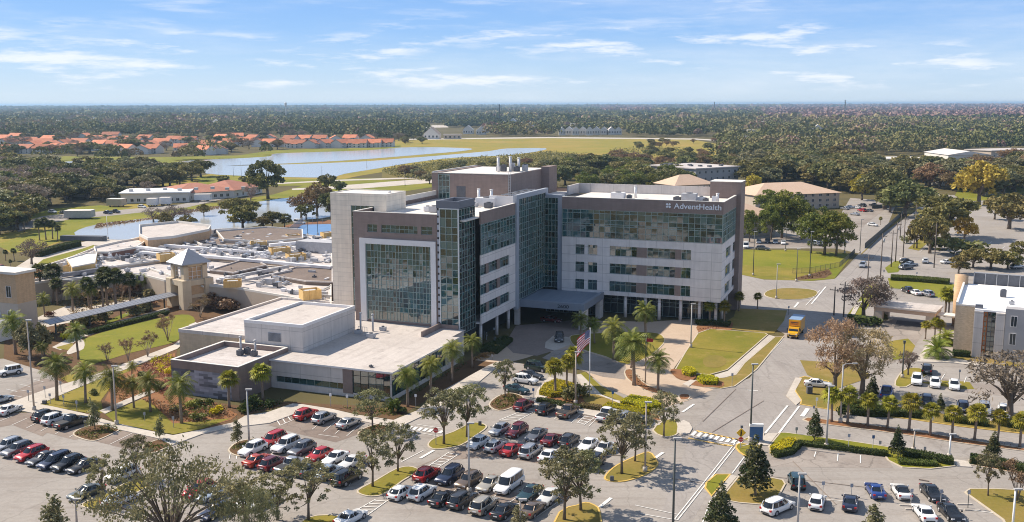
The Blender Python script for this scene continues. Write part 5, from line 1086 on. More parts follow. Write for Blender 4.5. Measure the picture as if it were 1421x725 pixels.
q=MB(); q.cyl(-.4,D-1.6,0,h_+2.,1.4,20); q.build('round_stair_tower',[MATS['tan_brick']],ob,True)
unit(ob,8.3,13,h_+.05,1.2,1.2,1.5,'unit_dark'); unit(ob,10,5,h_+.05,1.,.8,.7,'unit_grey'); q=MB(); q.box(3.6,5.,-2.2,-1.4,h_+.05,h_+.8); q.build('rooftop_unit',[MATS['steel_blue']],ob)
# porte cochere
hz=hgt(1214,447,424); c0=G(1213,424.5,hz+.0);c1=G(1297.5,433.5,hz); c2=G(1221.5,416.5,hz); o_,rz,L=frame_of(c0,c1); dv=(c2-c0); wv=abs(-math.sin(rz)*dv.x+math.cos(rz)*dv.y)
pc=empty('porte_cochere',o_,rz,'flat tan drive-through canopy on heavy square piers beside the white-roofed office','canopy')
q=MB(); q.box(0,L,0,wv,hz-1.1,hz); q.build('canopy_slab',[MATS['roof_tile_tan']],pc); q=MB(); q.box(-.3,L+.3,-.3,wv+.3,hz-.25,hz+.12); q.build('canopy_top',[MATS['roof_grey']],pc)
for x in (.1,L-1.9):
    for y in (.05,wv-1.65): q=MB(); q.box(x,x+1.8,y,y+1.6,0,hz-1.1); q.build('pier',[MATS['stucco_tan']],pc)
q=MB(); q.box(L,L+6,wv*.3,wv*.7,hz-1.2,hz-.9); q.build('link_roof',[MATS['coping']],pc)
# --- hipped apartment blocks
def hip(name,pl,pr_,depth,wallh,roofh,label,wm='stucco_tan',rm='roof_tile_tan',floors=2,cat='building',nwin=8,rz=None,over=.8,group=None,flat=False,ridge=None):
    p,r=G(*pl),G(*pr_); o_,rz_,L=frame_of(p,r); e=empty(name,o_,rz_,label,cat,group)
    q=MB(); q.box(0,L,0,depth,0,wallh); q.build('wall',[MATS[wm]],e)
    q=MB(); x0,x1,y0,y1=-over,L+over,-over,depth+over; z=wallh-.05
    if flat: q.box(x0,x1,y0,y1,z,z+.6)
    else:
        k=min((x1-x0),(y1-y0))/2; rd=k if ridge is None else ridge
        if (x1-x0)>=(y1-y0): a,b_=(x0+rd,(y0+y1)/2,z+roofh),(x1-rd,(y0+y1)/2,z+roofh); F_=[(0,1,5,4),(1,2,5),(2,3,4,5),(3,0,4)]
        else: a,b_=((x0+x1)/2,y0+rd,z+roofh),((x0+x1)/2,y1-rd,z+roofh); F_=[(0,1,4),(1,2,5,4),(2,3,5),(3,0,4,5)]
        q.add([(x0,y0,z),(x1,y0,z),(x1,y1,z),(x0,y1,z),a,b_],F_+[(3,2,1,0)])
    q.build('roof',[MATS[rm]],e)
    for f in range(floors):
        z0=wallh/floors*f+.9; windows_row(e,.6,L-.6,0,z0,z0+min(1.5,wallh/floors-1.2),nwin,min(1.5,L/nwin*.55))
    return e
hip('apartment_block',(1048,293.5),(1164,288.5),26,7.4,4.6,'three-storey apartment block under broad tan hipped roof behind the pines',floors=3,nwin=11)
hip('apartment_block',(1016,330),(1076,326),22,8.,4.4,'nearer tan-roofed apartment block close beside the hospital',floors=3,nwin=7)
hip('apartment_block',(936,284),(990,281),18,9.5,4.6,'tan hipped roof of apartment block peeking over hospital roof',floors=3,nwin=6)
hip('flat_roof_building',(868,254),(985,257),18,10,0,'long grey building with pale flat roof half hidden behind pines',wm='stucco_grey',rm='roof_pale',floors=3,nwin=14,flat=True)
e=hip('flat_roof_building',(965,262),(1024,258),40,11.5,0,'taller pale-roofed block with speckled roof vents right of the long grey building',wm='stucco_grey',rm='roof_pale',floors=3,nwin=7,flat=True)
for k in range(14): x,y=Ru.uniform(2,28),Ru.uniform(3,36); q=MB(); q.box(x-1,x+1,y-1,y+1,12.05,13.); q.build('rooftop_unit',[MATS['unit_dark']],e)
hip('school_building',(1270,236.5),(1330,237),45,5.,0,'low white school building with flat roofs and dark window',wm='stucco_white',rm='roof_white',floors=1,nwin=5,flat=True)
hip('school_building',(1215,229),(1285,229),30,4.5,0,'low white flat-roofed wing left of the gymnasium',wm='stucco_white',rm='roof_white',floors=1,nwin=6,flat=True)
hip('gymnasium',(1315,231),(1374,231),50,9.,3.,'white gymnasium with broad low-pitched roof among the trees',wm='stucco_white',rm='roof_white',floors=1,nwin=3,ridge=.1)
hip('flat_roof_building',(1375,219),(1440,217),30,6,0,'brown flat building at right edge behind the gymnasium',wm='stucco_tan',rm='roof_grey',floors=1,nwin=8,flat=True)
# --- left middle distance: clinic, trailers, long white shed
hip('medical_office',(240,280),(330,274),32,4.,4.,'low red-roofed clinic by the pond bank',rm='roof_shingle_red',wm='stucco_white',floors=1,nwin=10)
hip('medical_office',(325,275),(364,268),26,4.2,4.2,'red-brown roofed clinic wing under the tall tree',rm='roof_shingle_red',wm='stucco_white',floors=1,nwin=5)
hip('medical_office',(128,275),(160,272),18,4.,3.5,'orange-roofed bungalow behind purple bare tree',rm='roof_tile_orange',floors=1,nwin=5)
hip('medical_office',(86,274),(100,272),14,4.,3.5,'small orange-roofed bungalow left of purple bare tree',rm='roof_tile_orange',floors=1,nwin=3)
e=hip('modular_building',(168,283),(262,281),26,5.,0,'white-roofed modular building with cluttered roof',wm='stucco_white',rm='roof_brilliant',floors=1,nwin=10,flat=True)
for k in range(8): x=4+k*8; q=MB(); q.box(x-1,x+1,6+3*(k%3),8+3*(k%3),5.55,6.8); q.build('rooftop_unit',[MATS['unit_grey']],e)
hip('storage_shed',(104,247),(192,246),14,4.5,0,'long low white-roofed shed by the small pond',wm='stucco_grey',rm='roof_white',floors=1,nwin=12,flat=True)
hip('storage_shed',(20,268),(48,268),10,4.,2,'small grey shed among the left oaks',wm='stucco_grey',rm='roof_grey',floors=1,nwin=3)
def trailer(px,py,wpx,hm,dm,label,m='unit_white'):
    g=G(px,py); w=wpx*mpp(px,py); e=empty('trailer',g,RNG.uniform(-.25,.1),label,'trailer')
    q=MB(); q.box(-w/2,w/2,-dm/2,dm/2,.7,.7+hm); q.build('box_body',[MATS[m]],e)
    q=MB(); q.box(-w/2-.05,w/2+.05,-dm/2-.05,dm/2+.05,.7+hm,.8+hm); q.build('roof',[MATS['roof_white']],e)
    q=MB()
    for s in (-1,1):
        for t in (-.28,.28): q.tube([(w*t,s*(dm/2-.3)-.12,.42),(w*t,s*(dm/2-.3)+.12,.42)],.42,10)
    q.build('wheels',[MATS['tyre']],e)
trailer(162,287,22,3.2,5.,'beige box trailer at left end of the white modular building','stucco_tan'); trailer(111,303.5,36,3.,6,'long grey trailer on the pond bank grass','unit_grey'); trailer(212,286.5,13,3.2,4,'white box trailer beside modular building'); trailer(230,285,14,3.2,4,'white trailer right of dark gap by modular building'); trailer(282,279.5,22,3,4,'white trailer parked before red-roofed clinic')
q=MB(); p=G(116,334); q.rbox(0,0,0,1.8,17,3,-.15); tag(q.build('dumpster_enclosure',[MATS['unit_dark']],None,loc=p),'long dark dumpster beside small pond road','dumpster')
# --- villas
VL=[(8,214,26),(38,213,26),(60,213,24),(82,212,24),(12,203,22),(40,201,24),(62,203,22),(92,205,26),(112,203,26),(133,198,24),(150,200,22),(168,199,22),(186,201,22),(203,197,20),(176,213,22),(196,214,20),(214,213,18),(226,203,22),(243,199,20),(262,200,22),(252,212,18),(285,215,20),(303,214,18),(322,203,22),(340,201,22),(312,208,16),(374,196,20),(374,204,16),(394,204,22),(412,205.5,24),(432,205.5,24),(452,205,22),(474,205,24),(497,205,24),(518,204.5,22),(536,204,20),(487,197,18),(118,194,22),(155,192,22),(24,194,20),(5,197,22),(48,207,20),(73,207,22),(100,211,20),(122,209,20),(140,206,20),(160,206,20),(158,214,18),(178,206,18),(193,207,18),(210,207,18),(70,198,20),(85,199,20),(290,206,18),(272,205,18),(308,196,18),(328,194,18),(352,197,16),(360,204,16),(404,198,18),(424,197.5,18),(445,197.5,18),(466,198,18),(510,197,18)]
VN={}
def villa(px,py,wpx,i):
    g=G(px,py); w=wpx*1.05*mpp(px,py); d=15.; R=random.Random(i); e=empty('villa',g,R.uniform(-.5,.3)+(PI/2 if R.random()<.3 else 0),'',"house",'orange-roofed villas by the lake')
    q=MB(); h=5.6; q.box(-w/2,w/2,-d/2,d/2,0,h); q.add([(-w/2,-d/2,h),(-w/2,d/2,h),(-w/2,0,h+3.8),(w/2,-d/2,h),(w/2,d/2,h),(w/2,0,h+3.8)],[(0,2,1),(3,4,5)])
    q.box(-w*.2,w*.15,-d/2-2.2,-d/2,0,h-.6); q.build('wall',[MATS['stucco_white']],e)
    q=MB(); o=.6; s=3.8/(d/2)
    q.add([(-w/2-o,-d/2-o,h-o*s),(w/2+o,-d/2-o,h-o*s),(w/2+o,0,h+3.8),(-w/2-o,0,h+3.8),(w/2+o,d/2+o,h-o*s),(-w/2-o,d/2+o,h-o*s)],[(0,1,2,3),(3,2,4,5)]); n=6
    q.add([(-w/2-o,-d/2-o,h-o*s+.3),(w/2+o,-d/2-o,h-o*s+.3),(w/2+o,0,h+4.1),(-w/2-o,0,h+4.1),(w/2+o,d/2+o,h-o*s+.3),(-w/2-o,d/2+o,h-o*s+.3)],[(0,1,2,3),(3,2,4,5)])
    q.add([(-w*.2-.4,-d/2-2.8,h-.8),(w*.15+.4,-d/2-2.8,h-.8),(w*.15+.4,-d/2+2,h+.9),(-w*.2-.4,-d/2+2,h+.9)],[(0,1,2,3)]); q.build('tile_roof',[MATS['roof_tile_orange']],e)
    q=MB()
    for f in (0,1):
        for k in range(4):
            x=-w/2+w*(k+.5)/4; q.box(x-.7,x+.7,-d/2-.06 if not(-w*.2<x<w*.15) else -d/2-2.26,-d/2+.0 if not(-w*.2<x<w*.15) else -d/2-2.2,.8+2.6*f,2.3+2.4*f)
    q.build('window',[MATS['glass_plain']],e); return e
villas=[(villa(x,y,w,i),x,y) for i,(x,y,w) in enumerate(VL)]
def row_labels(items,rows,fmt):
    """unique labels from each item's place in its own row (ordinal from the left)"""
    for nm,sel in rows:
        its=sorted([t for t in items if sel(t[1],t[2])],key=lambda t:t[1])
        for k,t in enumerate(its): t[0]['label']=fmt(nm,k,len(its))
ORD=['first','second','third','fourth','fifth','sixth','seventh','eighth','ninth','tenth','eleventh','twelfth','thirteenth','fourteenth','fifteenth','sixteenth','seventeenth','eighteenth','nineteenth','twentieth']
def ordn(k,n):
    if n==1: return 'only'
    if k==0: return 'leftmost'
    if k==n-1: return 'rightmost'
    return (ORD[k] if k<20 else f'{k+1}th')+' from left'
row_labels(villas,[('lake-edge row right of the inlet',lambda x,y:x>385 and y>203.9),('back row behind the lake-edge villas',lambda x,y:x>365 and not(x>385 and y>203.9)),('front row by the small pond',lambda x,y:x<=365 and y>209),('middle row in the villa village',lambda x,y:x<=365 and 199.5<y<=209),('rear row before the woods',lambda x,y:x<=365 and y<=199.5)],lambda nm,k,n:f'orange-tiled white villa, {ordn(k,n)} in the {nm}')
# --- far buildings
FB=[(600,193,22,7,'pale two-storey shop building with pink towers beyond the meadow','stucco_white','roof_tile_tan',0),(628,193,24,6,'cream shop building right of pink-towered building','stucco_tan','roof_grey',1),(650,186,14,7,'white gabled house left of the dark conifers','stucco_white','roof_white',0),(668,187,14,7,'second white gabled house near the dark conifers','stucco_white','roof_white',0)]
for k in range(6): FB.append((780+k*9.5,188-.4*(k%2),9,9,f'white condominium with steep gable, {ordn(k,6)} in the gabled row','stucco_white','roof_white',0))
for k in range(3): FB.append((838+k*10,187,9,8,f'grey-white gabled condominium, {ordn(k,3)} in the group beside dark oaks','stucco_white','roof_pale',0))
FB+=[(66,172,60,7,'long white warehouse roof among the left woods','stucco_white','roof_white',1),(215,159,70,8,'wide white warehouse on the left horizon','stucco_white','roof_white',1),(270,157,40,8,'white warehouse right of the widest one on horizon','stucco_white','roof_white',1),(40,159,24,8,'white distant shed at far left horizon','stucco_white','roof_white',1),(340,156,36,8,'flat pale shed below left horizon','stucco_white','roof_white',1),(552,168,26,7,'white flat store among woods above meadow','stucco_white','roof_white',1),(585,165,16,7,'small white store right of flat store','stucco_white','roof_white',1),(605,161,20,7,'pale distant store in central woods','stucco_white','roof_white',1),(713,154,20,8,'white distant shed near the radio mast','stucco_white','roof_white',1),(862,157,18,8,'white shed left of reddish woods','stucco_white','roof_white',1),(940,153.5,34,8,'brilliant white distant warehouse right of reddish woods','stucco_white','roof_brilliant',1),(975,158,20,8,'small white roof below brilliant warehouse','stucco_white','roof_white',1),(1323,157,28,9,'teal-roofed arena in the purple woods','stucco_white','glass_plain',1),(1348,154.5,8,8,'tiny white shed beside teal arena','stucco_white','roof_white',1),(1105,203,20,5,'tan roof peeking from right woods','stucco_tan','roof_pale',0),(1240,195,14,5,'pale roof in the right woods','stucco_tan','roof_pale',0),(1387,183,16,5,'pale roof near right edge in woods','stucco_tan','roof_white',0),(1412,179,14,5,'peach roof at right edge in woods','stucco_tan','roof_tile_tan',0),(1110,165,20,6,'white roof strip in front of purple woods','stucco_white','roof_white',1),(700,182,22,6,'beige flats left of gabled condominiums','stucco_tan','roof_pale',0),(735,184,20,6,'beige flats nearer the gabled condominiums','stucco_tan','roof_pale',0),(1303,257,12,4,'small cream house under the golden tree','stucco_white','roof_tile_tan',0)]
Rf=random.Random(9)
for nm,n_,x0,x1,y0,y1 in (('woods above the meadow',26,540,1000,158,186),('left woods behind the villas',16,20,520,156,180),('right woods',14,1020,1400,168,205)):
    xs_=sorted(Rf.uniform(x0,x1) for _ in range(n_))
    for k,x_ in enumerate(xs_): 
        y_=Rf.uniform(y0,y1); FB.append((x_,y_,Rf.uniform(5,11)*(1+(y_-165)*.02),Rf.uniform(9,12),f'small pale roof, {ordn(k,n_)} of those scattered in {nm}','stucco_white',Rf.choice(['roof_white','roof_pale','roof_tile_tan','roof_white']),Rf.choice([0,1,1])))
for px,py,w,h,lab,wm,rm,fl in FB:
    g=G(px,py); W=w*mpp(px,py); e=empty('far_building',g,RNG.uniform(-.25,.1) if not fl else 0,lab,'building'); d=min(40,max(10,W*.5)); q=MB(); q.box(-W/2,W/2,-d/2,d/2,0,h)
    if not fl: q.add([(-W/2,-d/2,h),(W/2,-d/2,h),(0,-d/2,h+W*.42),(-W/2,d/2,h),(W/2,d/2,h),(0,d/2,h+W*.42)],[(0,1,2),(4,3,5)])
    q.build('wall',[MATS[wm]],e); q=MB()
    if fl: q.box(-W/2-.4,W/2+.4,-d/2-.4,d/2+.4,h,h+.8)
    else: q.add([(-W/2-.4,-d/2-.4,h-.1),(0,-d/2-.4,h+W*.44),(0,d/2+.4,h+W*.44),(-W/2-.4,d/2+.4,h-.1),(W/2+.4,-d/2-.4,h-.1),(W/2+.4,d/2+.4,h-.1)],[(0,1,2,3),(1,4,5,2)])
    q.build('roof',[MATS[rm]],e); q=MB()
    for k in range(4): x=-W/2+W*(k+.5)/4; q.box(x-W*.05,x+W*.05,-d/2-.1,-d/2,h*.3,h*.7)
    q.build('window',[MATS['glass_plain']],e)
for px,py,top,lab in ((693,176,145,'slender lattice radio mast above central woods'),(397,165,142.,'pale water tower on the left horizon'),(1172,160,138,'dark radio mast on the right horizon'),(991,156,141.5,'tiny mast left of the purple woods')):
    q=MB(); h=min(62,hgt(px,py,top)); w=.7*mpp(px,py); q.tube([(0,0,0),(0,0,h)],[w*1.2,w*.7],6)
    if 'water' in lab: q.tube([(0,0,h*.72),(0,0,h*.78),(0,0,h*.95),(0,0,h)],[w*.8,w*2.4,w*2.4,w*.6],12)
    else:
        for k in range(3): q.box(-w*1.4,w*1.4,-w,w,h*(.7+.12*k),h*(.72+.12*k))
    tag(q.build('water_tower' if 'water' in lab else 'radio_mast',[MATS['coping' if 'water' in lab else 'pole_dark']],None,loc=G(px,py)),lab,'tower')
# ================================================================== VEHICLES
def carpaint(n,c,metal=.35):
    m=bpy.data.materials.new('paint_'+n); m.use_nodes=True; b=m.node_tree.nodes['Principled BSDF']; b.inputs['Base Color'].default_value=(*c,1); b.inputs['Metallic'].default_value=metal; b.inputs['Roughness'].default_value=.32; b.inputs['Coat Weight'].default_value=.7; b.inputs['Coat Roughness'].default_value=.05
    return m
PAINT={k:carpaint(k,c,mt) for k,c,mt in (('white',(.78,.78,.77),0),('pearl',(.66,.65,.62),.1),('silver',(.48,.49,.51),.6),('grey',(.16,.165,.18),.5),('charcoal',(.055,.057,.063),.4),('black',(.012,.013,.016),.2),('navy',(.018,.028,.065),.3),('blue',(.02,.06,.25),.3),('teal',(.02,.06,.075),.3),('red',(.46,.018,.022),.2),('maroon',(.15,.016,.025),.3),('orange red',(.42,.05,.02),.2),('bronze',(.19,.14,.105),.5),('champagne',(.50,.45,.37),.5),('green grey',(.13,.14,.13),.4),('pale blue',(.35,.42,.5),.4),('yellow',(.80,.42,.01),0),('dark green',(.02,.04,.03),.3))}
def ring_loft(b,rings,mi=0,cap=True):
    n=len(rings[0]); o=[p for r in rings for p in r]; f=[]
    for i in range(len(rings)-1):
        for k in range(n): f.append((i*n+k,i*n+(k+1)%n,(i+1)*n+(k+1)%n,(i+1)*n+k))
    if cap: f.append(tuple(range(n))[::-1]); f.append(tuple(range((len(rings)-1)*n,len(rings)*n)))
    b.add(o,f,mi)
CT={ # L,W,H, belt, hood, stations windshield base/top, rear top/base, ground clearance, wheel r
 'sedan':(4.85,1.84,1.45,.93,.86,.95,.18,-1.02,-1.75,.2,.33,1.0),
 'coupe':(4.7,1.86,1.38,.92,.84,.85,.02,-.95,-1.95,.18,.34,.98),
 'hatchback':(4.4,1.8,1.52,.96,.9,1.0,.35,-1.35,-2.02,.2,.33,1.0),
 'suv':(4.75,1.9,1.72,1.07,1.03,1.05,.42,-1.75,-2.22,.26,.37,1.08),
 'large suv':(5.1,2.0,1.86,1.14,1.12,1.15,.55,-2.1,-2.42,.3,.39,1.14),
 'minivan':(5.1,1.97,1.76,1.0,.96,1.5,.65,-2.1,-2.42,.22,.35,1.04),
 'pickup':(5.7,2.0,1.9,1.16,1.12,1.25,.65,-.55,-.85,.34,.4,1.16),
 'jeep':(4.2,1.85,1.88,1.12,1.1,.85,.6,-1.8,-1.95,.42,.42,1.12),
 'van':(5.7,2.0,2.1,1.12,1.06,1.75,1.2,-2.65,-2.8,.28,.37,1.12)}
CARM={}
def car_meshes(t):
    if t in CARM: return CARM[t]
    L,W,Hh,belt,hood,wb,wt,rt,rb,gc,wr,trunk=CT[t]; hx=L/2; w=W/2; wx=L*.295; b=MB()
    def ring(x,zt,k,zb): 
        zs=zb+(zt-zb)*.62; y=w*k
        return [(x,-y*.9,zb),(x,-y*.985,zb+.1),(x,-y,zs),(x,-y*.95,zt-.06),(x,-y*.8,zt),(x,y*.8,zt),(x,y*.95,zt-.06),(x,y,zs),(x,y*.985,zb+.1),(x,y*.9,zb)]
    nose=hood*.80
    box=t in('jeep','van')
    rings=[ring(-hx,trunk*(.80 if not box else 1),.80 if not box else .95,gc+.18),ring(-hx+.06,trunk*(.9 if not box else 1),.88 if not box else .95,gc+.08),ring(-hx+.2,trunk*.98,.955,gc+.02),ring(-hx+.5,trunk,.99,gc),ring(rb,max(trunk,belt),1,gc),ring(0,belt,1,gc),ring(wb,belt*1.0,1,gc),ring(wb+.12,hood,.995,gc),ring(hx-.62,hood*.955,.975,gc),ring(hx-.3,hood*.88,.94,gc),ring(hx-.1,nose*.93,.86,gc+.05),ring(hx,nose*.76,.74,gc+.16)]
    if t=='jeep': rings[-2]=ring(hx-.18,hood*.97,.85,gc+.02); rings[-1]=ring(hx,hood*.95,.8,gc+.1)
    ring_loft(b,rings,0)
    if t=='pickup': b.box(-hx+.15,rb-.12,-w*.78,w*.78,trunk+.004,trunk+.012,1)
    # wheel arches, lower cladding, grille
    for sx in (-wx,wx):
        for s in (-1,1):
            y=s*(w+.004); P=[(sx+math.cos(a)*wr*1.18,y,wr+math.sin(a)*wr*1.18) for a in np.linspace(-.25,PI+.25,12)]; b.add(P if s<0 else P[::-1],[tuple(range(12))[::-1]],1)
    b.box(hx-.05,hx+.012,-w*.5,w*.5,gc+.2,nose*.74,1); b.box(-hx-.01,-hx+.05,-w*.6,w*.6,gc+.14,gc+.3,1)
    for s in (-1,1): b.box(-wx+wr*1.1,wx-wr*1.1,min(s*w*.9,s*(w+.006)),max(s*w*.9,s*(w+.006)),gc-.02,gc+.12,1)
    b.box(-hx-.025,-hx+.05,-.26,.26,gc+.38,gc+.5,2); b.box(hx-.06,hx+.02,-.24,.24,gc+.08,gc+.19,2)
    body=b.mesh('body',[PAINT['white'],MATS['plastic_dark'],MATS['white']],True); body.set_sharp_from_angle(angle=math.radians(38))
    # greenhouse
    zb=belt-.03; zt=Hh-.09; tt=.74 if t not in('van','jeep') else .86; g=MB(); NP=20; pw=5. if t in('van','jeep') else 3.6
    def plan(xf,xr,hw,z,n=NP):
        cx,hx_=(xf+xr)/2,(xf-xr)/2; o=[]
        for k in range(n):
            a_=2*PI*(k+.5)/n; ca,sa=math.cos(a_),math.sin(a_); o.append((cx+hx_*math.copysign(abs(ca)**(2/pw),ca),hw*math.copysign(abs(sa)**(2/pw),sa),z))
        return o
    zm=(zb+zt)/2
    ring_loft(g,[plan(wb+.02,rb-.02,w*.88,zb),plan((wb*.46+wt*.54),(rb*.46+rt*.54),w*(.88+tt)/2+.02,zm),plan(wt,rt,w*tt,zt)],0,False); glass=g.mesh('window_glass',[MATS['car_glass']],True)
    r=MB(); dm=(wt-rt)
    ring_loft(r,[plan(wt+.02,rt-.03,w*tt+.012,zt-.025),plan(wt-.03,rt+.02,w*tt-.03,zt+.035),plan(wt-dm*.1,rt+dm*.08,w*tt*.78,zt+.075),plan(wt-dm*.3,rt+dm*.28,w*tt*.4,Hh)],0,True)
    nb=3 if t in('suv','large suv','minivan','van','hatchback','jeep') else 2
    kx=.86
    for s in (-1,1):
        yb=s*w*.87; ym=s*(w*(.88+tt)/2+.012); yq=s*w*tt; cf,ch=(wb+rb)/2,(wb-rb)/2; tf,th=(wt+rt)/2,(wt-rt)/2
        pil=lambda f0,f1,wd,sh=1.: r.tube([(cf+ch*f0,yb*sh,zb),(((cf+tf)/2+(ch+th)/2*(f0+f1)/2),ym*sh,zm),(tf+th*f1,yq*sh,zt)],[wd,wd,wd*.9],5,0,False)
        pil(.9,.9,.04,.965); pil(-.9,-.9,.07,.965)
        for k in range(1,nb): f=1-2*k/nb; pil(f+.06,f+.06,.035,1.)
    if t in('suv','large suv','minivan'):
        for s in (-1,1): r.seg((wt-.35,s*w*tt*.84,Hh-.0),(rt+.35,s*w*tt*.84,Hh),.04,.05)
    roof=r.mesh('roof',[PAINT['white']],True)
    q=MB(); q.tube([(0,-.11,0),(0,.11,0)],wr,14); tyre=q.mesh('tyre',[MATS['tyre']],False)
    q=MB(); 
    for s in (-1,1): q.tube([(0,s*.105,0),(0,s*.125,0)],[wr*.66,wr*.6],10)
    rim=q.mesh('rim',[MATS['rim']])
    q=MB(); q.box(-.12,.05,-.19,.19,-.07,.08); head=q.mesh('headlight',[MATS['lamp_clear']])
    q=MB(); q.box(-.04,.12,-.14,.14,-.1,.12); tail=q.mesh('taillight',[MATS['lamp_red']])
    q=MB(); q.rbox(0,0,-.08,.1,.12,.2,0); mir=q.mesh('side_mirror',[PAINT['white']])
    CARM[t]=dict(body=body,glass=glass,roof=roof,tyre=tyre,rim=rim,head=head,tail=tail,mir=mir,dim=(L,W,wx,wr,nose,trunk,hx,w,wb,belt,gc)); return CARM[t]
def setpaint(o,c):
    o.material_slots[0].link='OBJECT'; o.material_slots[0].material=PAINT[c]
CARPROTO={}
KINDNAME={'suv':'parked_suv','large suv':'parked_suv','pickup':'pickup_truck','van':'passenger_van','jeep':'off_road_car','minivan':'minivan'}
def car_proto(t,detail):
    k=(t,detail)
    m=car_meshes(t); L,W,wx,wr,nose,trunk,hx,w,wb,belt,gc=m['dim']
    e=empty(KINDNAME.get(t,'parked_car'))
    link('body',m['body'],e); link('window_glass',m['glass'],e); link('roof',m['roof'],e)
    for sx in (-wx,wx):
        for s in (-1,1):
            y=link('wheel',m['tyre'],e,(sx,s*(w-.10),wr)); link('rim',m['rim'],y)
    if detail:
        for s in (-1,1):
            link('headlight',m['head'],e,(hx-.12,s*w*.68,nose*.86)); link('taillight',m['tail'],e,(-hx+.02,s*w*.74,trunk*.80)); link('side_mirror',m['mir'],e,(wb-.15,s*(w+.08),belt+.08))
    return e
def car_at(t,color,loc,rz,label=None,group=None,detail=True,roofc=None):
    k=(t,detail)
    if k not in CARPROTO: CARPROTO[k]=car_proto(t,detail); e=CARPROTO[k]; 
    else: e=copy_tree(CARPROTO[k])
    e.location=loc; e.rotation_euler=(0,0,rz); e['label']=label or ''; e['category']='car' if t in('sedan','coupe','hatchback') else t.replace('large ',''); 
    if group: e['group']=group
    elif 'group' in e: del e['group']
    for c in e.children:
        if stem_(c.name) in('body','roof','side_mirror'): setpaint(c,roofc if roofc and stem_(c.name)=='roof' else color)
    return e
def stem_(n): return n.split('.')[0]
TYPEWORD={'sedan':'sedan','coupe':'coupe','hatchback':'hatchback','suv':'SUV','large suv':'large SUV','minivan':'minivan','pickup':'pickup truck','jeep':'boxy off-roader','van':'passenger van'}
def car_row(where,group,hd,cars,detail=True):
    """cars: (type,colour,px,py,facing +1 away / -1 towards us, own heading or None). Each label names the car and its neighbours in the row"""
    ds=[f"{c[1]} {TYPEWORD[c[0]]}" for c in cars]
    for i,c in enumerate(cars):
        same=ds.count(ds[i])
        if len(cars)==1: lab=f"{ds[i]} {where}"
        elif i==0: lab=f"{ds[i]} left of {ds[1]}, end of row {where}"
        elif i==len(cars)-1: lab=f"{ds[i]} right of {ds[i-1]}, end of row {where}"
        else: lab=f"{ds[i]} between {ds[i-1]} and {ds[i+1]} {where}"
        rz=c[5] if len(c)>5 and c[5] is not None else hd
        if c[4]<0: rz+=PI
        car_at(c[0],c[1],G(c[2],c[3]),rz+RNG.uniform(-.02,.02),lab,group,detail)
HM=heading((470,723),(521,693))          # stalls of the middle lots
H1=heading((700,578),(716,566)) if False else HM
car_row('in the flagpole row','cars in the row by the flagpole',HM,[('suv','maroon',727,567.5,1),('suv','black',758,572.5,1),('pickup','bronze',788,576.5,1),('pickup','white',842,581,1),('suv','silver',868,584,1),('sedan','charcoal',893,588,1)])
car_row('in upper middle lot row','cars in the middle lot, upper row',HM,[('hatchback','silver',693,601,-1),('suv','maroon',717,603.5,-1),('sedan','grey',744,608.5,-1),('sedan','maroon',766,614.5,1),('suv','charcoal',790,616.5,1),('sedan','white',816,622.5,-1),('sedan','pearl',838,627.5,-1)])
car_row('in lower middle lot row','cars in the middle lot, lower row',HM,[('hatchback','white',663,619.5,-1),('hatchback','pearl',687,624,1),('sedan','red',710,628.5,1),('minivan','silver',736.5,631.5,1),('sedan','white',763,637,1),('sedan','silver',788,641,-1),('suv','black',824,648,-1)])
car_row('in front lot upper row','cars in the front lot, upper row',HM,[('suv','red',593,664,1),('large suv','navy',624,667,-1),('suv','bronze',650,673.5,-1),('sedan','champagne',679,677,-1),('van','white',706,678.5,-1),('sedan','teal',735,690,-1),('sedan','pearl',762,695,-1)])
car_row('in front lot lower row','cars in the front lot, lower row',HM,[('hatchback','white',557,689,1),('suv','white',586,689.5,1),('sedan','black',615,697,1),('large suv','charcoal',642,700.5,1),('large suv','champagne',672,708,1),('sedan','black',700,714,1),('sedan','bronze',740,712,1)])
car_row('cut by the bottom frame edge left of front lot','cars at the bottom edge',HM,[('sedan','white',487,724,1)])
HL=heading((390,645),(425,628))
car_row('in pavilion lot upper row','cars in the pavilion lot, upper row',HM,[('suv','white',351,629,-1),('large suv','red',378,617,-1),('large suv','white',397,624,-1),('suv','grey',419,629,-1),('hatchback','red',443,636.5,-1),('sedan','white',465,641,-1),('sedan','pearl',488,647,-1)])
car_row('in pavilion lot lower row','cars in the pavilion lot, lower row',HM,[('sedan','orange red',358,643.5,1),('suv','maroon',379,649,1),('pickup','silver',405,652.5,1),('sedan','green grey',428,657,1),('suv','pale blue',457,661.5,1),('large suv','black',482,669,1)])
car_row('in bays before pavilion wall','cars in the bays by the pavilion',HM,[('suv','red',425,580,1),('suv','silver',450,585,1),('sedan','silver',484,591.5,1)])
car_row('under the big foreground oak','cars under the foreground oak',HM,[('suv','red',276,686,-1),('sedan','pale blue',294,691,-1),('sedan','white',345,703,-1),('sedan','pearl',366,700,-1),('sedan','navy',300,715,-1)])
HD=heading((714,529),(744,533.5))
car_row('parked askew by the forecourt','cars parked by the forecourt',HD,[('sedan','teal',717,544.5,1,HD-.12),('suv','white',729,532,1),('sedan','charcoal',737,524.5,1,HD-.1),('large suv','dark green',746,514.5,1)])
car_row('standing in the shade of entrance canopy','cars at the entrance',HD,[('sedan','maroon',765,447,1),('suv','charcoal',776,473,-1,heading((776,478),(777,466)))])
HF=heading((17,589),(37,582.5))
car_row('by the left sidewalk pole','cars by the left sidewalk',HF,[('sedan','white',13,573,1,heading((0,580),(30,567))),('suv','black',65,582,1),('suv','white',78,586.5,1),('pickup','black',99,591.5,1)])
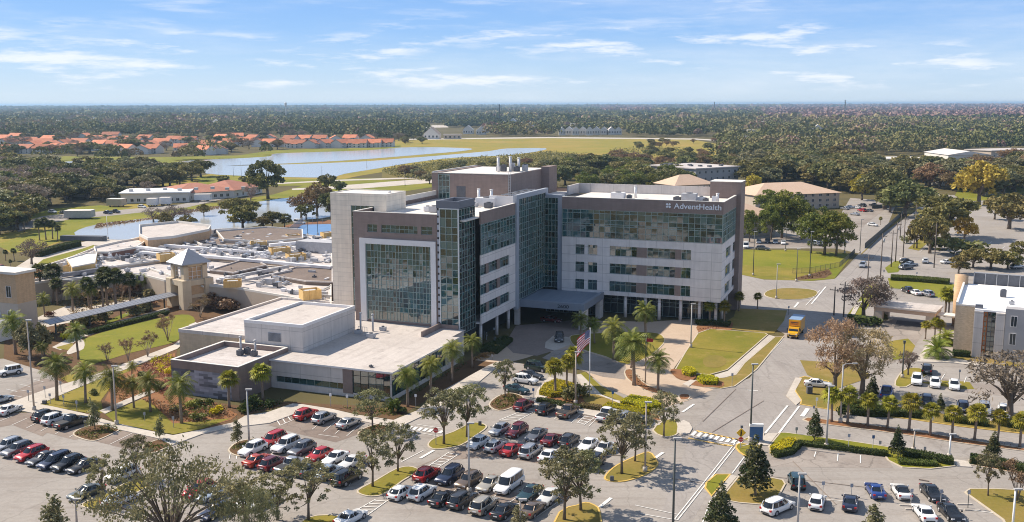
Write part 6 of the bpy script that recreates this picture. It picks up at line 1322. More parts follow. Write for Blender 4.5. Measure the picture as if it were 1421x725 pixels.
car_row('in the left lot row facing us','cars in the left lot row',HF,[('suv','silver',11,624.5,-1),('suv','grey',25,630,-1),('suv','red',44,636,-1),('sedan','charcoal',60,641.5,-1),('minivan','navy',77,646,-1),('suv','black',95,649.5,-1),('sedan','black',116,652,-1)])
car_row('at the left grass island','cars by the left grass island',HF,[('sedan','green grey',120,688.5,-1,heading((97,694),(146,676))),('suv','white',170,664.5,-1,heading((146,673),(195,655))),('sedan','white',167,698.5,1,heading((146,708),(188,690)))])
car_row('in the small staff lot','cars in the staff lot',HF,[('jeep','white',14,520.5,-1,heading((28,518),(0,523))+PI),('sedan','pale blue',-1,559,1)])
for i,(t,c,x,y,p,q,lab) in enumerate([('jeep','teal',1105,675,(1109,683),(1103,668),'dark boxy off-roader at the corner by the magnolia island'),('minivan','white',1079,709,(1066,715),(1096,702),'white minivan below the magnolia island'),('hatchback','white',1133.5,702,(1131,713),(1137,693),'white hatchback alone between off-roader and navy sedan'),('sedan','navy',1179.5,703,(1179,712),(1181,694),'dark navy car behind the bottom bush'),('sedan','blue',1214,686,(1221,696),(1208,676),'bright blue sedan at left of lower right lot row'),('coupe','white',1250,687,(1256,697),(1243,677),'white coupe with black roof in lower right lot'),('sedan','black',1293,690,(1282,678),(1303,700),'black sedan facing us in lower right lot'),('sedan','white',1282,717,(1289,726),(1274,707),'white sedan near bottom edge of lower right lot'),('coupe','black',1319,717,(1308,706),(1330,728),'black sports coupe facing us near bottom edge')]):
    car_at(t,c,G(x,y),heading(p,q),lab,'cars in the lower right lot',roofc='black' if lab.startswith('white coupe') else None)
HR=heading((1272,538),(1274,524))
car_row('in bays below office building','cars in the office bays',HR,[('suv','white',1272,532,-1),('hatchback','white',1297.5,536,-1),('hatchback','white',1324,539,-1)])
car_at('suv','charcoal',G(1286,517),HR,'dark SUV backed behind white cars in office bays','cars in the office bays')
car_row('parked behind the sabal palms','cars behind the palms',HR,[('sedan','white',1135,537,1,heading((1120,536),(1150,538))),('pickup','blue',1230,550,1),('suv','navy',1286,560,1),('suv','navy',1336,569,1),('suv','silver',1366,573,-1),('suv','white',1393,577,-1)])
HC=heading((1255,408),(1264,400))
car_row('beyond the flat drive-through canopy','cars beyond the canopy',HC,[('suv','black',1259,406,1,heading((1266,408),(1252,402))),('sedan','white',1269.5,409,1,heading((1276,411),(1263,406))),('suv','silver',1285,411,1,heading((1293,412),(1277,408)))])
H5=heading((1248,372),(1270,370))
car_row('in the street-side lot','cars in the small street lot',H5,[('suv','black',1258,366,1),('sedan','pale blue',1264,369.5,1),('suv','grey',1257,374,1),('suv','white',1284,365,1,heading((1284,368),(1285,360))),('sedan','white',1314.5,366,1),('suv','silver',1411,373,1)],False)
car_at('suv','silver',G(1197,371),heading((1203,365),(1192,377)),'silver SUV driving towards us down the street','cars in traffic'); car_at('sedan','grey',G(1276,292.5),heading((1290,288),(1268,297)),'dark car far down the street in tree shade','cars in traffic',False)
H6=heading((1052,337),(1053,330))
car_row('beside the near apartment block','cars by the near apartments',H6,[('van','white',1035,344,-1),('sedan','silver',1053,337.5,-1),('suv','charcoal',1065,337,-1),('sedan','silver',1076,338,-1),('sedan','white',1087,339,-1),('suv','white',1130,340,1),('sedan','grey',1138,341,1)],False)
car_at('suv','grey',G(1058,347.5),heading((1050,347),(1066,348)),'dark grey SUV crossing in front of the near apartments','cars by the near apartments',False)
H7=heading((1196,293),(1188,292))
car_row('in the far apartment lot','cars by the far apartments',H7,[('sedan','silver',1172,291,1),('sedan','white',1178,289,1),('sedan','white',1188,289.5,1),('suv','red',1196,294,1),('suv','charcoal',1196,287,1),('pickup','black',1213,287,1),('sedan','grey',1205,294,1),('sedan','silver',1186,299,1)],False)
car_at('hatchback','white',G(1211,314),heading((1202,313),(1220,315)),'white hatchback alone by the street-side palm','cars by the far apartments',False)
for t,c,x,y,lab in (('suv','white',197,289,'white SUV before the modular building door'),('suv','navy',150,297.5,'navy car on the narrow pond road'),('pickup','black',160,296,'black pickup beside navy car on pond road'),('sedan','charcoal',88,297,'dark car behind the round shrub by the pond road'),('sedan','navy',101,299,'second dark car behind the round shrub by the pond road'),('van','white',416,311,'white delivery van by the blue court'),('sedan','white',8,221,'white car in the far left villa lot'),('sedan','silver',26,221.5,'silver car in the far left villa lot'),('suv','pale blue',47,221,'pale blue car in the far left villa lot'),('sedan','red',2,374,'red car at the left frame edge behind brick building'),('suv','white',73,296,'white car near the left pond road trees')):
    car_at(t,c,G(x,y),heading((x-9,y),(x+9,y+1.5)),lab,'cars in the left distance',y>280)
# --- yellow box truck
bt_=G(1103.5,466); rz=heading((1112,452),(1097,470)); 
rz=heading((1090,470),(1052,513))
tk=empty('box_truck',bt_,rz,'bright yellow box truck with blue-grey roof parked at the kerb in shade','truck')
q=MB(); q.box(-4.4,1.3,-1.25,1.25,1.,3.75); q.box(1.3,1.6,-1.2,1.2,2.5,3.7); q.build('cargo_box',[PAINT['yellow']],tk)
q=MB(); q.box(-4.45,1.35,-1.29,1.29,3.75,3.83); q.build('cargo_roof',[mat('roof_bluegrey',(.20,.30,.45),.5,var=.1,scale=.6)],tk)
q=MB(); ring_loft(q,[[(x,-1.1*k,.55),(x,-1.1*k,zt),(x,1.1*k,zt),(x,1.1*k,.55)] for x,zt,k in ((1.35,2.3,1),(2.3,2.25,.98),(2.6,1.5,.97),(3.5,1.35,.9),(3.7,.95,.85))]); q.build('cab',[PAINT['yellow']],tk)
q=MB(); q.quad((2.32,-.95,2.15),(2.32,.95,2.15),(2.63,.95,1.55),(2.63,-.95,1.55)) ; q.box(1.5,2.2,-1.12,1.12,1.55,2.12); q.build('window_glass',[MATS['car_glass']],tk)
q=MB(); q.box(1.6,1.63,-1.,1.,2.65,3.45); q.build('sign_panel',[mat('panel_orange',(.75,.27,.02),.5)],tk); q=MB(); q.box(1.63,1.65,-.75,.75,3.15,3.3); q.box(1.63,1.65,-.6,.6,2.85,2.95); q.build('lettering_band',[MATS['letter_dark']],tk)
q=MB(); q.box(3.68,3.74,-.7,.7,.6,.95); q.build('grille',[MATS['plastic_dark']],tk)
q=MB(); q.box(-4.4,3.2,-.6,.6,.55,.99); q.build('chassis',[MATS['plastic_dark']],tk)
for x in (-3.,2.7):
    for s in (-1,1): q=MB(); q.tube([(0,-.15,0),(0,.15,0)],.45,14); w_=q.build('wheel',[MATS['tyre']],tk,False,(x,s*1.02,.45)); q=MB(); q.tube([(0,-.17,0),(0,.17,0)],.24,10); q.build('rim',[MATS['rim']],w_)
for s in (-1,1): q=MB(); q.box(3.45,3.72,s*.8-.16,s*.8+.16,.98,1.18); q.build('headlight',[MATS['lamp_clear']],tk); q=MB(); q.box(2.25,2.35,s*1.35-.1,s*1.35+.1,1.5,2.1); q.build('side_mirror',[MATS['plastic_dark']],tk)
# ================================================================== TREES AND PLANTS
def plants(kind,group,fmt,items,wide=1.):
    """items (px, base row, top row, where)"""
    for it in items: plant(kind,it[0],it[1],it[2],fmt.format(it[3]),group,wide if len(it)<5 else it[4])
plants('oak','young oaks on the parking islands','young olive-grey oak {}',[
 (143,694,634,'on the long left grass island'),(190,664,606,'at the upper end of the left grass island'),(517,676,598,'at the lower end of the island before the black pickup',1.05),(552,655,590,'at the upper end of the island before the black pickup',1.1),
 (517,597,540,'on the round shrub island by the glazed corner',1.15),(616,617,543,'beside the stop sign on grass',1.25),(648,607,536,'right of the stop-sign oak',1.1),(701,552,500,'on shrub island by the forecourt',.8),
 (863,658,576,'leftmost on the yellow-kerbed island',1.15),(881,641,578,'behind the leftmost oak on yellow-kerbed island',1.1),(783,722,630,'large and nearest the bottom edge on its island',1.2),(806,709,628,'behind the large bottom-edge oak',1.15),
 (921,606,546,'at the corner by the striped crossing',1.15),(428,722,640,'left of the bottom hatched bay',1.25),(385,722,660,'low beside the bottom cars',1.5),(340,735,655,'in the bottom group left of centre',1.5)])
plants('sapling','saplings','small conical sapling {}',[(132,596,552,'behind the black pickup on the left island'),(222,611,576,'at the island left of the hatched corner'),(330,616,580,'beside the pavilion lot light pole')])
plants('sapling','bottom edge trees','conical tree {}',[(75,740,682,'cut by bottom edge at left',1.3),(1213,745,697,'dusty-leaved at bottom edge of the right lot',1.5),(722,745,698,'at the foot of the bottom edge light pole',1.3)])
# large foreground live oak, lower left
fo=plant('big_oak',238,790,612,'huge sprawling live oak spreading over the lower left cars',None,.72,0)
plants('big_oak','foreground oaks','spreading live oak crown {}',[(350,800,672,'rising at bottom edge right of the huge oak',.36),(-60,745,640,'just entering at the bottom left corner',.6)])
plants('magnolia','magnolias at the lower right','glossy dark magnolia {}',[(1048,688,604,'large on the dry island beside minivan',1.15),(998,742,668,'cut by the bottom edge beside street',1.2),(1130,612,566,'on the hedge strip near the street corner'),(1246,636,589,'in the middle of the hedge strip'),(1208,563,518,'under the big brown tree by the palms'),(1304,574,545,'between palms before navy SUV'),(1376,640,597,'right with browning lower leaves',1.15)])
plants('oak','thin brown trees','thin brown-leaved tree {}',[(1371,689,630,'with pale trunks on the dry right island',1.)])
plants('myrtle','thin brown trees','leafless thin tree {}',[(1412,695,640,'at the right edge by white pole',1.)])
plants('date_palm','date palms','date palm {}',[(79,556,488,'nearest the tall pole on the lawn triangle'),(119,560,500,'second on the lawn triangle'),(156,570,506,'right beside the slim light pole'),(209,572,513,'on the mulch left of the mosaic wall'),(252,588,516,'right of the mosaic wall corner'),(109,499,445,'alone on the garden lawn edge'),(60,505,472,'behind the staff lot'),(22,492,430,'in front of the brick building arcade'),(41,444,398,'at brick building corner'),(62,440,405,'right of the brick building corner'),(101,433,390,'in courtyard beside the walkway'),(127,429,391,'second in courtyard beside the walkway'),(197,410,379,'full crowned behind the walkway'),
 (566,565,506,'at the glazed pavilion corner'),(597,548,492,'midway along the pavilion side wall'),(627,530,470,'third along the pavilion side wall'),(655,510,462,'last along the pavilion side wall'),(880,535,455,'taller on the mulch bed left of driveway'),(876,511,458,'behind the taller driveway palm'),(913,543,484,'at the lower end of the mulch bed'),(852,500,439,'on the shaded oval lawn'),(896,470,417,'behind the oval lawn before the columns'),(805,478,432,'left of the address number'),(825,477,440,'right of the address number'),(186,567,520,'in the red flower beds'),(183,528,500,'small behind the flower beds')])
plants('sabal_palm','sabal palms','sabal palm {}',[(771,549,497,'at left end of the yellow hedge'),(796,535,480,'behind the pole by the yellow hedge'),(786,540,492,'between the other two yellow hedge palms'),(318,566,513,'against the mosaic wall corner pier'),(365,556,504,'against the grey pavilion wall'),
 (985,450,416,'left one at the hospital corner'),(1005,452,417,'right one at the hospital corner'),(1025,432,405,'in the shade beside hospital side wall'),(1051,429,406,'alone on the shaded verge'),
 (1154,586,536,'first from left in the median row'),(1176,588,536,'second from left in the median row'),(1204,592,544,'third from left in the median row'),(1231,595,549,'fourth from left in the median row'),(1261,599,545,'fifth from left in the median row'),(1291,605,559,'sixth from left in the median row'),(1321,608,562,'seventh from left in the median row'),(1352,612,560,'eighth from left in the median row'),(1384,615,568,'ninth from left in the median row'),(1415,621,572,'tenth in the median row at the right edge'),(375,413,388,'slim beside courtyard bushes'),(1284,471,445,'left one before the office'),(1297,471,440,'middle one before the office'),(1304,471,443,'right one before the office'),(1311,440,398,'tall beside round stair tower'),(1316,440,402,'slimmer beside round stair tower'),(1222,312.5,301,'by the far apartment lot exit'),(1270,430,425,'x')][:-1])
plants('dark_palm','palms by the small pond','dark cabbage palm {}',[(55,334,303,'leftmost of the pond-side clump'),(64,333,301,'second of the pond-side clump'),(73,332,305,'third of pond-side clump'),(80,335,311,'rightmost of pond-side clump'),(34,322,296,'by the left road trees'),(8,362,346,'at the left edge behind garden'),(20,362,344,'second at left edge behind garden'),(15,372,360,'low at left edge by brick roof'),(58,418,364,'pair left by the dirt patch'),(74,420,364,'pair right by the dirt patch'),(80,424,384,'before the pale front roof'),(63,415,398,'above the walkway left end'),(149,424,368,'tall left in courtyard thicket'),(161,426,370,'tall right in courtyard thicket'),(143,427,378,'in courtyard thicket centre'),(181,422,377,'right in courtyard thicket'),(124,428,383,'left in courtyard thicket')])
plants('fan_clump','bright palm clumps','bushy bright palm clump {}',[(1300,497,462,'before the office wall',1.1),(1313,478,452,'yellow-green behind the office palm clump',1.2),(340,570,556,'by the dark pavilion corner',1.4),(352,408,392,'beside slim courtyard palm',1.6),(330,412,396,'left beside the courtyard palm',1.6),(340,415,400,'front of the courtyard palm clumps',1.6)])
# big russet tree at the intersection + other single trees
plants('tan_tree',None,'broad russet-brown winter oak {}',[(1157,545,444,'overhanging the street right of the truck',.8)]); plants('tan_tree',None,'orange-brown oak {}',[(1196,548,456,'right half of the pair by the office drive',.8)])
plants('brown_tree','bare trees','bare grey-brown tree {}',[(1401,582,490,'large at the right edge before the office',1.15),(1198,442,388,'pinkish at the street before the carport',1.1),(1260,521,488,'small beside the lamp in office lot',.8),(1214,445,385,'second before the carport',.8),(44,367,333,'left of the clipped hedge road',1.),(205,275,252,'behind clinic'),(348,283,257,'slender before the clinic on the bank',.7)])
plants('myrtle','crape myrtles','leafless brown crape myrtle {}',[(150,504,477,'left on the garden lawn'),(178,502,470,'second on the garden lawn'),(205,496,462,'third on the garden lawn'),(233,474,437,'on the lawn right end',1.2),(278,441,412,'by bell tower foot',1.1),(85,420,398,'before the brick building end'),(115,412,392,'in courtyard centre'),(170,414,393,'before the walkway in courtyard'),(165,396,380,'in courtyard back'),(158,418,400,'beside walkway middle')])
plants('live_oak','courtyard trees','grey-green tree {}',[(43,500,448,'beside the staff lot light pole',.8),(62,495,460,'behind staff lot tree',.7)])
for px,py,w,h,lf,lab in ((300,428,9,4,'leaf_brown','wide brown bare thicket right of bell tower'),(318,432,7,3.5,'leaf_brown','second brown thicket right of bell tower'),(292,418,7,3.,'leaf_hedge','dark green bush behind the bell tower'),(120,420,7,3.2,'leaf_brown','brown bare thicket before courtyard palms'),(100,410,7,3.,'leaf_bare','grey bare thicket left in courtyard'),(180,410,8,4,'leaf_brown','brown thicket under courtyard palms'),(140,413,8,3,'leaf_brown','brown thicket centre of courtyard'),(210,412,6,3,'leaf_oak','olive bush below the tower walkway'),
  (118,452,6,2.4,'leaf_oak_dark','dark bush under walkway middle'),(132,449,6,2.6,'leaf_oak_dark','second dark bush under walkway'),(145,443,4,2,'leaf_oak','bush under walkway right part'),(186,438,5,2.2,'leaf_oak','bush by walkway right end'),(205,432,5,2.4,'leaf_oak','round bush before bell tower'),(92,471,2.6,1.4,'leaf_yellow','bright yellow bush on the garden path'),(88,462,3,2,'leaf_oak','green bush by garden path'),(70,440,3,1.4,'leaf_red','red shrub by courtyard path'),(209,422,3,1.5,'leaf_red','red shrub under walkway end'),
  (1168,577,2.4,2,'leaf_hedge','clipped dark shrub before left median palm'),(1197,572,7,2.2,'leaf_hedge','dark shrub band below the magnolia by palms'),(1222,446,3,2.,'leaf_bush','olive shrub at carport left pier'),(1202,452,7,2.4,'leaf_hedge','dark clipped shrub left of carport pier'),(1190,448,5,2.,'leaf_hedge','second dark shrub left of carport pier'),(1258,338,5,3,'leaf_oak','bush by street lot'),(1300,347,12,5,'leaf_oak_dark','broad dark bush beside street lot'),(1340,355,14,6,'leaf_oak_dark','wide dark bush row behind office')):
    shrub(px,py,w,h,lf,lab,'garden shrubs')
# hedges
hedge([(748,549),(756,538),(772,532),(795,538),(800,546),(786,551),(764,553)],.95,'leaf_yellow','bright chartreuse clipped hedge around the sabal palms')
hedge([(745,558),(762,559.5),(790,566),(806,568)],.7,'leaf_hedge','low dark hedge edging the upper lot kerb',wide=1.2)
hedge([(806,566),(835,570),(838,572)],.8,'leaf_rust','low brown hedge right of the flagpole',wide=1.3)
hedge([(840,568),(865,572),(896,579)],1.0,'leaf_yellow','long chartreuse hedge beside parked pickups',wide=2.4)
hedge([(868,561),(892,565),(906,572)],1.2,'leaf_yellow','broad chartreuse hedge below the driveway',wide=4.5)
hedge([(946,517),(953,514.5),(963,516),(966,521),(957,524),(948,522)],.9,'leaf_yellow','small chartreuse hedge left of lawn path')
hedge([(967,530),(974,526),(988,527),(997,531),(994,536),(975,535)],.95,'leaf_yellow','chartreuse hedge on the street corner mulch')
hedge([(967,451),(985,450),(1012,453)],1.,'leaf_hedge','dark clipped hedge at hospital corner',wide=2.4)
hedge([(1068,630),(1080,621),(1095,616),(1104,618),(1097,629),(1082,633)],1.1,'leaf_yellow','curved yellow-green hedge beside the blue sign')
hedge([(1074,635),(1095,631),(1107,620)],.9,'leaf_hedge','dark clipped hedge curving round the lot corner',wide=1.2)
hedge([(1107,618),(1140,622),(1181,627),(1232,633)],.7,'leaf_hedge','long low dark hedge along the lower right lot',wide=1.3)
hedge([(1252,632),(1280,636),(1312,643),(1322,644)],.95,'leaf_hedge','thick dark hedge before the white signpost',wide=1.7)
hedge([(1246,643),(1268,645),(1300,646)],.6,'leaf_bush','low ragged green hedge on the mulch point',wide=1.6)
hedge([(1346,642),(1380,647),(1421,655),(1500,665)],1.1,'leaf_hedge','dark hedge at right edge of the lower lot',wide=2.)
hedge([(1310,584),(1340,588),(1372,592)],1.,'leaf_hedge','dark hedge behind the sabal palm median',wide=1.8); hedge([(1180,574),(1210,577),(1250,577),(1280,580)],1.1,'leaf_hedge','dark hedge in shade left behind the median palms',wide=2.)
hedge([(1390,590),(1421,596)],1.,'leaf_hedge','short dark hedge at right edge behind palms',wide=2.)
hedge([(1322,494),(1346,496)],1.2,'leaf_hedge','dark hedge at foot of the pale office wall',wide=1.6)
hedge([(1236,388),(1270,390),(1316,394)],1.2,'leaf_bush','long olive hedge above the drive-through canopy',wide=4.5)
hedge([(52,357),(80,349),(109,342)],2.2,'leaf_hedge','tall clipped hedge along the pond road',wide=2.5)
hedge([(118,465),(150,457),(190,447),(232,436)],.9,'leaf_hedge','dark low hedge along the walkway lawn edge',wide=1.6)
hedge([(660,488),(700,470),(712,474),(690,492)],.8,'leaf_hedge','low dark hedge at the left wing foot')
for i,(pix,leaf,h,d,s) in enumerate([([(104,604),(124,594),(158,591),(164,596),(148,605),(128,611)],'leaf_bush',.55,14,.3),([(200,621),(217,613),(240,612),(230,621),(210,628)],'leaf_bush',.6,14,.3),([(320,625),(334,615),(352,612),(363,616),(350,629)],'leaf_bush',.6,14,.3),([(501,603),(512,595),(530,590),(540,594),(520,604)],'leaf_hedge',.9,20,.3),([(682,563),(692,554),(706,548),(720,552),(712,563),(694,569)],'leaf_bush',.8,18,.3),
  ([(200,505),(240,495),(243,540),(236,560),(205,535),(190,520)],'leaf_red',.7,16,.3),([(150,545),(170,522),(205,530),(230,545),(200,548),(165,558)],'leaf_orange',.55,15,.28),([(196,555),(240,560),(300,565),(330,575),(318,580),(280,588),(240,585),(215,566)],'leaf_red',.7,16,.3),([(205,500),(240,492),(243,515),(220,520)],'leaf_yellow',.9,12,.32),([(240,560),(300,562),(322,572),(290,580),(250,578)],'leaf_bush',.9,14,.32),([(140,520),(165,520),(190,535),(150,545)],'leaf_yellow',.45,10,.25),
  ([(546,566),(575,550),(640,512),(660,497),(640,505),(600,528),(560,548)],'leaf_hedge',.6,10,.3),([(330,566),(365,558),(420,560),(405,557),(370,569),(345,574)],'leaf_hedge',.9,12,.35),([(470,565),(546,570),(565,567),(548,578),(490,571)],'leaf_bush',.5,12,.28),([(1120,584),(1181,590),(1262,601),(1350,615),(1421,625),(1421,622),(1300,604),(1181,587)],'leaf_rust',.5,12,.28),([(1246,645),(1310,648),(1240,640)],'leaf_rust',.3,5,.25),([(1105,386),(1150,376),(1153,382),(1120,388)],'leaf_rust',.5,5,.4),
  ([(870,515),(880,516),(900,536),(925,546),(896,541),(874,528)],'leaf_rust',.4,5,.28),([(968,458),(985,455),(1012,455),(990,459)],'leaf_red',.4,6,.3),([(945,520),(960,519),(960,526),(940,524)],'leaf_rust',.25,6,.25),([(655,500),(690,482),(694,490),(664,503)],'leaf_orange',.6,14,.3),([(20,480),(60,462),(100,452),(140,440),(140,445),(80,470),(30,492)],'leaf_oak_dark',.7,4,.4),([(90,425),(140,410),(200,400),(228,405),(150,428),(100,440)],'leaf_brown',1.,3,.4)]):
    ground_cover('flower_bed' if 'red' in leaf or 'orange' in leaf or 'yellow' in leaf else 'ground_cover',pix,leaf,h,d,s,i+3)
for px,py,w,h,lf,lab in ((300,575,2.8,1.4,'leaf_yellow','yellow shrub on the mosaic bed right side'),(268,566,3,1.4,'leaf_light','lime shrub on the mosaic bed'),(284,563,3,1.3,'leaf_bush','green shrub on the mosaic bed centre'),(245,572,2.6,1.2,'leaf_olive','olive shrub at left of mosaic bed'),(275,583,3,1.1,'leaf_bush','dark green low shrub at front of mosaic bed'),(235,520,2.4,1.4,'leaf_yellow','golden shrub at the wing back corner'),(222,540,3.4,1.5,'leaf_oak_dark','dark shrub in the red beds'),(200,525,3,1.4,'leaf_oak_dark','dark shrub left in the red beds'),(242,535,3,1.8,'leaf_light','lime shrub at wing left end'),(340,573,2.6,1.2,'leaf_bush','shrub at the dark pavilion recess'),(372,565,3,1.2,'leaf_hedge','dark low shrub in pavilion recess'),(352,566,3.6,2.,'leaf_hedge','taller dark shrub in pavilion recess'),(130,548,2,1,'leaf_oak_dark','shrub ring round the second lawn palm'),(545,572,3,2.4,'leaf_bush','green shrub at glazed pavilion corner'),(558,574,2.2,1.2,'leaf_hedge','low dark shrub at pavilion corner'),(690,485,2,1,'leaf_orange','orange shrub at left wing foot'),(672,496,2,1,'leaf_orange','second orange shrub at left wing foot'),(808,552,4,2.6,'leaf_oak_dark','dark palmetto bush under yellow hedge palms'),(790,556,4,3,'leaf_oak_dark','tall dark bush under yellow hedge palms')):
    shrub(px,py,w,h,lf,lab,'bed shrubs')
# middle-distance single trees of note
plants('pine','tall pines by the apartments','tall {}',[(1144,354,289,'spreading pine on the bright lawn',1.1),(1160,356,292,'pine forked beside spreading pine on lawn',1.),(1125,352,296,'pine leaning left of spreading pine on lawn',1.),(1085,331,266,'pine before the near apartment block',1.1),(1070,333,284,'slimmer pine left of near apartment pine',1.),(1112,333,280,'pine right of near apartment pine',1.),(1066,316,264,'pine between the two apartment roofs',1.1),(1098,318,268,'pine behind the near apartment pine',1.1),(1040,336,292,'low pine at hospital rear corner',.9)])
plants('dark_oak','roundtop trees','big round dark tree {}',[(372,276,224,'standing alone at the clinic end',.85),(348,256,238,'small beside the clinic tree',.7),(310,258,244,'low before the long pond path',1.1),(338,257,245,'second low before the pond path',1.1),(300,257,247,'x')][:-1])
plants('rust_tree','russet pond trees','russet autumn tree {}',[(440,300,256,'at the near pond by the hospital',1.),(418,303,272,'smaller on the near pond bank',1.)])
plants('dark_oak','pond trees','dark bushy tree {}',[(460,305,268,'against the cream stair tower',1.),(425,306,284,'on the near pond bank'),(395,316,297,'round by near pond'),(378,316,294,'left round by near pond'),(455,268,243,'behind cream stair tower'),(470,270,252,'right behind stair tower',1.2)])
plants('olive_oak','pond trees','olive bushy tree {}',[(337,318,286,'wide before the near pond',1.2),(365,320,301,'lime-tinged by near pond'),(260,322,300,'bushy at pond edge behind raised roof'),(228,318,296,'brown-tinged by pond left end')])
plants('brown_tree','pond trees','brown twiggy tree {}',[(213,308,288,'left at near pond behind raised roof',1.2),(240,309,286,'middle at near pond behind raised roof',1.3),(258,308,290,'right at near pond behind raised roof',1.)])
plants('olive_oak','pond trees','large olive tree {}',[(324,307,276,'left at near pond centre',1.2),(344,306,278,'right at near pond centre',1.2),(283,300,284,'small by near pond narrows')])
plants('gold_tree','golden trees','golden autumn oak {}',[(1358,285,226,'broad on the right woods edge',1.15),(1196,278,244,'yellow-orange right of apartments',.9),(1338,335,302,'small by the right parking'),(1046,275,243,'yellow behind hospital roof corner',.6)])
plants('dark_oak','street trees','big dark street oak {}',[(1255,301,253,'over the street bend',1.25),(1235,295,262,'left over the street bend',1.1),(1228,290,236,'behind the street bend oak',1.1)])
plants('olive_oak','street trees','broad olive oak {}',[(1310,330,272,'between street and right parking',1.2),(1290,352,300,'by the utility poles',.9),(1272,345,306,'leaning over the utility poles',.7),(1400,318,270,'at right edge of pale parking',1.2),(1380,305,275,'behind right edge oak'),(1350,372,346,'before the office rear, left',1.4),(1375,374,346,'before the office rear, middle',1.4),(1398,374,350,'before the office rear, right',1.4),(1330,380,356,'at round stair tower',1.1),(1415,360,336,'bright at the right edge',1.)])
# scattered middle woods: individual trees, named by wood and size
WOODS=[('left woods beyond the brick building',[(-20,240),(40,236),(100,247),(170,254),(150,264),(100,272),(60,290),(30,306),(-20,318)],74,['dark_oak','olive_oak','live_oak','dark_oak','brown_tree'],(9,15)),
 ('clinic woods',[(100,262),(160,258),(240,250),(270,250),(240,262),(180,266),(128,272),(100,270)],26,['dark_oak','live_oak','olive_oak','dark_palm'],(8,12)),
 ('shore trees before the long pond',[(100,238),(180,236),(245,241),(290,246),(270,252),(200,252),(120,246)],26,['olive_oak','dark_oak','live_oak'],(9,13)),
 ('villa garden trees',[(0,203),(0,190),(100,187),(230,187),(330,187),(560,189),(560,196),(385,197),(390,207),(330,215),(240,219),(130,217),(40,219),(0,223)],150,['dark_oak','rust_tree','live_oak','brown_tree','olive_oak'],(8,11.5)),
 ('thicket between the long pond and hospital',[(560,246),(640,234),(720,228),(760,232),(768,246),(700,250),(640,252),(600,258)],34,['olive_oak','dark_oak','rust_tree','live_oak'],(5,8)),
 ('pine grove behind the hospital roof',[(770,240),(830,232),(880,236),(965,262),(960,275),(880,272),(800,272),(770,268)],44,['pine','dark_oak','olive_oak','pine'],(9,14)),
 ('scrub wood below the meadow',[(790,232),(850,225),(900,226),(980,224),(1040,232),(1020,246),(960,240),(880,236),(830,240)],40,['dark_oak','olive_oak','rust_tree'],(7,11)),
 ('right woods behind the apartments',[(1030,238),(1100,228),(1180,232),(1230,240),(1250,255),(1215,272),(1160,266),(1100,258),(1040,262)],64,['olive_oak','live_oak','dark_oak','olive_oak'],(11,16)),
 ('right woods around the school',[(1200,222),(1280,238),(1330,238),(1421,228),(1440,262),(1380,275),(1330,268),(1260,258)],60,['dark_oak','olive_oak','live_oak','rust_tree'],(10,15))]
WOODS+=[('left foreground wood by the pond road',[(-20,300),(50,290),(70,296),(30,318),(-20,335)],9,['dark_oak','olive_oak'],(9,12)),('trees round the orange bungalows',[(70,282),(120,282),(175,278),(165,272),(100,271)],14,['olive_oak','brown_tree','dark_oak'],(7,10))]
WOODS+=[('clumps at the meadow right end',[(880,199),(1000,196),(1012,214),(960,220),(890,222)],26,['dark_oak','olive_oak','rust_tree'],(4.5,8)),('clumps at the meadow left end',[(552,194),(580,193),(590,199),(560,204)],7,['dark_oak','olive_oak'],(6,9)),('rear of the apartment wood',[(1040,240),(1110,232),(1170,236),(1190,262),(1150,262),(1090,256),(1050,256)],22,['olive_oak','live_oak','dark_oak'],(12,16))]
SPW={'dark_oak':'dark oak','olive_oak':'olive oak','live_oak':'grey-green oak','brown_tree':'bare tree','rust_tree':'rust-coloured tree','dark_palm':'cabbage palm','pine':'pine'}
BLK=[(165,240,262,284),(1150,1250,275,300)]
for wname,poly,n,kinds,(h0,h1) in WOODS:
    R=random.Random(wname); xs=[p[0] for p in poly]; ys=[p[1] for p in poly]; items=[]; t=0; pts=[]
    while len(items)<n and t<4000:
        t+=1; x,y=R.uniform(min(xs),max(xs)),R.uniform(min(ys),max(ys))
        if not in_poly(x,y,poly) or (1205<x<1385 and 221<y<243): continue
        g=G(x,y)
        if any((g-q).length<(9 if h0>8.5 else 6) for q in pts): continue
        pts.append(g); k=R.choice(kinds); h=R.uniform(h0,h1); items.append((k,x,y,g,h))
    byk={}
    for it in items: byk.setdefault(it[0],[]).append(it)
    for k,its in byk.items():
        its.sort(key=lambda q:q[1])
        for i,(k_,x,y,g,h) in enumerate(its): plant_at(k_,g,h,f'{ordn(i,len(its))} {SPW[k]} of {wname}',wname,None,1.4)
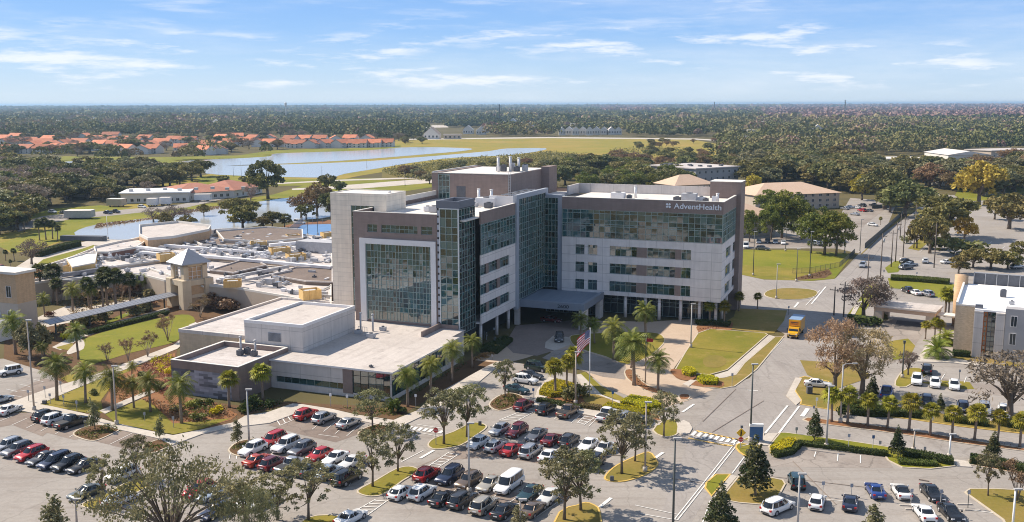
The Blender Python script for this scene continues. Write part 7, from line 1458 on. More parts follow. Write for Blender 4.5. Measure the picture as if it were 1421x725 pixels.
# ------------------------------------------------------------------ the far woods: tens of thousands of crowns that read as one mass
FIELDS=[(250,160.5,75,1.6),(95,170.5,45,1.8),(430,158.5,60,1.4),(640,163,60,1.6),(585,176,34,2.2),(860,166,46,1.6),(730,173,46,2.),(960,160,40,1.3),(300,175,46,2.),(1180,188,36,2.4),(1330,194,40,2.6),(480,168,40,1.8),(905,179,36,2.2),(1080,177,34,1.8),(1010,172,30,1.6),(150,178,40,1.8)]
for fx,fy,hw,hh in FIELDS: S('field',[(fx-hw*1.1,fy-hh*.6),(fx+hw,fy-hh),(fx+hw*1.1,fy+hh*.5),(fx-hw*.9,fy+hh)],.05,MATS['meadow'] if int(fx)%3 else MATS['concrete'])
def far_woods():
    rng=np.random.default_rng(3); VV=[];FF=[];TT=[]; off=0
    clear=[[tuple(G(x,y)[:2]) for x,y in p] for p in ([(540,203),(556,193),(640,190.5),(760,190),(965,191),(1012,203),(985,224),(860,238),(770,250),(560,262),(440,310),(100,345),(-20,352),(-20,312),(100,262),(230,226)],[(-60,222),(60,223),(240,222),(330,219),(385,212),(545,207),(545,195),(385,187),(330,189),(230,190),(90,192),(-60,196)],[(1205,235),(1205,221),(1380,209),(1440,210),(1440,240)],[(770,193),(770,184),(875,184),(875,193)],[(590,195),(590,178),(680,178),(680,195)],[(860,262),(860,240),(1030,232),(1040,262)])]
    wh=[(66,172,34),(215,159,38),(270,157,22),(552,168,16),(585,165,10),(940,153.5,20),(1323,157,17),(1110,165,12),(862,157,11),(975,158,11),(605,161,12),(340,156,20)]
    def ring(r0,r1,sp,hm,rad,nq,qs,amax=.62):
        nonlocal off
        area=amax*(r1*r1-r0*r0); N=int(area/(sp*sp)); r=np.sqrt(rng.uniform(r0*r0,r1*r1,N)); a=rng.uniform(-amax,amax,N); x=r*np.sin(a); y=r*np.cos(a)
        keep=np.ones(N,bool)
        # photo pixel of each foot
        dep=y*cP+H*sP; py=CY+F*((H*cP-y*sP)/dep); px=CX+F*x/dep
        for c in clear:
            xs=[p[0] for p in c]; ys=[p[1] for p in c]; m=(x>min(xs))&(x<max(xs))&(y>min(ys))&(y<max(ys))
            for i in np.nonzero(m)[0]:
                if in_poly(x[i],y[i],c): keep[i]=False
        for wx_,wy_,hw in wh: keep&=~((np.abs(px-wx_)<hw)&(py>wy_-.8)&(py<wy_+1.8+(hw>20)))
        keep&=~((py>214+.03*(1421-px))&(px>1000)); keep&=~((py>193)&(px<1000)&(px>380)); keep&=~((py>232)); keep&=~((py>222)&(px<760))
        for fx,fy,hw,hh in FIELDS: keep&=~((np.abs(px-fx)<hw)&(np.abs(py-fy)<hh))
        # streets and gardens: gaps
        gap=np.sin(x*.011+1)*np.sin(y*.006)+.5*np.sin(x*.031)*np.sin(y*.017)+.5*np.sin(x*.0037+y*.0021); keep&=(gap>-.8)|(rng.random(N)<.22)
        x,y,px,py=x[keep],y[keep],px[keep],py[keep]; N=len(x)
        purple=((px>1060)&(py<171)&(py>149))|((px>835)&(px<905)&(py<158)&(py>151))|((px>985)&(px<1075)&(py<160)&(py>150)&(rng.random(N)<.5)); patch=.5+.3*np.sin(x*.004+2)*np.sin(y*.0021)+.25*np.sin(x*.0137+y*.003)*np.sin(y*.0071+x*.002)+.2*np.sin(x*.031)*np.sin(y*.019+1)
        base=np.where(purple&(rng.random(N)<.93),rng.uniform(.74,1,N),np.clip(rng.normal(.12,.10,N)+.52*patch,0,.7))
        bare=(rng.random(N)<.045); base=np.where(bare,rng.uniform(.66,.9,N),base)
        k_=rng.lognormal(0,.42,N).clip(.4,2.3); R_=rad*k_; Hh=hm*(.45+.55*k_)*rng.uniform(.85,1.15,N)
        d=rng.normal(size=(N,nq,3)); d/=np.linalg.norm(d,axis=2)[:,:,None]; d[:,:,2]=np.abs(d[:,:,2])*1.0-.15
        C=np.stack([x[:,None]+d[:,:,0]*R_[:,None],y[:,None]+d[:,:,1]*R_[:,None],Hh[:,None]*.5+d[:,:,2]*Hh[:,None]*.5],2).reshape(-1,3)
        sz=(qs*rng.uniform(.6,1.4,N*nq)); V,Fq=leaf_quads(C,sz,d.reshape(-1,3)*.9,.8,rng)
        VV.append(V); FF.append(Fq+off); off+=len(V); TT.append(np.repeat(np.clip(np.repeat(base,nq)+rng.normal(0,.03,N*nq),0,1),4))
    ring(620,1250,13.5,12,7.,130,2.1); ring(1250,2400,17,12.5,8.,60,3.5,.60); ring(2400,4500,27,13,12,26,9,.58); ring(4500,9000,55,14,24,24,17,.57); ring(9000,15500,120,16,55,22,38,.56)
    V=np.concatenate(VV);Fq=np.concatenate(FF);T=np.concatenate(TT)
    tag(link('distant_woods',np_mesh('distant_woods',V,Fq,[MATS['woods']],T)),'far woods running to the horizon','woods',None,'stuff'); print('woods quads',len(Fq))
far_woods()
# belt of low scrub on the pond bank, one thicket nobody could count
def thicket(name,pix,leaf,n,h,s,seed):
    P=[tuple(G(x,y)[:2]) for x,y in pix]; rng=np.random.default_rng(seed); xs=[p[0] for p in P]; ys=[p[1] for p in P]; C=[]
    while len(C)<n:
        x,y=rng.uniform(min(xs),max(xs)),rng.uniform(min(ys),max(ys))
        if in_poly(x,y,P): C.append((x,y,h*rng.random()*(.6+.4*math.sin(x*.2)*math.sin(y*.15))))
    C=np.array(C); V,Fq=leaf_quads(C,s*(.6+.8*rng.random(n)),None,.7,rng,.4); tag(link(name,np_mesh(name,V,Fq,[MATS[leaf]],np.repeat(.4+.35*np.sin(C[:,0]*.11)*np.sin(C[:,1]*.09)+.2*rng.random(n),4))),kind='stuff')
thicket('bank_scrub',[(530,238),(575,231),(632,223),(700,219),(757,213),(800,216),(860,226),(850,236),(770,240),(700,246),(600,254),(545,246)],'leaf_olive',15000,4.5,1.2,4)
thicket('bank_scrub',[(790,228),(850,222),(930,222),(985,222),(975,230),(900,232),(800,236)],'leaf_rust',6000,4.,1.1,5)
thicket('shore_reeds',[(130,318),(203,306),(281,293),(340,286),(340,283),(281,289.5),(203,304),(135,312)],'leaf_brown',1400,.8,.8,6)
thicket('meadow_shrubs',[(845,208),(905,205),(960,208),(940,216),(880,217)],'leaf_oak_dark',1500,3,1.1,8)
# ================================================================== STREET FURNITURE
def light_pole(px,py,top,label,m='pole_tan',arm=0.,r=.13,group='car park light poles',head='box',ang=0.):
    g=G(px,py); h=hgt(px,py,top); e=empty('light_pole',g,ang,label,'light pole',group)
    q=MB(); q.cyl(0,0,0,h,r*1.2,10,0,r*.75); q.build('pole',[MATS[m]],e,True)
    q=MB(); q.cyl(0,0,0,.75,.32,12); q.build('concrete_foot',[MATS['concrete']],e,True)
    if head=='box': q=MB(); q.box(-.2,.75+arm,-.17,.17,h-.02,h+.16); q.build('lamp_head',[MATS['pole_grey']],e)
    elif head=='twin': q=MB(); q.box(-.95,.95,-.16,.16,h,h+.16); q.build('lamp_head',[MATS['pole_grey']],e)
    elif head=='globe': q=MB(); q.cyl(0,0,h,h+.55,.2,8,0,.28); q.build('lamp_head',[MATS['pole_dark']],e)
    elif head=='arm': q=MB(); q.tube([(0,0,h-.3),(.3,0,h+.1),(1.6,0,h+.2)],.06,6); q.box(1.4,2.2,-.15,.15,h+.12,h+.28); q.build('lamp_arm',[MATS['pole_grey']],e)
    return e
for it in [(47.5,570,444,'tall tan light pole at the left sidewalk corner'),(162,590,508,'slim tan light pole beside lawn palms'),(346,620,541,'grey light pole on pavilion lot shrub island','pole_grey'),(651,685,588,'pale concrete light pole among front lot cars','pole_grey'),(798.6,561.6,489,'tan light pole beside flagpole hedge'),(895,655,559,'tan light pole on yellow-kerbed oak island'),(933.5,745,609,'dark light pole at bottom beside street','pole_dark'),(1041,613,506,'tall dark street pole at intersection corner','pole_dark'),(1106,745,658,'grey light pole at bottom by off-roader','pole_grey'),(1146.5,622.6,536,'grey light pole at hedge strip by magnolia','pole_grey'),(958.5,483,422,'dark light pole at hospital forecourt lawn','pole_grey'),(1317,637,603,'white signal post with blue top beside hedge','white'),(722,745,694,'tan light pole cut by bottom edge'),(108,745,693,'tan light pole in left foreground'),(1404,745,679,'white pole on dry right island','white'),(41,500,470,'slim pole behind the staff lot tree')]:
    light_pole(*it)
light_pole(1252,525,477,'black globe lamp on the office lot island','pole_dark',head='globe',group='lamps'); light_pole(1166,587,506,'tall grey pole by russet tree at street corner','pole_grey',head='arm'); light_pole(1267.5,628,597,'stubby tan pole in lower road verge','pole_tan')
for px,py,top,lab in ((1045,382.7,322,'dark pole on the lawn beside hospital wall'),(1105,391,346,'slim pole by loop island bed'),(1123.4,384,322,'taller pole on bright lawn'),(1077,415,367,'pale pole on the loop island'),(1193,352,305,'dark pole at the fence gap'),(1090,349,318,'short pole before near apartments'),(1172,352,312,'pole right of the lawn pines')): light_pole(px,py,top,lab,'pole_grey' if 'pale' in lab else 'pole_dark',r=.11,group='lawn poles')
for px,py,top,lab in ((385,258,240,'thin pole left on the pond bank'),(335,246,224,'taller thin pole on long pond bank'),(324,245,231,'thin pole left of taller pond pole'),(447,254,231,'dark pole on the pond path'),(562,258,238,'dark pole at bank scrub left end'),(509,233,221,'thin pole at the scrub bank'),(150,332,300,'white pole before the near pond'),(102,238,220,'pole by small pond'),(366,320,294,'pole by the blue court left'),(427,327,288,'tall pole at blue court'),(441,326,290,'second tall pole at blue court'),(223,312,294,'white pole behind raised brown roof'),(545,239,228,'thin pole at lake shore right')):
    light_pole(px,py,top,lab,'pole_dark' if 'white' not in lab else 'white',r=.09,group='pond poles',head='')
# utility poles with crossarms and wires
UP=[(1157,438,398,'street-side'),(1170.5,440,391,'second'),(1203.5,399,354,'third'),(1221.7,385,324,'fourth'),(1236.5,371,320,'fifth'),(1242.5,364,308,'sixth'),(1253,357,301,'seventh'),(1268,345,284,'eighth'),(1249,330,297,'left verge'),(1296,372,310,'right of the street lot'),(1281,410,384,'low')]
tops=[]
for px,py,top,w in UP[:-1]:
    g=G(px,py); h=hgt(px,py,top); e=empty('utility_pole',g,-.45,f'wooden utility pole, the {w} one along the street' if w not in('left verge','right of the street lot') else f'wooden utility pole at the {w}','utility pole','utility poles along the street')
    q=MB(); q.cyl(0,0,0,h,.18,8,0,.12); q.build('pole',[MATS['pole_wood']],e,True)
    q=MB(); q.box(-1.2,1.2,-.06,.06,h-.9,h-.76); 
    for s in (-1.1,-.5,.5,1.1): q.cyl(s,0,h-.76,h-.55,.05,6)
    q.build('crossarm',[MATS['pole_wood']],e)
    if w in('second','sixth','fourth'): q=MB(); q.cyl(.35,0,h-2.6,h-1.5,.3,10); q.build('transformer',[MATS['unit_grey']],e,True)
    tops.append((g,h))
def wire(a,b,sag,lab):
    q=MB(); pts=[]; 
    for i in range(9): t=i/8; p=a.lerp(b,t); pts.append((p.x,p.y,p.z-sag*4*t*(1-t)))
    q.tube(pts,.022,4,0,False); tag(q.build('power_line',[MATS['black']]),lab,'wire','power lines along the street')
ch=[tops[1],tops[2],tops[3],tops[4],tops[6],tops[7]]
for i in range(len(ch)-1):
    for s in (-1.1,1.1):
        o=Vector((math.cos(-.45)*s,math.sin(-.45)*s,0)); wire(ch[i][0]+o+Vector((0,0,ch[i][1]-.55)),ch[i+1][0]+o+Vector((0,0,ch[i+1][1]-.55)),.5,f'{("left","right")[s>0]} black power line in the {ORD[i]} span of street utility poles')
# signs
def post_sign(px,py,top,label,kind='blue',face=-PI/2,group='small post signs'):
    g=G(px,py); h=min(3.2,hgt(px,py,top)); e=empty('post_sign',g,0,label,'sign',group); q=MB(); q.box(-.035,.035,-.035,.035,0,h); q.build('post',[MATS['pole_grey' if kind!='dark' else 'pole_dark']],e)
    q=MB(); q.box(-.19,.19,-.06,-.04,h-.5,h); q.build('sign_plate',[MATS[{'blue':'sign_blue','grey':'sign_grey','white':'white','dark':'sign_grey'}[kind]]],e)
for it in [(63,553,536,'grey sign post nearest staff lot bays','grey'),(85,545,529,'second sign post along staff lot walk','grey'),(40,558,541,'small dark sign left of tall pole','dark'),(70,561,546,'thin stake sign on lawn triangle left','grey'),(89,565,548,'thin stake sign on lawn triangle middle','grey'),(107,571,556,'thin stake sign on lawn triangle right','grey'),(201,585,572,'stake sign before red flower bed','grey'),(241,594,578,'stake sign on lawn before mosaic bed','grey'),(459,565,546,'white disabled parking sign left at pavilion wall','white'),(482,566,548,'white disabled parking sign right at pavilion wall','white'),(577,567,547,'white sign beside glazed pavilion side','white'),(740,556,539,'blue parking sign by maroon SUV','blue'),(750,546,531,'grey parking sign by chartreuse hedge','grey'),(850,569,539,'tall sign on lawn right of flagpole','blue'),(802,555,546,'small white notice near flagpole','white'),(780,548,543,'small white notice by palms','white'),(1141.5,689,668,'grey bay sign above white hatchback','grey'),(1181,690,671,'grey bay sign above navy sedan','grey'),(1222.5,695,674,'bay sign above bright blue sedan','grey'),(1264,700,678,'bay sign right of white coupe','grey'),(1305,702,679,'bay sign before black facing sedan','grey'),(1343,705,680,'dark bay sign right of all','dark'),(1177,626,602,'grey sign at hedge strip left','grey'),(1211,623,604,'blue sign at hedge strip','blue'),(1348,637,628,'stub sign at lower road kerb','dark'),(1283,627,620,'dark bollard sign in the hedge strip','dark'),(1221,618,612,'short dark bollard sign by road','dark'),(1105,603,593,'short dark sign near corner hedge','dark'),(1331,527,513,'dark sign in office bays','dark'),(1226,387,375,'round street sign left of carport drive','grey'),(1272,384,378,'small sign at street lot exit','grey'),(1094,437,425,'dark round sign above the truck','dark'),(1133,566,552,'white stake sign at intersection corner','white'),(1129,577,563,'second stake sign at intersection corner','grey'),(1294,585,578,'white marker post behind palms','white'),(686,468,455,'dark bollard near the left wing doors','dark'),(683,500,492,'dark bollard at forecourt corner','dark')]: post_sign(*it)
def octagon(b,r,y0,y1,z): 
    pl=[(math.cos(PI/8+k*PI/4)*r,z+math.sin(PI/8+k*PI/4)*r) for k in range(8)]; vs=[(x,y0,zz) for x,zz in pl]+[(x,y1,zz) for x,zz in pl]
    b.add(vs,[tuple(range(8)),tuple(range(8,16))[::-1]]+[(i,i+8,(i+1)%8+8,(i+1)%8) for i in range(8)])
def stop_sign(px,py,top,label,extra=False,rz=0.):
    g=G(px,py); h=hgt(px,py,top); e=empty('stop_sign',g,rz,label,'sign'); q=MB(); q.box(-.05,.05,-.05,.05,0,h); q.build('post',[MATS['pole_grey']],e)
    z=h-.45 if not extra else h-1.75; q=MB(); octagon(q,.40,-.09,-.06,z); q.build('stop_plate',[MATS['sign_red']],e); text_mesh('lettering','STOP',.28,.004,'white',e,(-.3,-.1,z-.1),(PI/2,0,0),.6)
    if extra:
        q=MB(); r=.72; q.add([(-r,-.09,h-.72),(0,-.09,h-.72-r),(r,-.09,h-.72),(0,-.09,h-.72+r),(-r,-.06,h-.72),(0,-.06,h-.72-r),(r,-.06,h-.72),(0,-.06,h-.72+r)],[(0,1,2,3),(7,6,5,4),(0,4,5,1),(1,5,6,2),(2,6,7,3),(3,7,4,0)]); q.build('warning_plate',[MATS['sign_yellow']],e)
        q=MB(); q.tube([(0,-.1,h-.42),(0,-.115,h-.42)],.11,10); q.box(-.1,.1,-.12,-.095,h-.95,h-.55); q.box(-.12,-.03,-.12,-.095,h-1.2,h-.95); q.box(.03,.12,-.12,-.095,h-1.2,h-.95); q.build('pedestrian_symbol',[MATS['black']],e)
        q=MB(); q.box(-.1,.25,-.12,.1,h,h+.35); q.build('beacon',[MATS['unit_dark']],e)
stop_sign(605,618,593,'red stop sign on grass island by the hatched crossing'); stop_sign(1027.5,623,594,'stop sign under yellow pedestrian diamond at crossing',True); 
g=G(1015.6,538); stop=post_sign(1015.6,538,518,'round-backed grey sign on the street verge','grey')
# blue monument sign
g=G(1049,613); e=empty('monument_sign',g,-.05,'blue hospital direction sign with white cap at the intersection','sign')
q=MB(); q.box(-.95,.95,-.2,.2,.25,2.35); q.build('sign_panel',[MATS['sign_blue']],e); q=MB(); q.box(-1.02,1.02,-.24,.24,2.35,2.75); q.build('cap',[MATS['white']],e); q=MB(); q.box(-1.2,1.2,-.4,.4,0,.25); q.build('base',[MATS['concrete']],e)
# waste container, bollard, utility box on the corner
q=MB(); q.box(-.45,.45,-.35,.35,0,1.2); q.box(-.5,.5,-.4,.4,1.2,1.35); tag(q.build('utility_cabinet',[MATS['unit_dark']],None,loc=G(1123,547)),'dark cabinet on grass under russet tree','cabinet')
q=MB(); q.box(-.3,.3,-.25,.25,0,.6); q.box(-.33,.33,-.28,.28,.6,.66); tag(q.build('utility_cabinet',[MATS['unit_dark']],None,loc=G(62,561)),'small dark box on the lawn triangle','cabinet')
for px,py,lab in ((849,667,'dark valve box on yellow-kerbed island'),(666,590,'dark valve box on stop-sign island')): q=MB(); q.box(-.25,.25,-.2,.2,0,.55); q.box(-.2,.2,-.15,.15,.55,.62); tag(q.build('valve_box',[MATS['unit_dark']],None,loc=G(px,py,.1)),lab,'box')
# speed table plank and wheel stops
for i,(p,q_) in enumerate((((1275,666.5),(1289,669)),((1328,701),(1349,701)),((1338,708.5),(1360,709)),((1248,702),(1266,703)),((1256,708),(1270,708)))):
    b=MB(); a,c=G(*p),G(*q_); m_=(a+c)/2; b.seg(a-m_+Vector((0,0,.09)),c-m_+Vector((0,0,.09)),.2,.16); tag(b.build('wheel_stop',[MATS['asphalt_stall'] if i==0 else MATS['concrete']],None,loc=m_),['dark loose wheel stop above black sedan','concrete wheel stop right of bay sign','lower concrete wheel stop at right','concrete wheel stop below white coupe','second concrete wheel stop below white coupe'][i],'wheel stop')
# flagpoles
g=G(818,551); h=hgt(818,551,456.5); e=empty('flagpole',g,0,'tall white flagpole flying the stars and stripes','flagpole'); q=MB(); q.cyl(0,0,0,h,.1,10,0,.055); q.cyl(0,0,h,h+.15,.11,8); q.build('pole',[MATS['white']],e,True)
def flagmat():
    m=bpy.data.materials.new('flag_cloth'); m.use_nodes=True; nt=m.node_tree; N=nt.nodes; L=nt.links; b=N['Principled BSDF']; b.inputs['Roughness'].default_value=.8
    u=N.new('ShaderNodeAttribute'); u.attribute_name='fu'; v=N.new('ShaderNodeAttribute'); v.attribute_name='fv'
    a=N.new('ShaderNodeMath'); a.operation='MULTIPLY'; a.inputs[1].default_value=6.5; L.new(v.outputs['Fac'],a.inputs[0]); f=N.new('ShaderNodeMath'); f.operation='FRACT'; L.new(a.outputs[0],f.inputs[0]); s=N.new('ShaderNodeMath'); s.operation='LESS_THAN'; s.inputs[1].default_value=.5; L.new(f.outputs[0],s.inputs[0])
    mx=N.new('ShaderNodeMix'); mx.data_type='RGBA'; mx.inputs[6].default_value=(.8,.78,.76,1); mx.inputs[7].default_value=(.55,.02,.04,1); L.new(s.outputs[0],mx.inputs[0])
    c1=N.new('ShaderNodeMath'); c1.operation='LESS_THAN'; c1.inputs[1].default_value=.4; L.new(u.outputs['Fac'],c1.inputs[0]); c2=N.new('ShaderNodeMath'); c2.operation='GREATER_THAN'; c2.inputs[1].default_value=6/13; L.new(v.outputs['Fac'],c2.inputs[0]); c3=N.new('ShaderNodeMath'); c3.operation='MULTIPLY'; L.new(c1.outputs[0],c3.inputs[0]); L.new(c2.outputs[0],c3.inputs[1])
    cb=N.new('ShaderNodeCombineXYZ'); L.new(u.outputs['Fac'],cb.inputs[0]); L.new(v.outputs['Fac'],cb.inputs[1]); vo=N.new('ShaderNodeTexVoronoi'); vo.inputs['Scale'].default_value=14; vo.inputs['Randomness'].default_value=0; L.new(cb.outputs[0],vo.inputs['Vector']); st=N.new('ShaderNodeMath'); st.operation='LESS_THAN'; st.inputs[1].default_value=.24; L.new(vo.outputs['Distance'],st.inputs[0])
    m3=N.new('ShaderNodeMix'); m3.data_type='RGBA'; m3.inputs[6].default_value=(.02,.035,.16,1); m3.inputs[7].default_value=(.8,.8,.8,1); L.new(st.outputs[0],m3.inputs[0])
    m2=N.new('ShaderNodeMix'); m2.data_type='RGBA'; L.new(c3.outputs[0],m2.inputs[0]); L.new(mx.outputs[2],m2.inputs[6]); L.new(m3.outputs[2],m2.inputs[7]); L.new(m2.outputs[2],b.inputs['Base Color']); return m
V=[];FU=[];FV=[];Fq=[]; nu,nv=16,8; fl,fh=3.9,2.4
for i in range(nu+1):
    for j in range(nv+1):
        u,v=i/nu,j/nv; x=-fl*u*.56; z=(v-1)*fh-fl*u*.62*(1.05-.3*v)*(.6+.4*u); y=.22*math.sin(u*7+v*1.5)*u; V.append((x,y,z)); FU.append(u); FV.append(v)
for i in range(nu):
    for j in range(nv): o=i*(nv+1)+j; Fq.append((o,o+1,o+nv+2,o+nv+1))
me=np_mesh('american_flag',np.array(V),np.array(Fq),[flagmat()]); 
for nm,A in (('fu',FU),('fv',FV)): a=me.attributes.new(nm,'FLOAT','POINT'); a.data.foreach_set('value',np.array(A,np.float32))
me.polygons.foreach_set('use_smooth',[True]*len(Fq)); tag(link('american_flag',me,None,(g.x-.06,g.y,h-.1)),'stars and stripes flag drooping from the white pole','flag')
g=G(895.4,533); h=hgt(895.4,533,467); e=empty('flagpole',g,0,'tan lamp pole with small red banner on the driveway bed','flagpole'); q=MB(); q.cyl(0,0,0,h,.13,10,0,.1); q.build('pole',[MATS['pole_tan']],e,True); q=MB(); q.add([(.1,0,h-.1),(1.3,-.1,h-.5),(1.2,.1,h-1.1),(.1,0,h-1.0),(.1,.03,h-.1),(1.3,-.07,h-.5),(1.2,.13,h-1.1),(.1,.03,h-1.)],[(0,1,2,3),(7,6,5,4)]); q.build('banner',[MATS['umbrella_red']],e); q=MB(); q.box(-.5,.2,-.15,.15,h,h+.15); q.build('lamp_head',[MATS['pole_grey']],e)
# fences
def fence(pix,h,label,m='pole_dark',gap=2.5,solid=False):
    P=[G(*p) for p in pix]; e=empty('fence',P[0],0,label,'fence'); O=P[0]; q=MB(); r=MB()
    for a,b in zip(P[:-1],P[1:]):
        a=a-O;b=b-O;L=(b-a).length; n=max(1,int(L/gap))
        for i in range(n+1): p=a.lerp(b,i/n); q.cyl(p.x,p.y,0,h+.1,.05,6)
        if solid: r.seg(a+Vector((0,0,h/2)),b+Vector((0,0,h/2)),.06,h-.02)
        else:
            for z in (.15,h): r.seg(a+Vector((0,0,z)),b+Vector((0,0,z)),.05,.06)
            k=int(L/.28)
            for i in range(k): p=a.lerp(b,i/k); r.box(p.x-.012,p.x+.012,p.y-.012,p.y+.012,.15,h)
    q.build('fence_posts',[MATS[m]],e); r.build('fence_rails',[MATS[m]],e)
fence([(1200,345),(1215,332),(1232,317),(1254,297)],1.9,'black screen fence along the apartment lot verge',solid=True); fence([(1100,380),(1125,379),(1165,371),(1178,360),(1186,352)],1.6,'black picket fence around the retention lawn'); fence([(402,326),(420,311.5),(461,310.5)],3.,'thin wire fence round the blue court','pole_grey',4)
fence([(1210,290),(1255,287),(1300,276)],1.8,'long dark fence under the street bend oaks',solid=True)
fence([(1360,272),(1388,270),(1401,271)],1.2,'pale railing by the right parking entrance','coping',2)
# people by the left wing doors
def person(px,py,label,shirt,facing=0.,stride=.12,z=0.):
    g=G(px,py,z); me=bpy.data.meshes.new('person'); R=random.Random(px)
    J=[(0,0,.95),(0,0,1.15),(0,.01,1.38),(0,.02,1.5),(0,.03,1.6),(0,.02,1.74),(-.1,0,.9),(-.11,stride,.5),(-.11,stride*.6,.06),(-.11,stride*.6+.16,.03),(.1,0,.9),(.11,-stride*.7,.5),(.11,-stride*1.6,.08),(.11,-stride*1.6+.15,.03),(-.2,0,1.42),(-.26,-.04,1.15),(-.25,.06,.92),(-.25,.08,.83),(.2,0,1.42),(.26,.04,1.15),(.25,.12,.93),(.25,.15,.84)]
    E=[(0,1),(1,2),(2,3),(3,4),(4,5),(0,6),(6,7),(7,8),(8,9),(0,10),(10,11),(11,12),(12,13),(2,14),(14,15),(15,16),(16,17),(2,18),(18,19),(19,20),(20,21)]
    RR=[.15,.14,.16,.06,.095,.085,.1,.07,.05,.04,.1,.07,.05,.04,.07,.05,.037,.04,.07,.05,.037,.04]
    me.from_pydata(J,E,[]); o=link('person',me,None,g,facing); o.modifiers.new('skin','SKIN'); 
    for i,v in enumerate(me.skin_vertices[0].data): v.radius=(RR[i],RR[i]*(.75 if i<3 else 1)); v.use_root=(i==0)
    s=o.modifiers.new('sub','SUBSURF'); s.levels=1; s.render_levels=1
    me.materials.append(MATS[shirt]); return tag(o,label,'person','people at the hospital doors')
person(686.5,478,'person in dark clothes walking near the left wing columns','pole_dark',.5); person(675,472,'person in grey clothes standing by the left wing columns','stucco_grey',-1.); person(672,470,'person in dark grey half hidden beside grey-clad one','unit_dark',2.)
HAZE=7.5e-5; EXPO=.54
# ================================================================== LIGHT, SKY, AIR, CAMERA
EL=math.radians(43); az=math.atan2(.435,-.90)      # towards the sun: left and a little behind the hospital
sv=Vector((math.cos(EL)*math.cos(az),math.cos(EL)*math.sin(az),math.sin(EL)))
ld=bpy.data.lights.new('sun','SUN'); ld.energy=4.9; ld.angle=math.radians(.53); ld.color=(1,.89,.75); lo=bpy.data.objects.new('sun',ld); COL.objects.link(lo); lo.rotation_euler=(-sv).to_track_quat('-Z','Y').to_euler(); lo.location=(0,0,300)
w=bpy.data.worlds.new('World'); sc.world=w; w.use_nodes=True; nt=w.node_tree; N=nt.nodes; L=nt.links; bg=N['Background']; bg.inputs['Strength'].default_value=.08
sk=N.new('ShaderNodeTexSky'); sk.sky_type='NISHITA'; sk.sun_disc=False; sk.sun_elevation=EL; sk.sun_rotation=math.atan2(sv.x,sv.y); sk.air_density=1.; sk.dust_density=0.; sk.ozone_density=3.; sk.altitude=50
tc=N.new('ShaderNodeTexCoord'); sp=N.new('ShaderNodeSeparateXYZ'); L.new(tc.outputs['Generated'],sp.inputs[0])
def mth(op,a,b=None,c=None,clamp=False):
    n=N.new('ShaderNodeMath'); n.operation=op; n.use_clamp=clamp
    for i,x in enumerate((a,b,c)):
        if x is None: continue
        if isinstance(x,(int,float)): n.inputs[i].default_value=x
        else: L.new(x,n.inputs[i])
    return n.outputs[0]
# flat-bottomed cumulus seen edge-on: direction noise stretched along the horizon
def cloud(sx,sz,scale,lo_,hi_,seed,det=7):
    cb=N.new('ShaderNodeCombineXYZ'); az_=mth('ARCTAN2',sp.outputs[0],sp.outputs[1]); L.new(mth('MULTIPLY',az_,sx),cb.inputs[0]); L.new(mth('MULTIPLY',sp.outputs[2],sz),cb.inputs[1]); cb.inputs[2].default_value=seed
    n=N.new('ShaderNodeTexNoise'); n.inputs['Scale'].default_value=scale; n.inputs['Detail'].default_value=det; n.inputs['Roughness'].default_value=.63; L.new(cb.outputs[0],n.inputs['Vector'])
    r=N.new('ShaderNodeMapRange'); r.interpolation_type='SMOOTHSTEP'; r.inputs[1].default_value=lo_; r.inputs[2].default_value=hi_; L.new(n.outputs['Fac'],r.inputs[0]); return r.outputs[0]
def band(z0,z1,z2,z3):
    r=N.new('ShaderNodeMapRange'); r.interpolation_type='SMOOTHSTEP'; r.inputs[1].default_value=z0; r.inputs[2].default_value=z1; L.new(sp.outputs[2],r.inputs[0]); q=N.new('ShaderNodeMapRange'); q.interpolation_type='SMOOTHSTEP'; q.inputs[1].default_value=z2; q.inputs[2].default_value=z3; q.inputs[3].default_value=1; q.inputs[4].default_value=0; L.new(sp.outputs[2],q.inputs[0]); return mth('MULTIPLY',r.outputs[0],q.outputs[0])
c1=mth('MULTIPLY',mth('MULTIPLY',cloud(10,66,1.,.48,.66,5.3,10),cloud(3.2,18,1.,.40,.54,13.,3)),band(.006,.022,.06,.10)); c2=mth('MULTIPLY',mth('MULTIPLY',cloud(3,26,1.6,.50,.72,9.2),band(.05,.09,.4,.8)),.55)
wisp=mth('MULTIPLY',cloud(2.2,14,1.3,.42,.8,21.),.45)  # thin cloud, added over the unseen upper sky too, to whiten shade fill
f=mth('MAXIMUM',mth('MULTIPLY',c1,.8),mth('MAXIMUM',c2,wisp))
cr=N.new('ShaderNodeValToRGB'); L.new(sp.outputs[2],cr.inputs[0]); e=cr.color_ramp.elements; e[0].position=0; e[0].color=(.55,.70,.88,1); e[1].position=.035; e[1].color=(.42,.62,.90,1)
for p,c in ((.07,(.26,.49,.90,1)),(.12,(.19,.41,.88,1)),(.3,(.26,.38,.62,1)),(1.,(.20,.28,.44,1))): x=e.new(p); x.color=c  # upper sky stops, out of view, paled so shade gets neutral fill
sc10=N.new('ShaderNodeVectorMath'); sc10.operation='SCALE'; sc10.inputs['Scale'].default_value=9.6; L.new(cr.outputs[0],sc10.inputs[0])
mb=N.new('ShaderNodeMix'); mb.data_type='RGBA'; mb.inputs[0].default_value=.8; L.new(sk.outputs[0],mb.inputs[6]); L.new(sc10.outputs[0],mb.inputs[7])
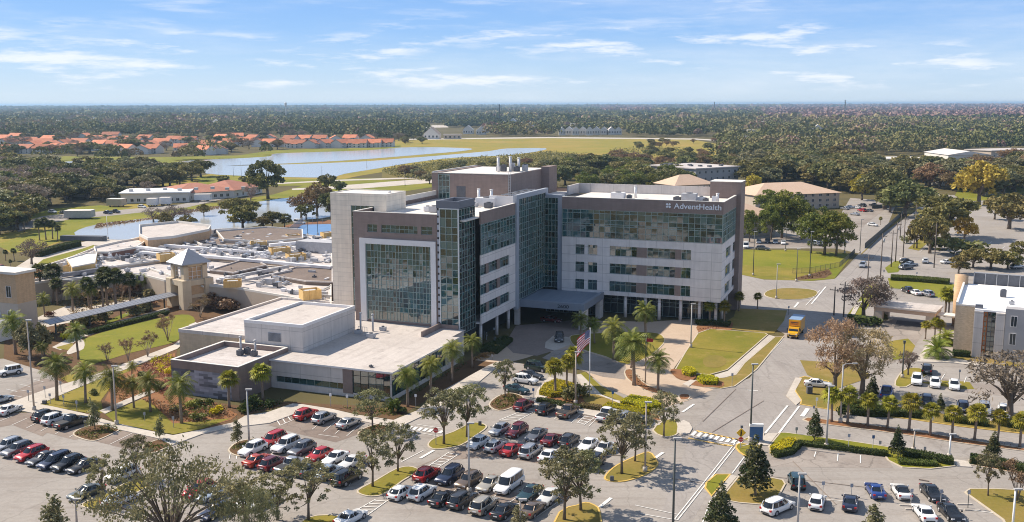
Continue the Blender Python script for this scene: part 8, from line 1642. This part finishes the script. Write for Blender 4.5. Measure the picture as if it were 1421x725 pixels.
mx=N.new('ShaderNodeMix'); mx.data_type='RGBA'; L.new(f,mx.inputs[0]); L.new(mb.outputs[2],mx.inputs[6]); mx.inputs[7].default_value=(8.6,8.9,9.4,1); L.new(mx.outputs[2],bg.inputs['Color'])
# air: one even box of thin haze
hz=MB(); hz.box(-15900,15900,-2900,29900,-1.,64.); ho=hz.build('haze',[]); hm=bpy.data.materials.new('haze'); hm.use_nodes=True; n=hm.node_tree.nodes; n.remove(n['Principled BSDF']); v=n.new('ShaderNodeVolumePrincipled'); v.inputs['Color'].default_value=(.50,.74,1,1); v.inputs['Density'].default_value=HAZE; v.inputs['Anisotropy'].default_value=.2; hm.node_tree.links.new(v.outputs[0],n['Material Output'].inputs['Volume']); ho.data.materials.append(hm); tag(ho,kind='stuff')
if HAZE==0: bpy.data.objects.remove(ho)
cam=bpy.data.cameras.new('camera'); co=bpy.data.objects.new('camera',cam); COL.objects.link(co); sc.camera=co
cam.sensor_width=36; cam.sensor_fit='HORIZONTAL'; cam.lens=F/1421*36; cam.clip_end=60000; cam.clip_start=.5; co.location=(0,0,H)
fw=Vector(ray(CX,CY)); up=Vector((-sR*1,0,0)) 
right=Vector((cR,-sR*sP*-1*-1 if False else 0,0))
# camera axes from the survey: image right and image up at the picture centre
r0=Vector(ray(CX+1,CY))-Vector(ray(CX,CY)); u0=Vector(ray(CX,CY-1))-Vector(ray(CX,CY)); r0.normalize(); u0.normalize(); fw.normalize()
co.rotation_euler=Matrix((r0,u0,-fw)).transposed().to_euler()
vs=sc.view_settings; vs.view_transform='Standard'; vs.look='None'; vs.exposure=EXPO; vs.gamma=1; vs.use_curve_mapping=False
cy=sc.cycles; cy.use_denoising=True; cy.filter_width=1.05; cy.max_bounces=6; cy.diffuse_bounces=3; cy.glossy_bounces=3; cy.transmission_bounces=3; cy.volume_bounces=0; cy.transparent_max_bounces=4; cy.caustics_reflective=False; cy.caustics_refractive=False; cy.sample_clamp_indirect=6; cy.use_adaptive_sampling=True; cy.adaptive_threshold=.01
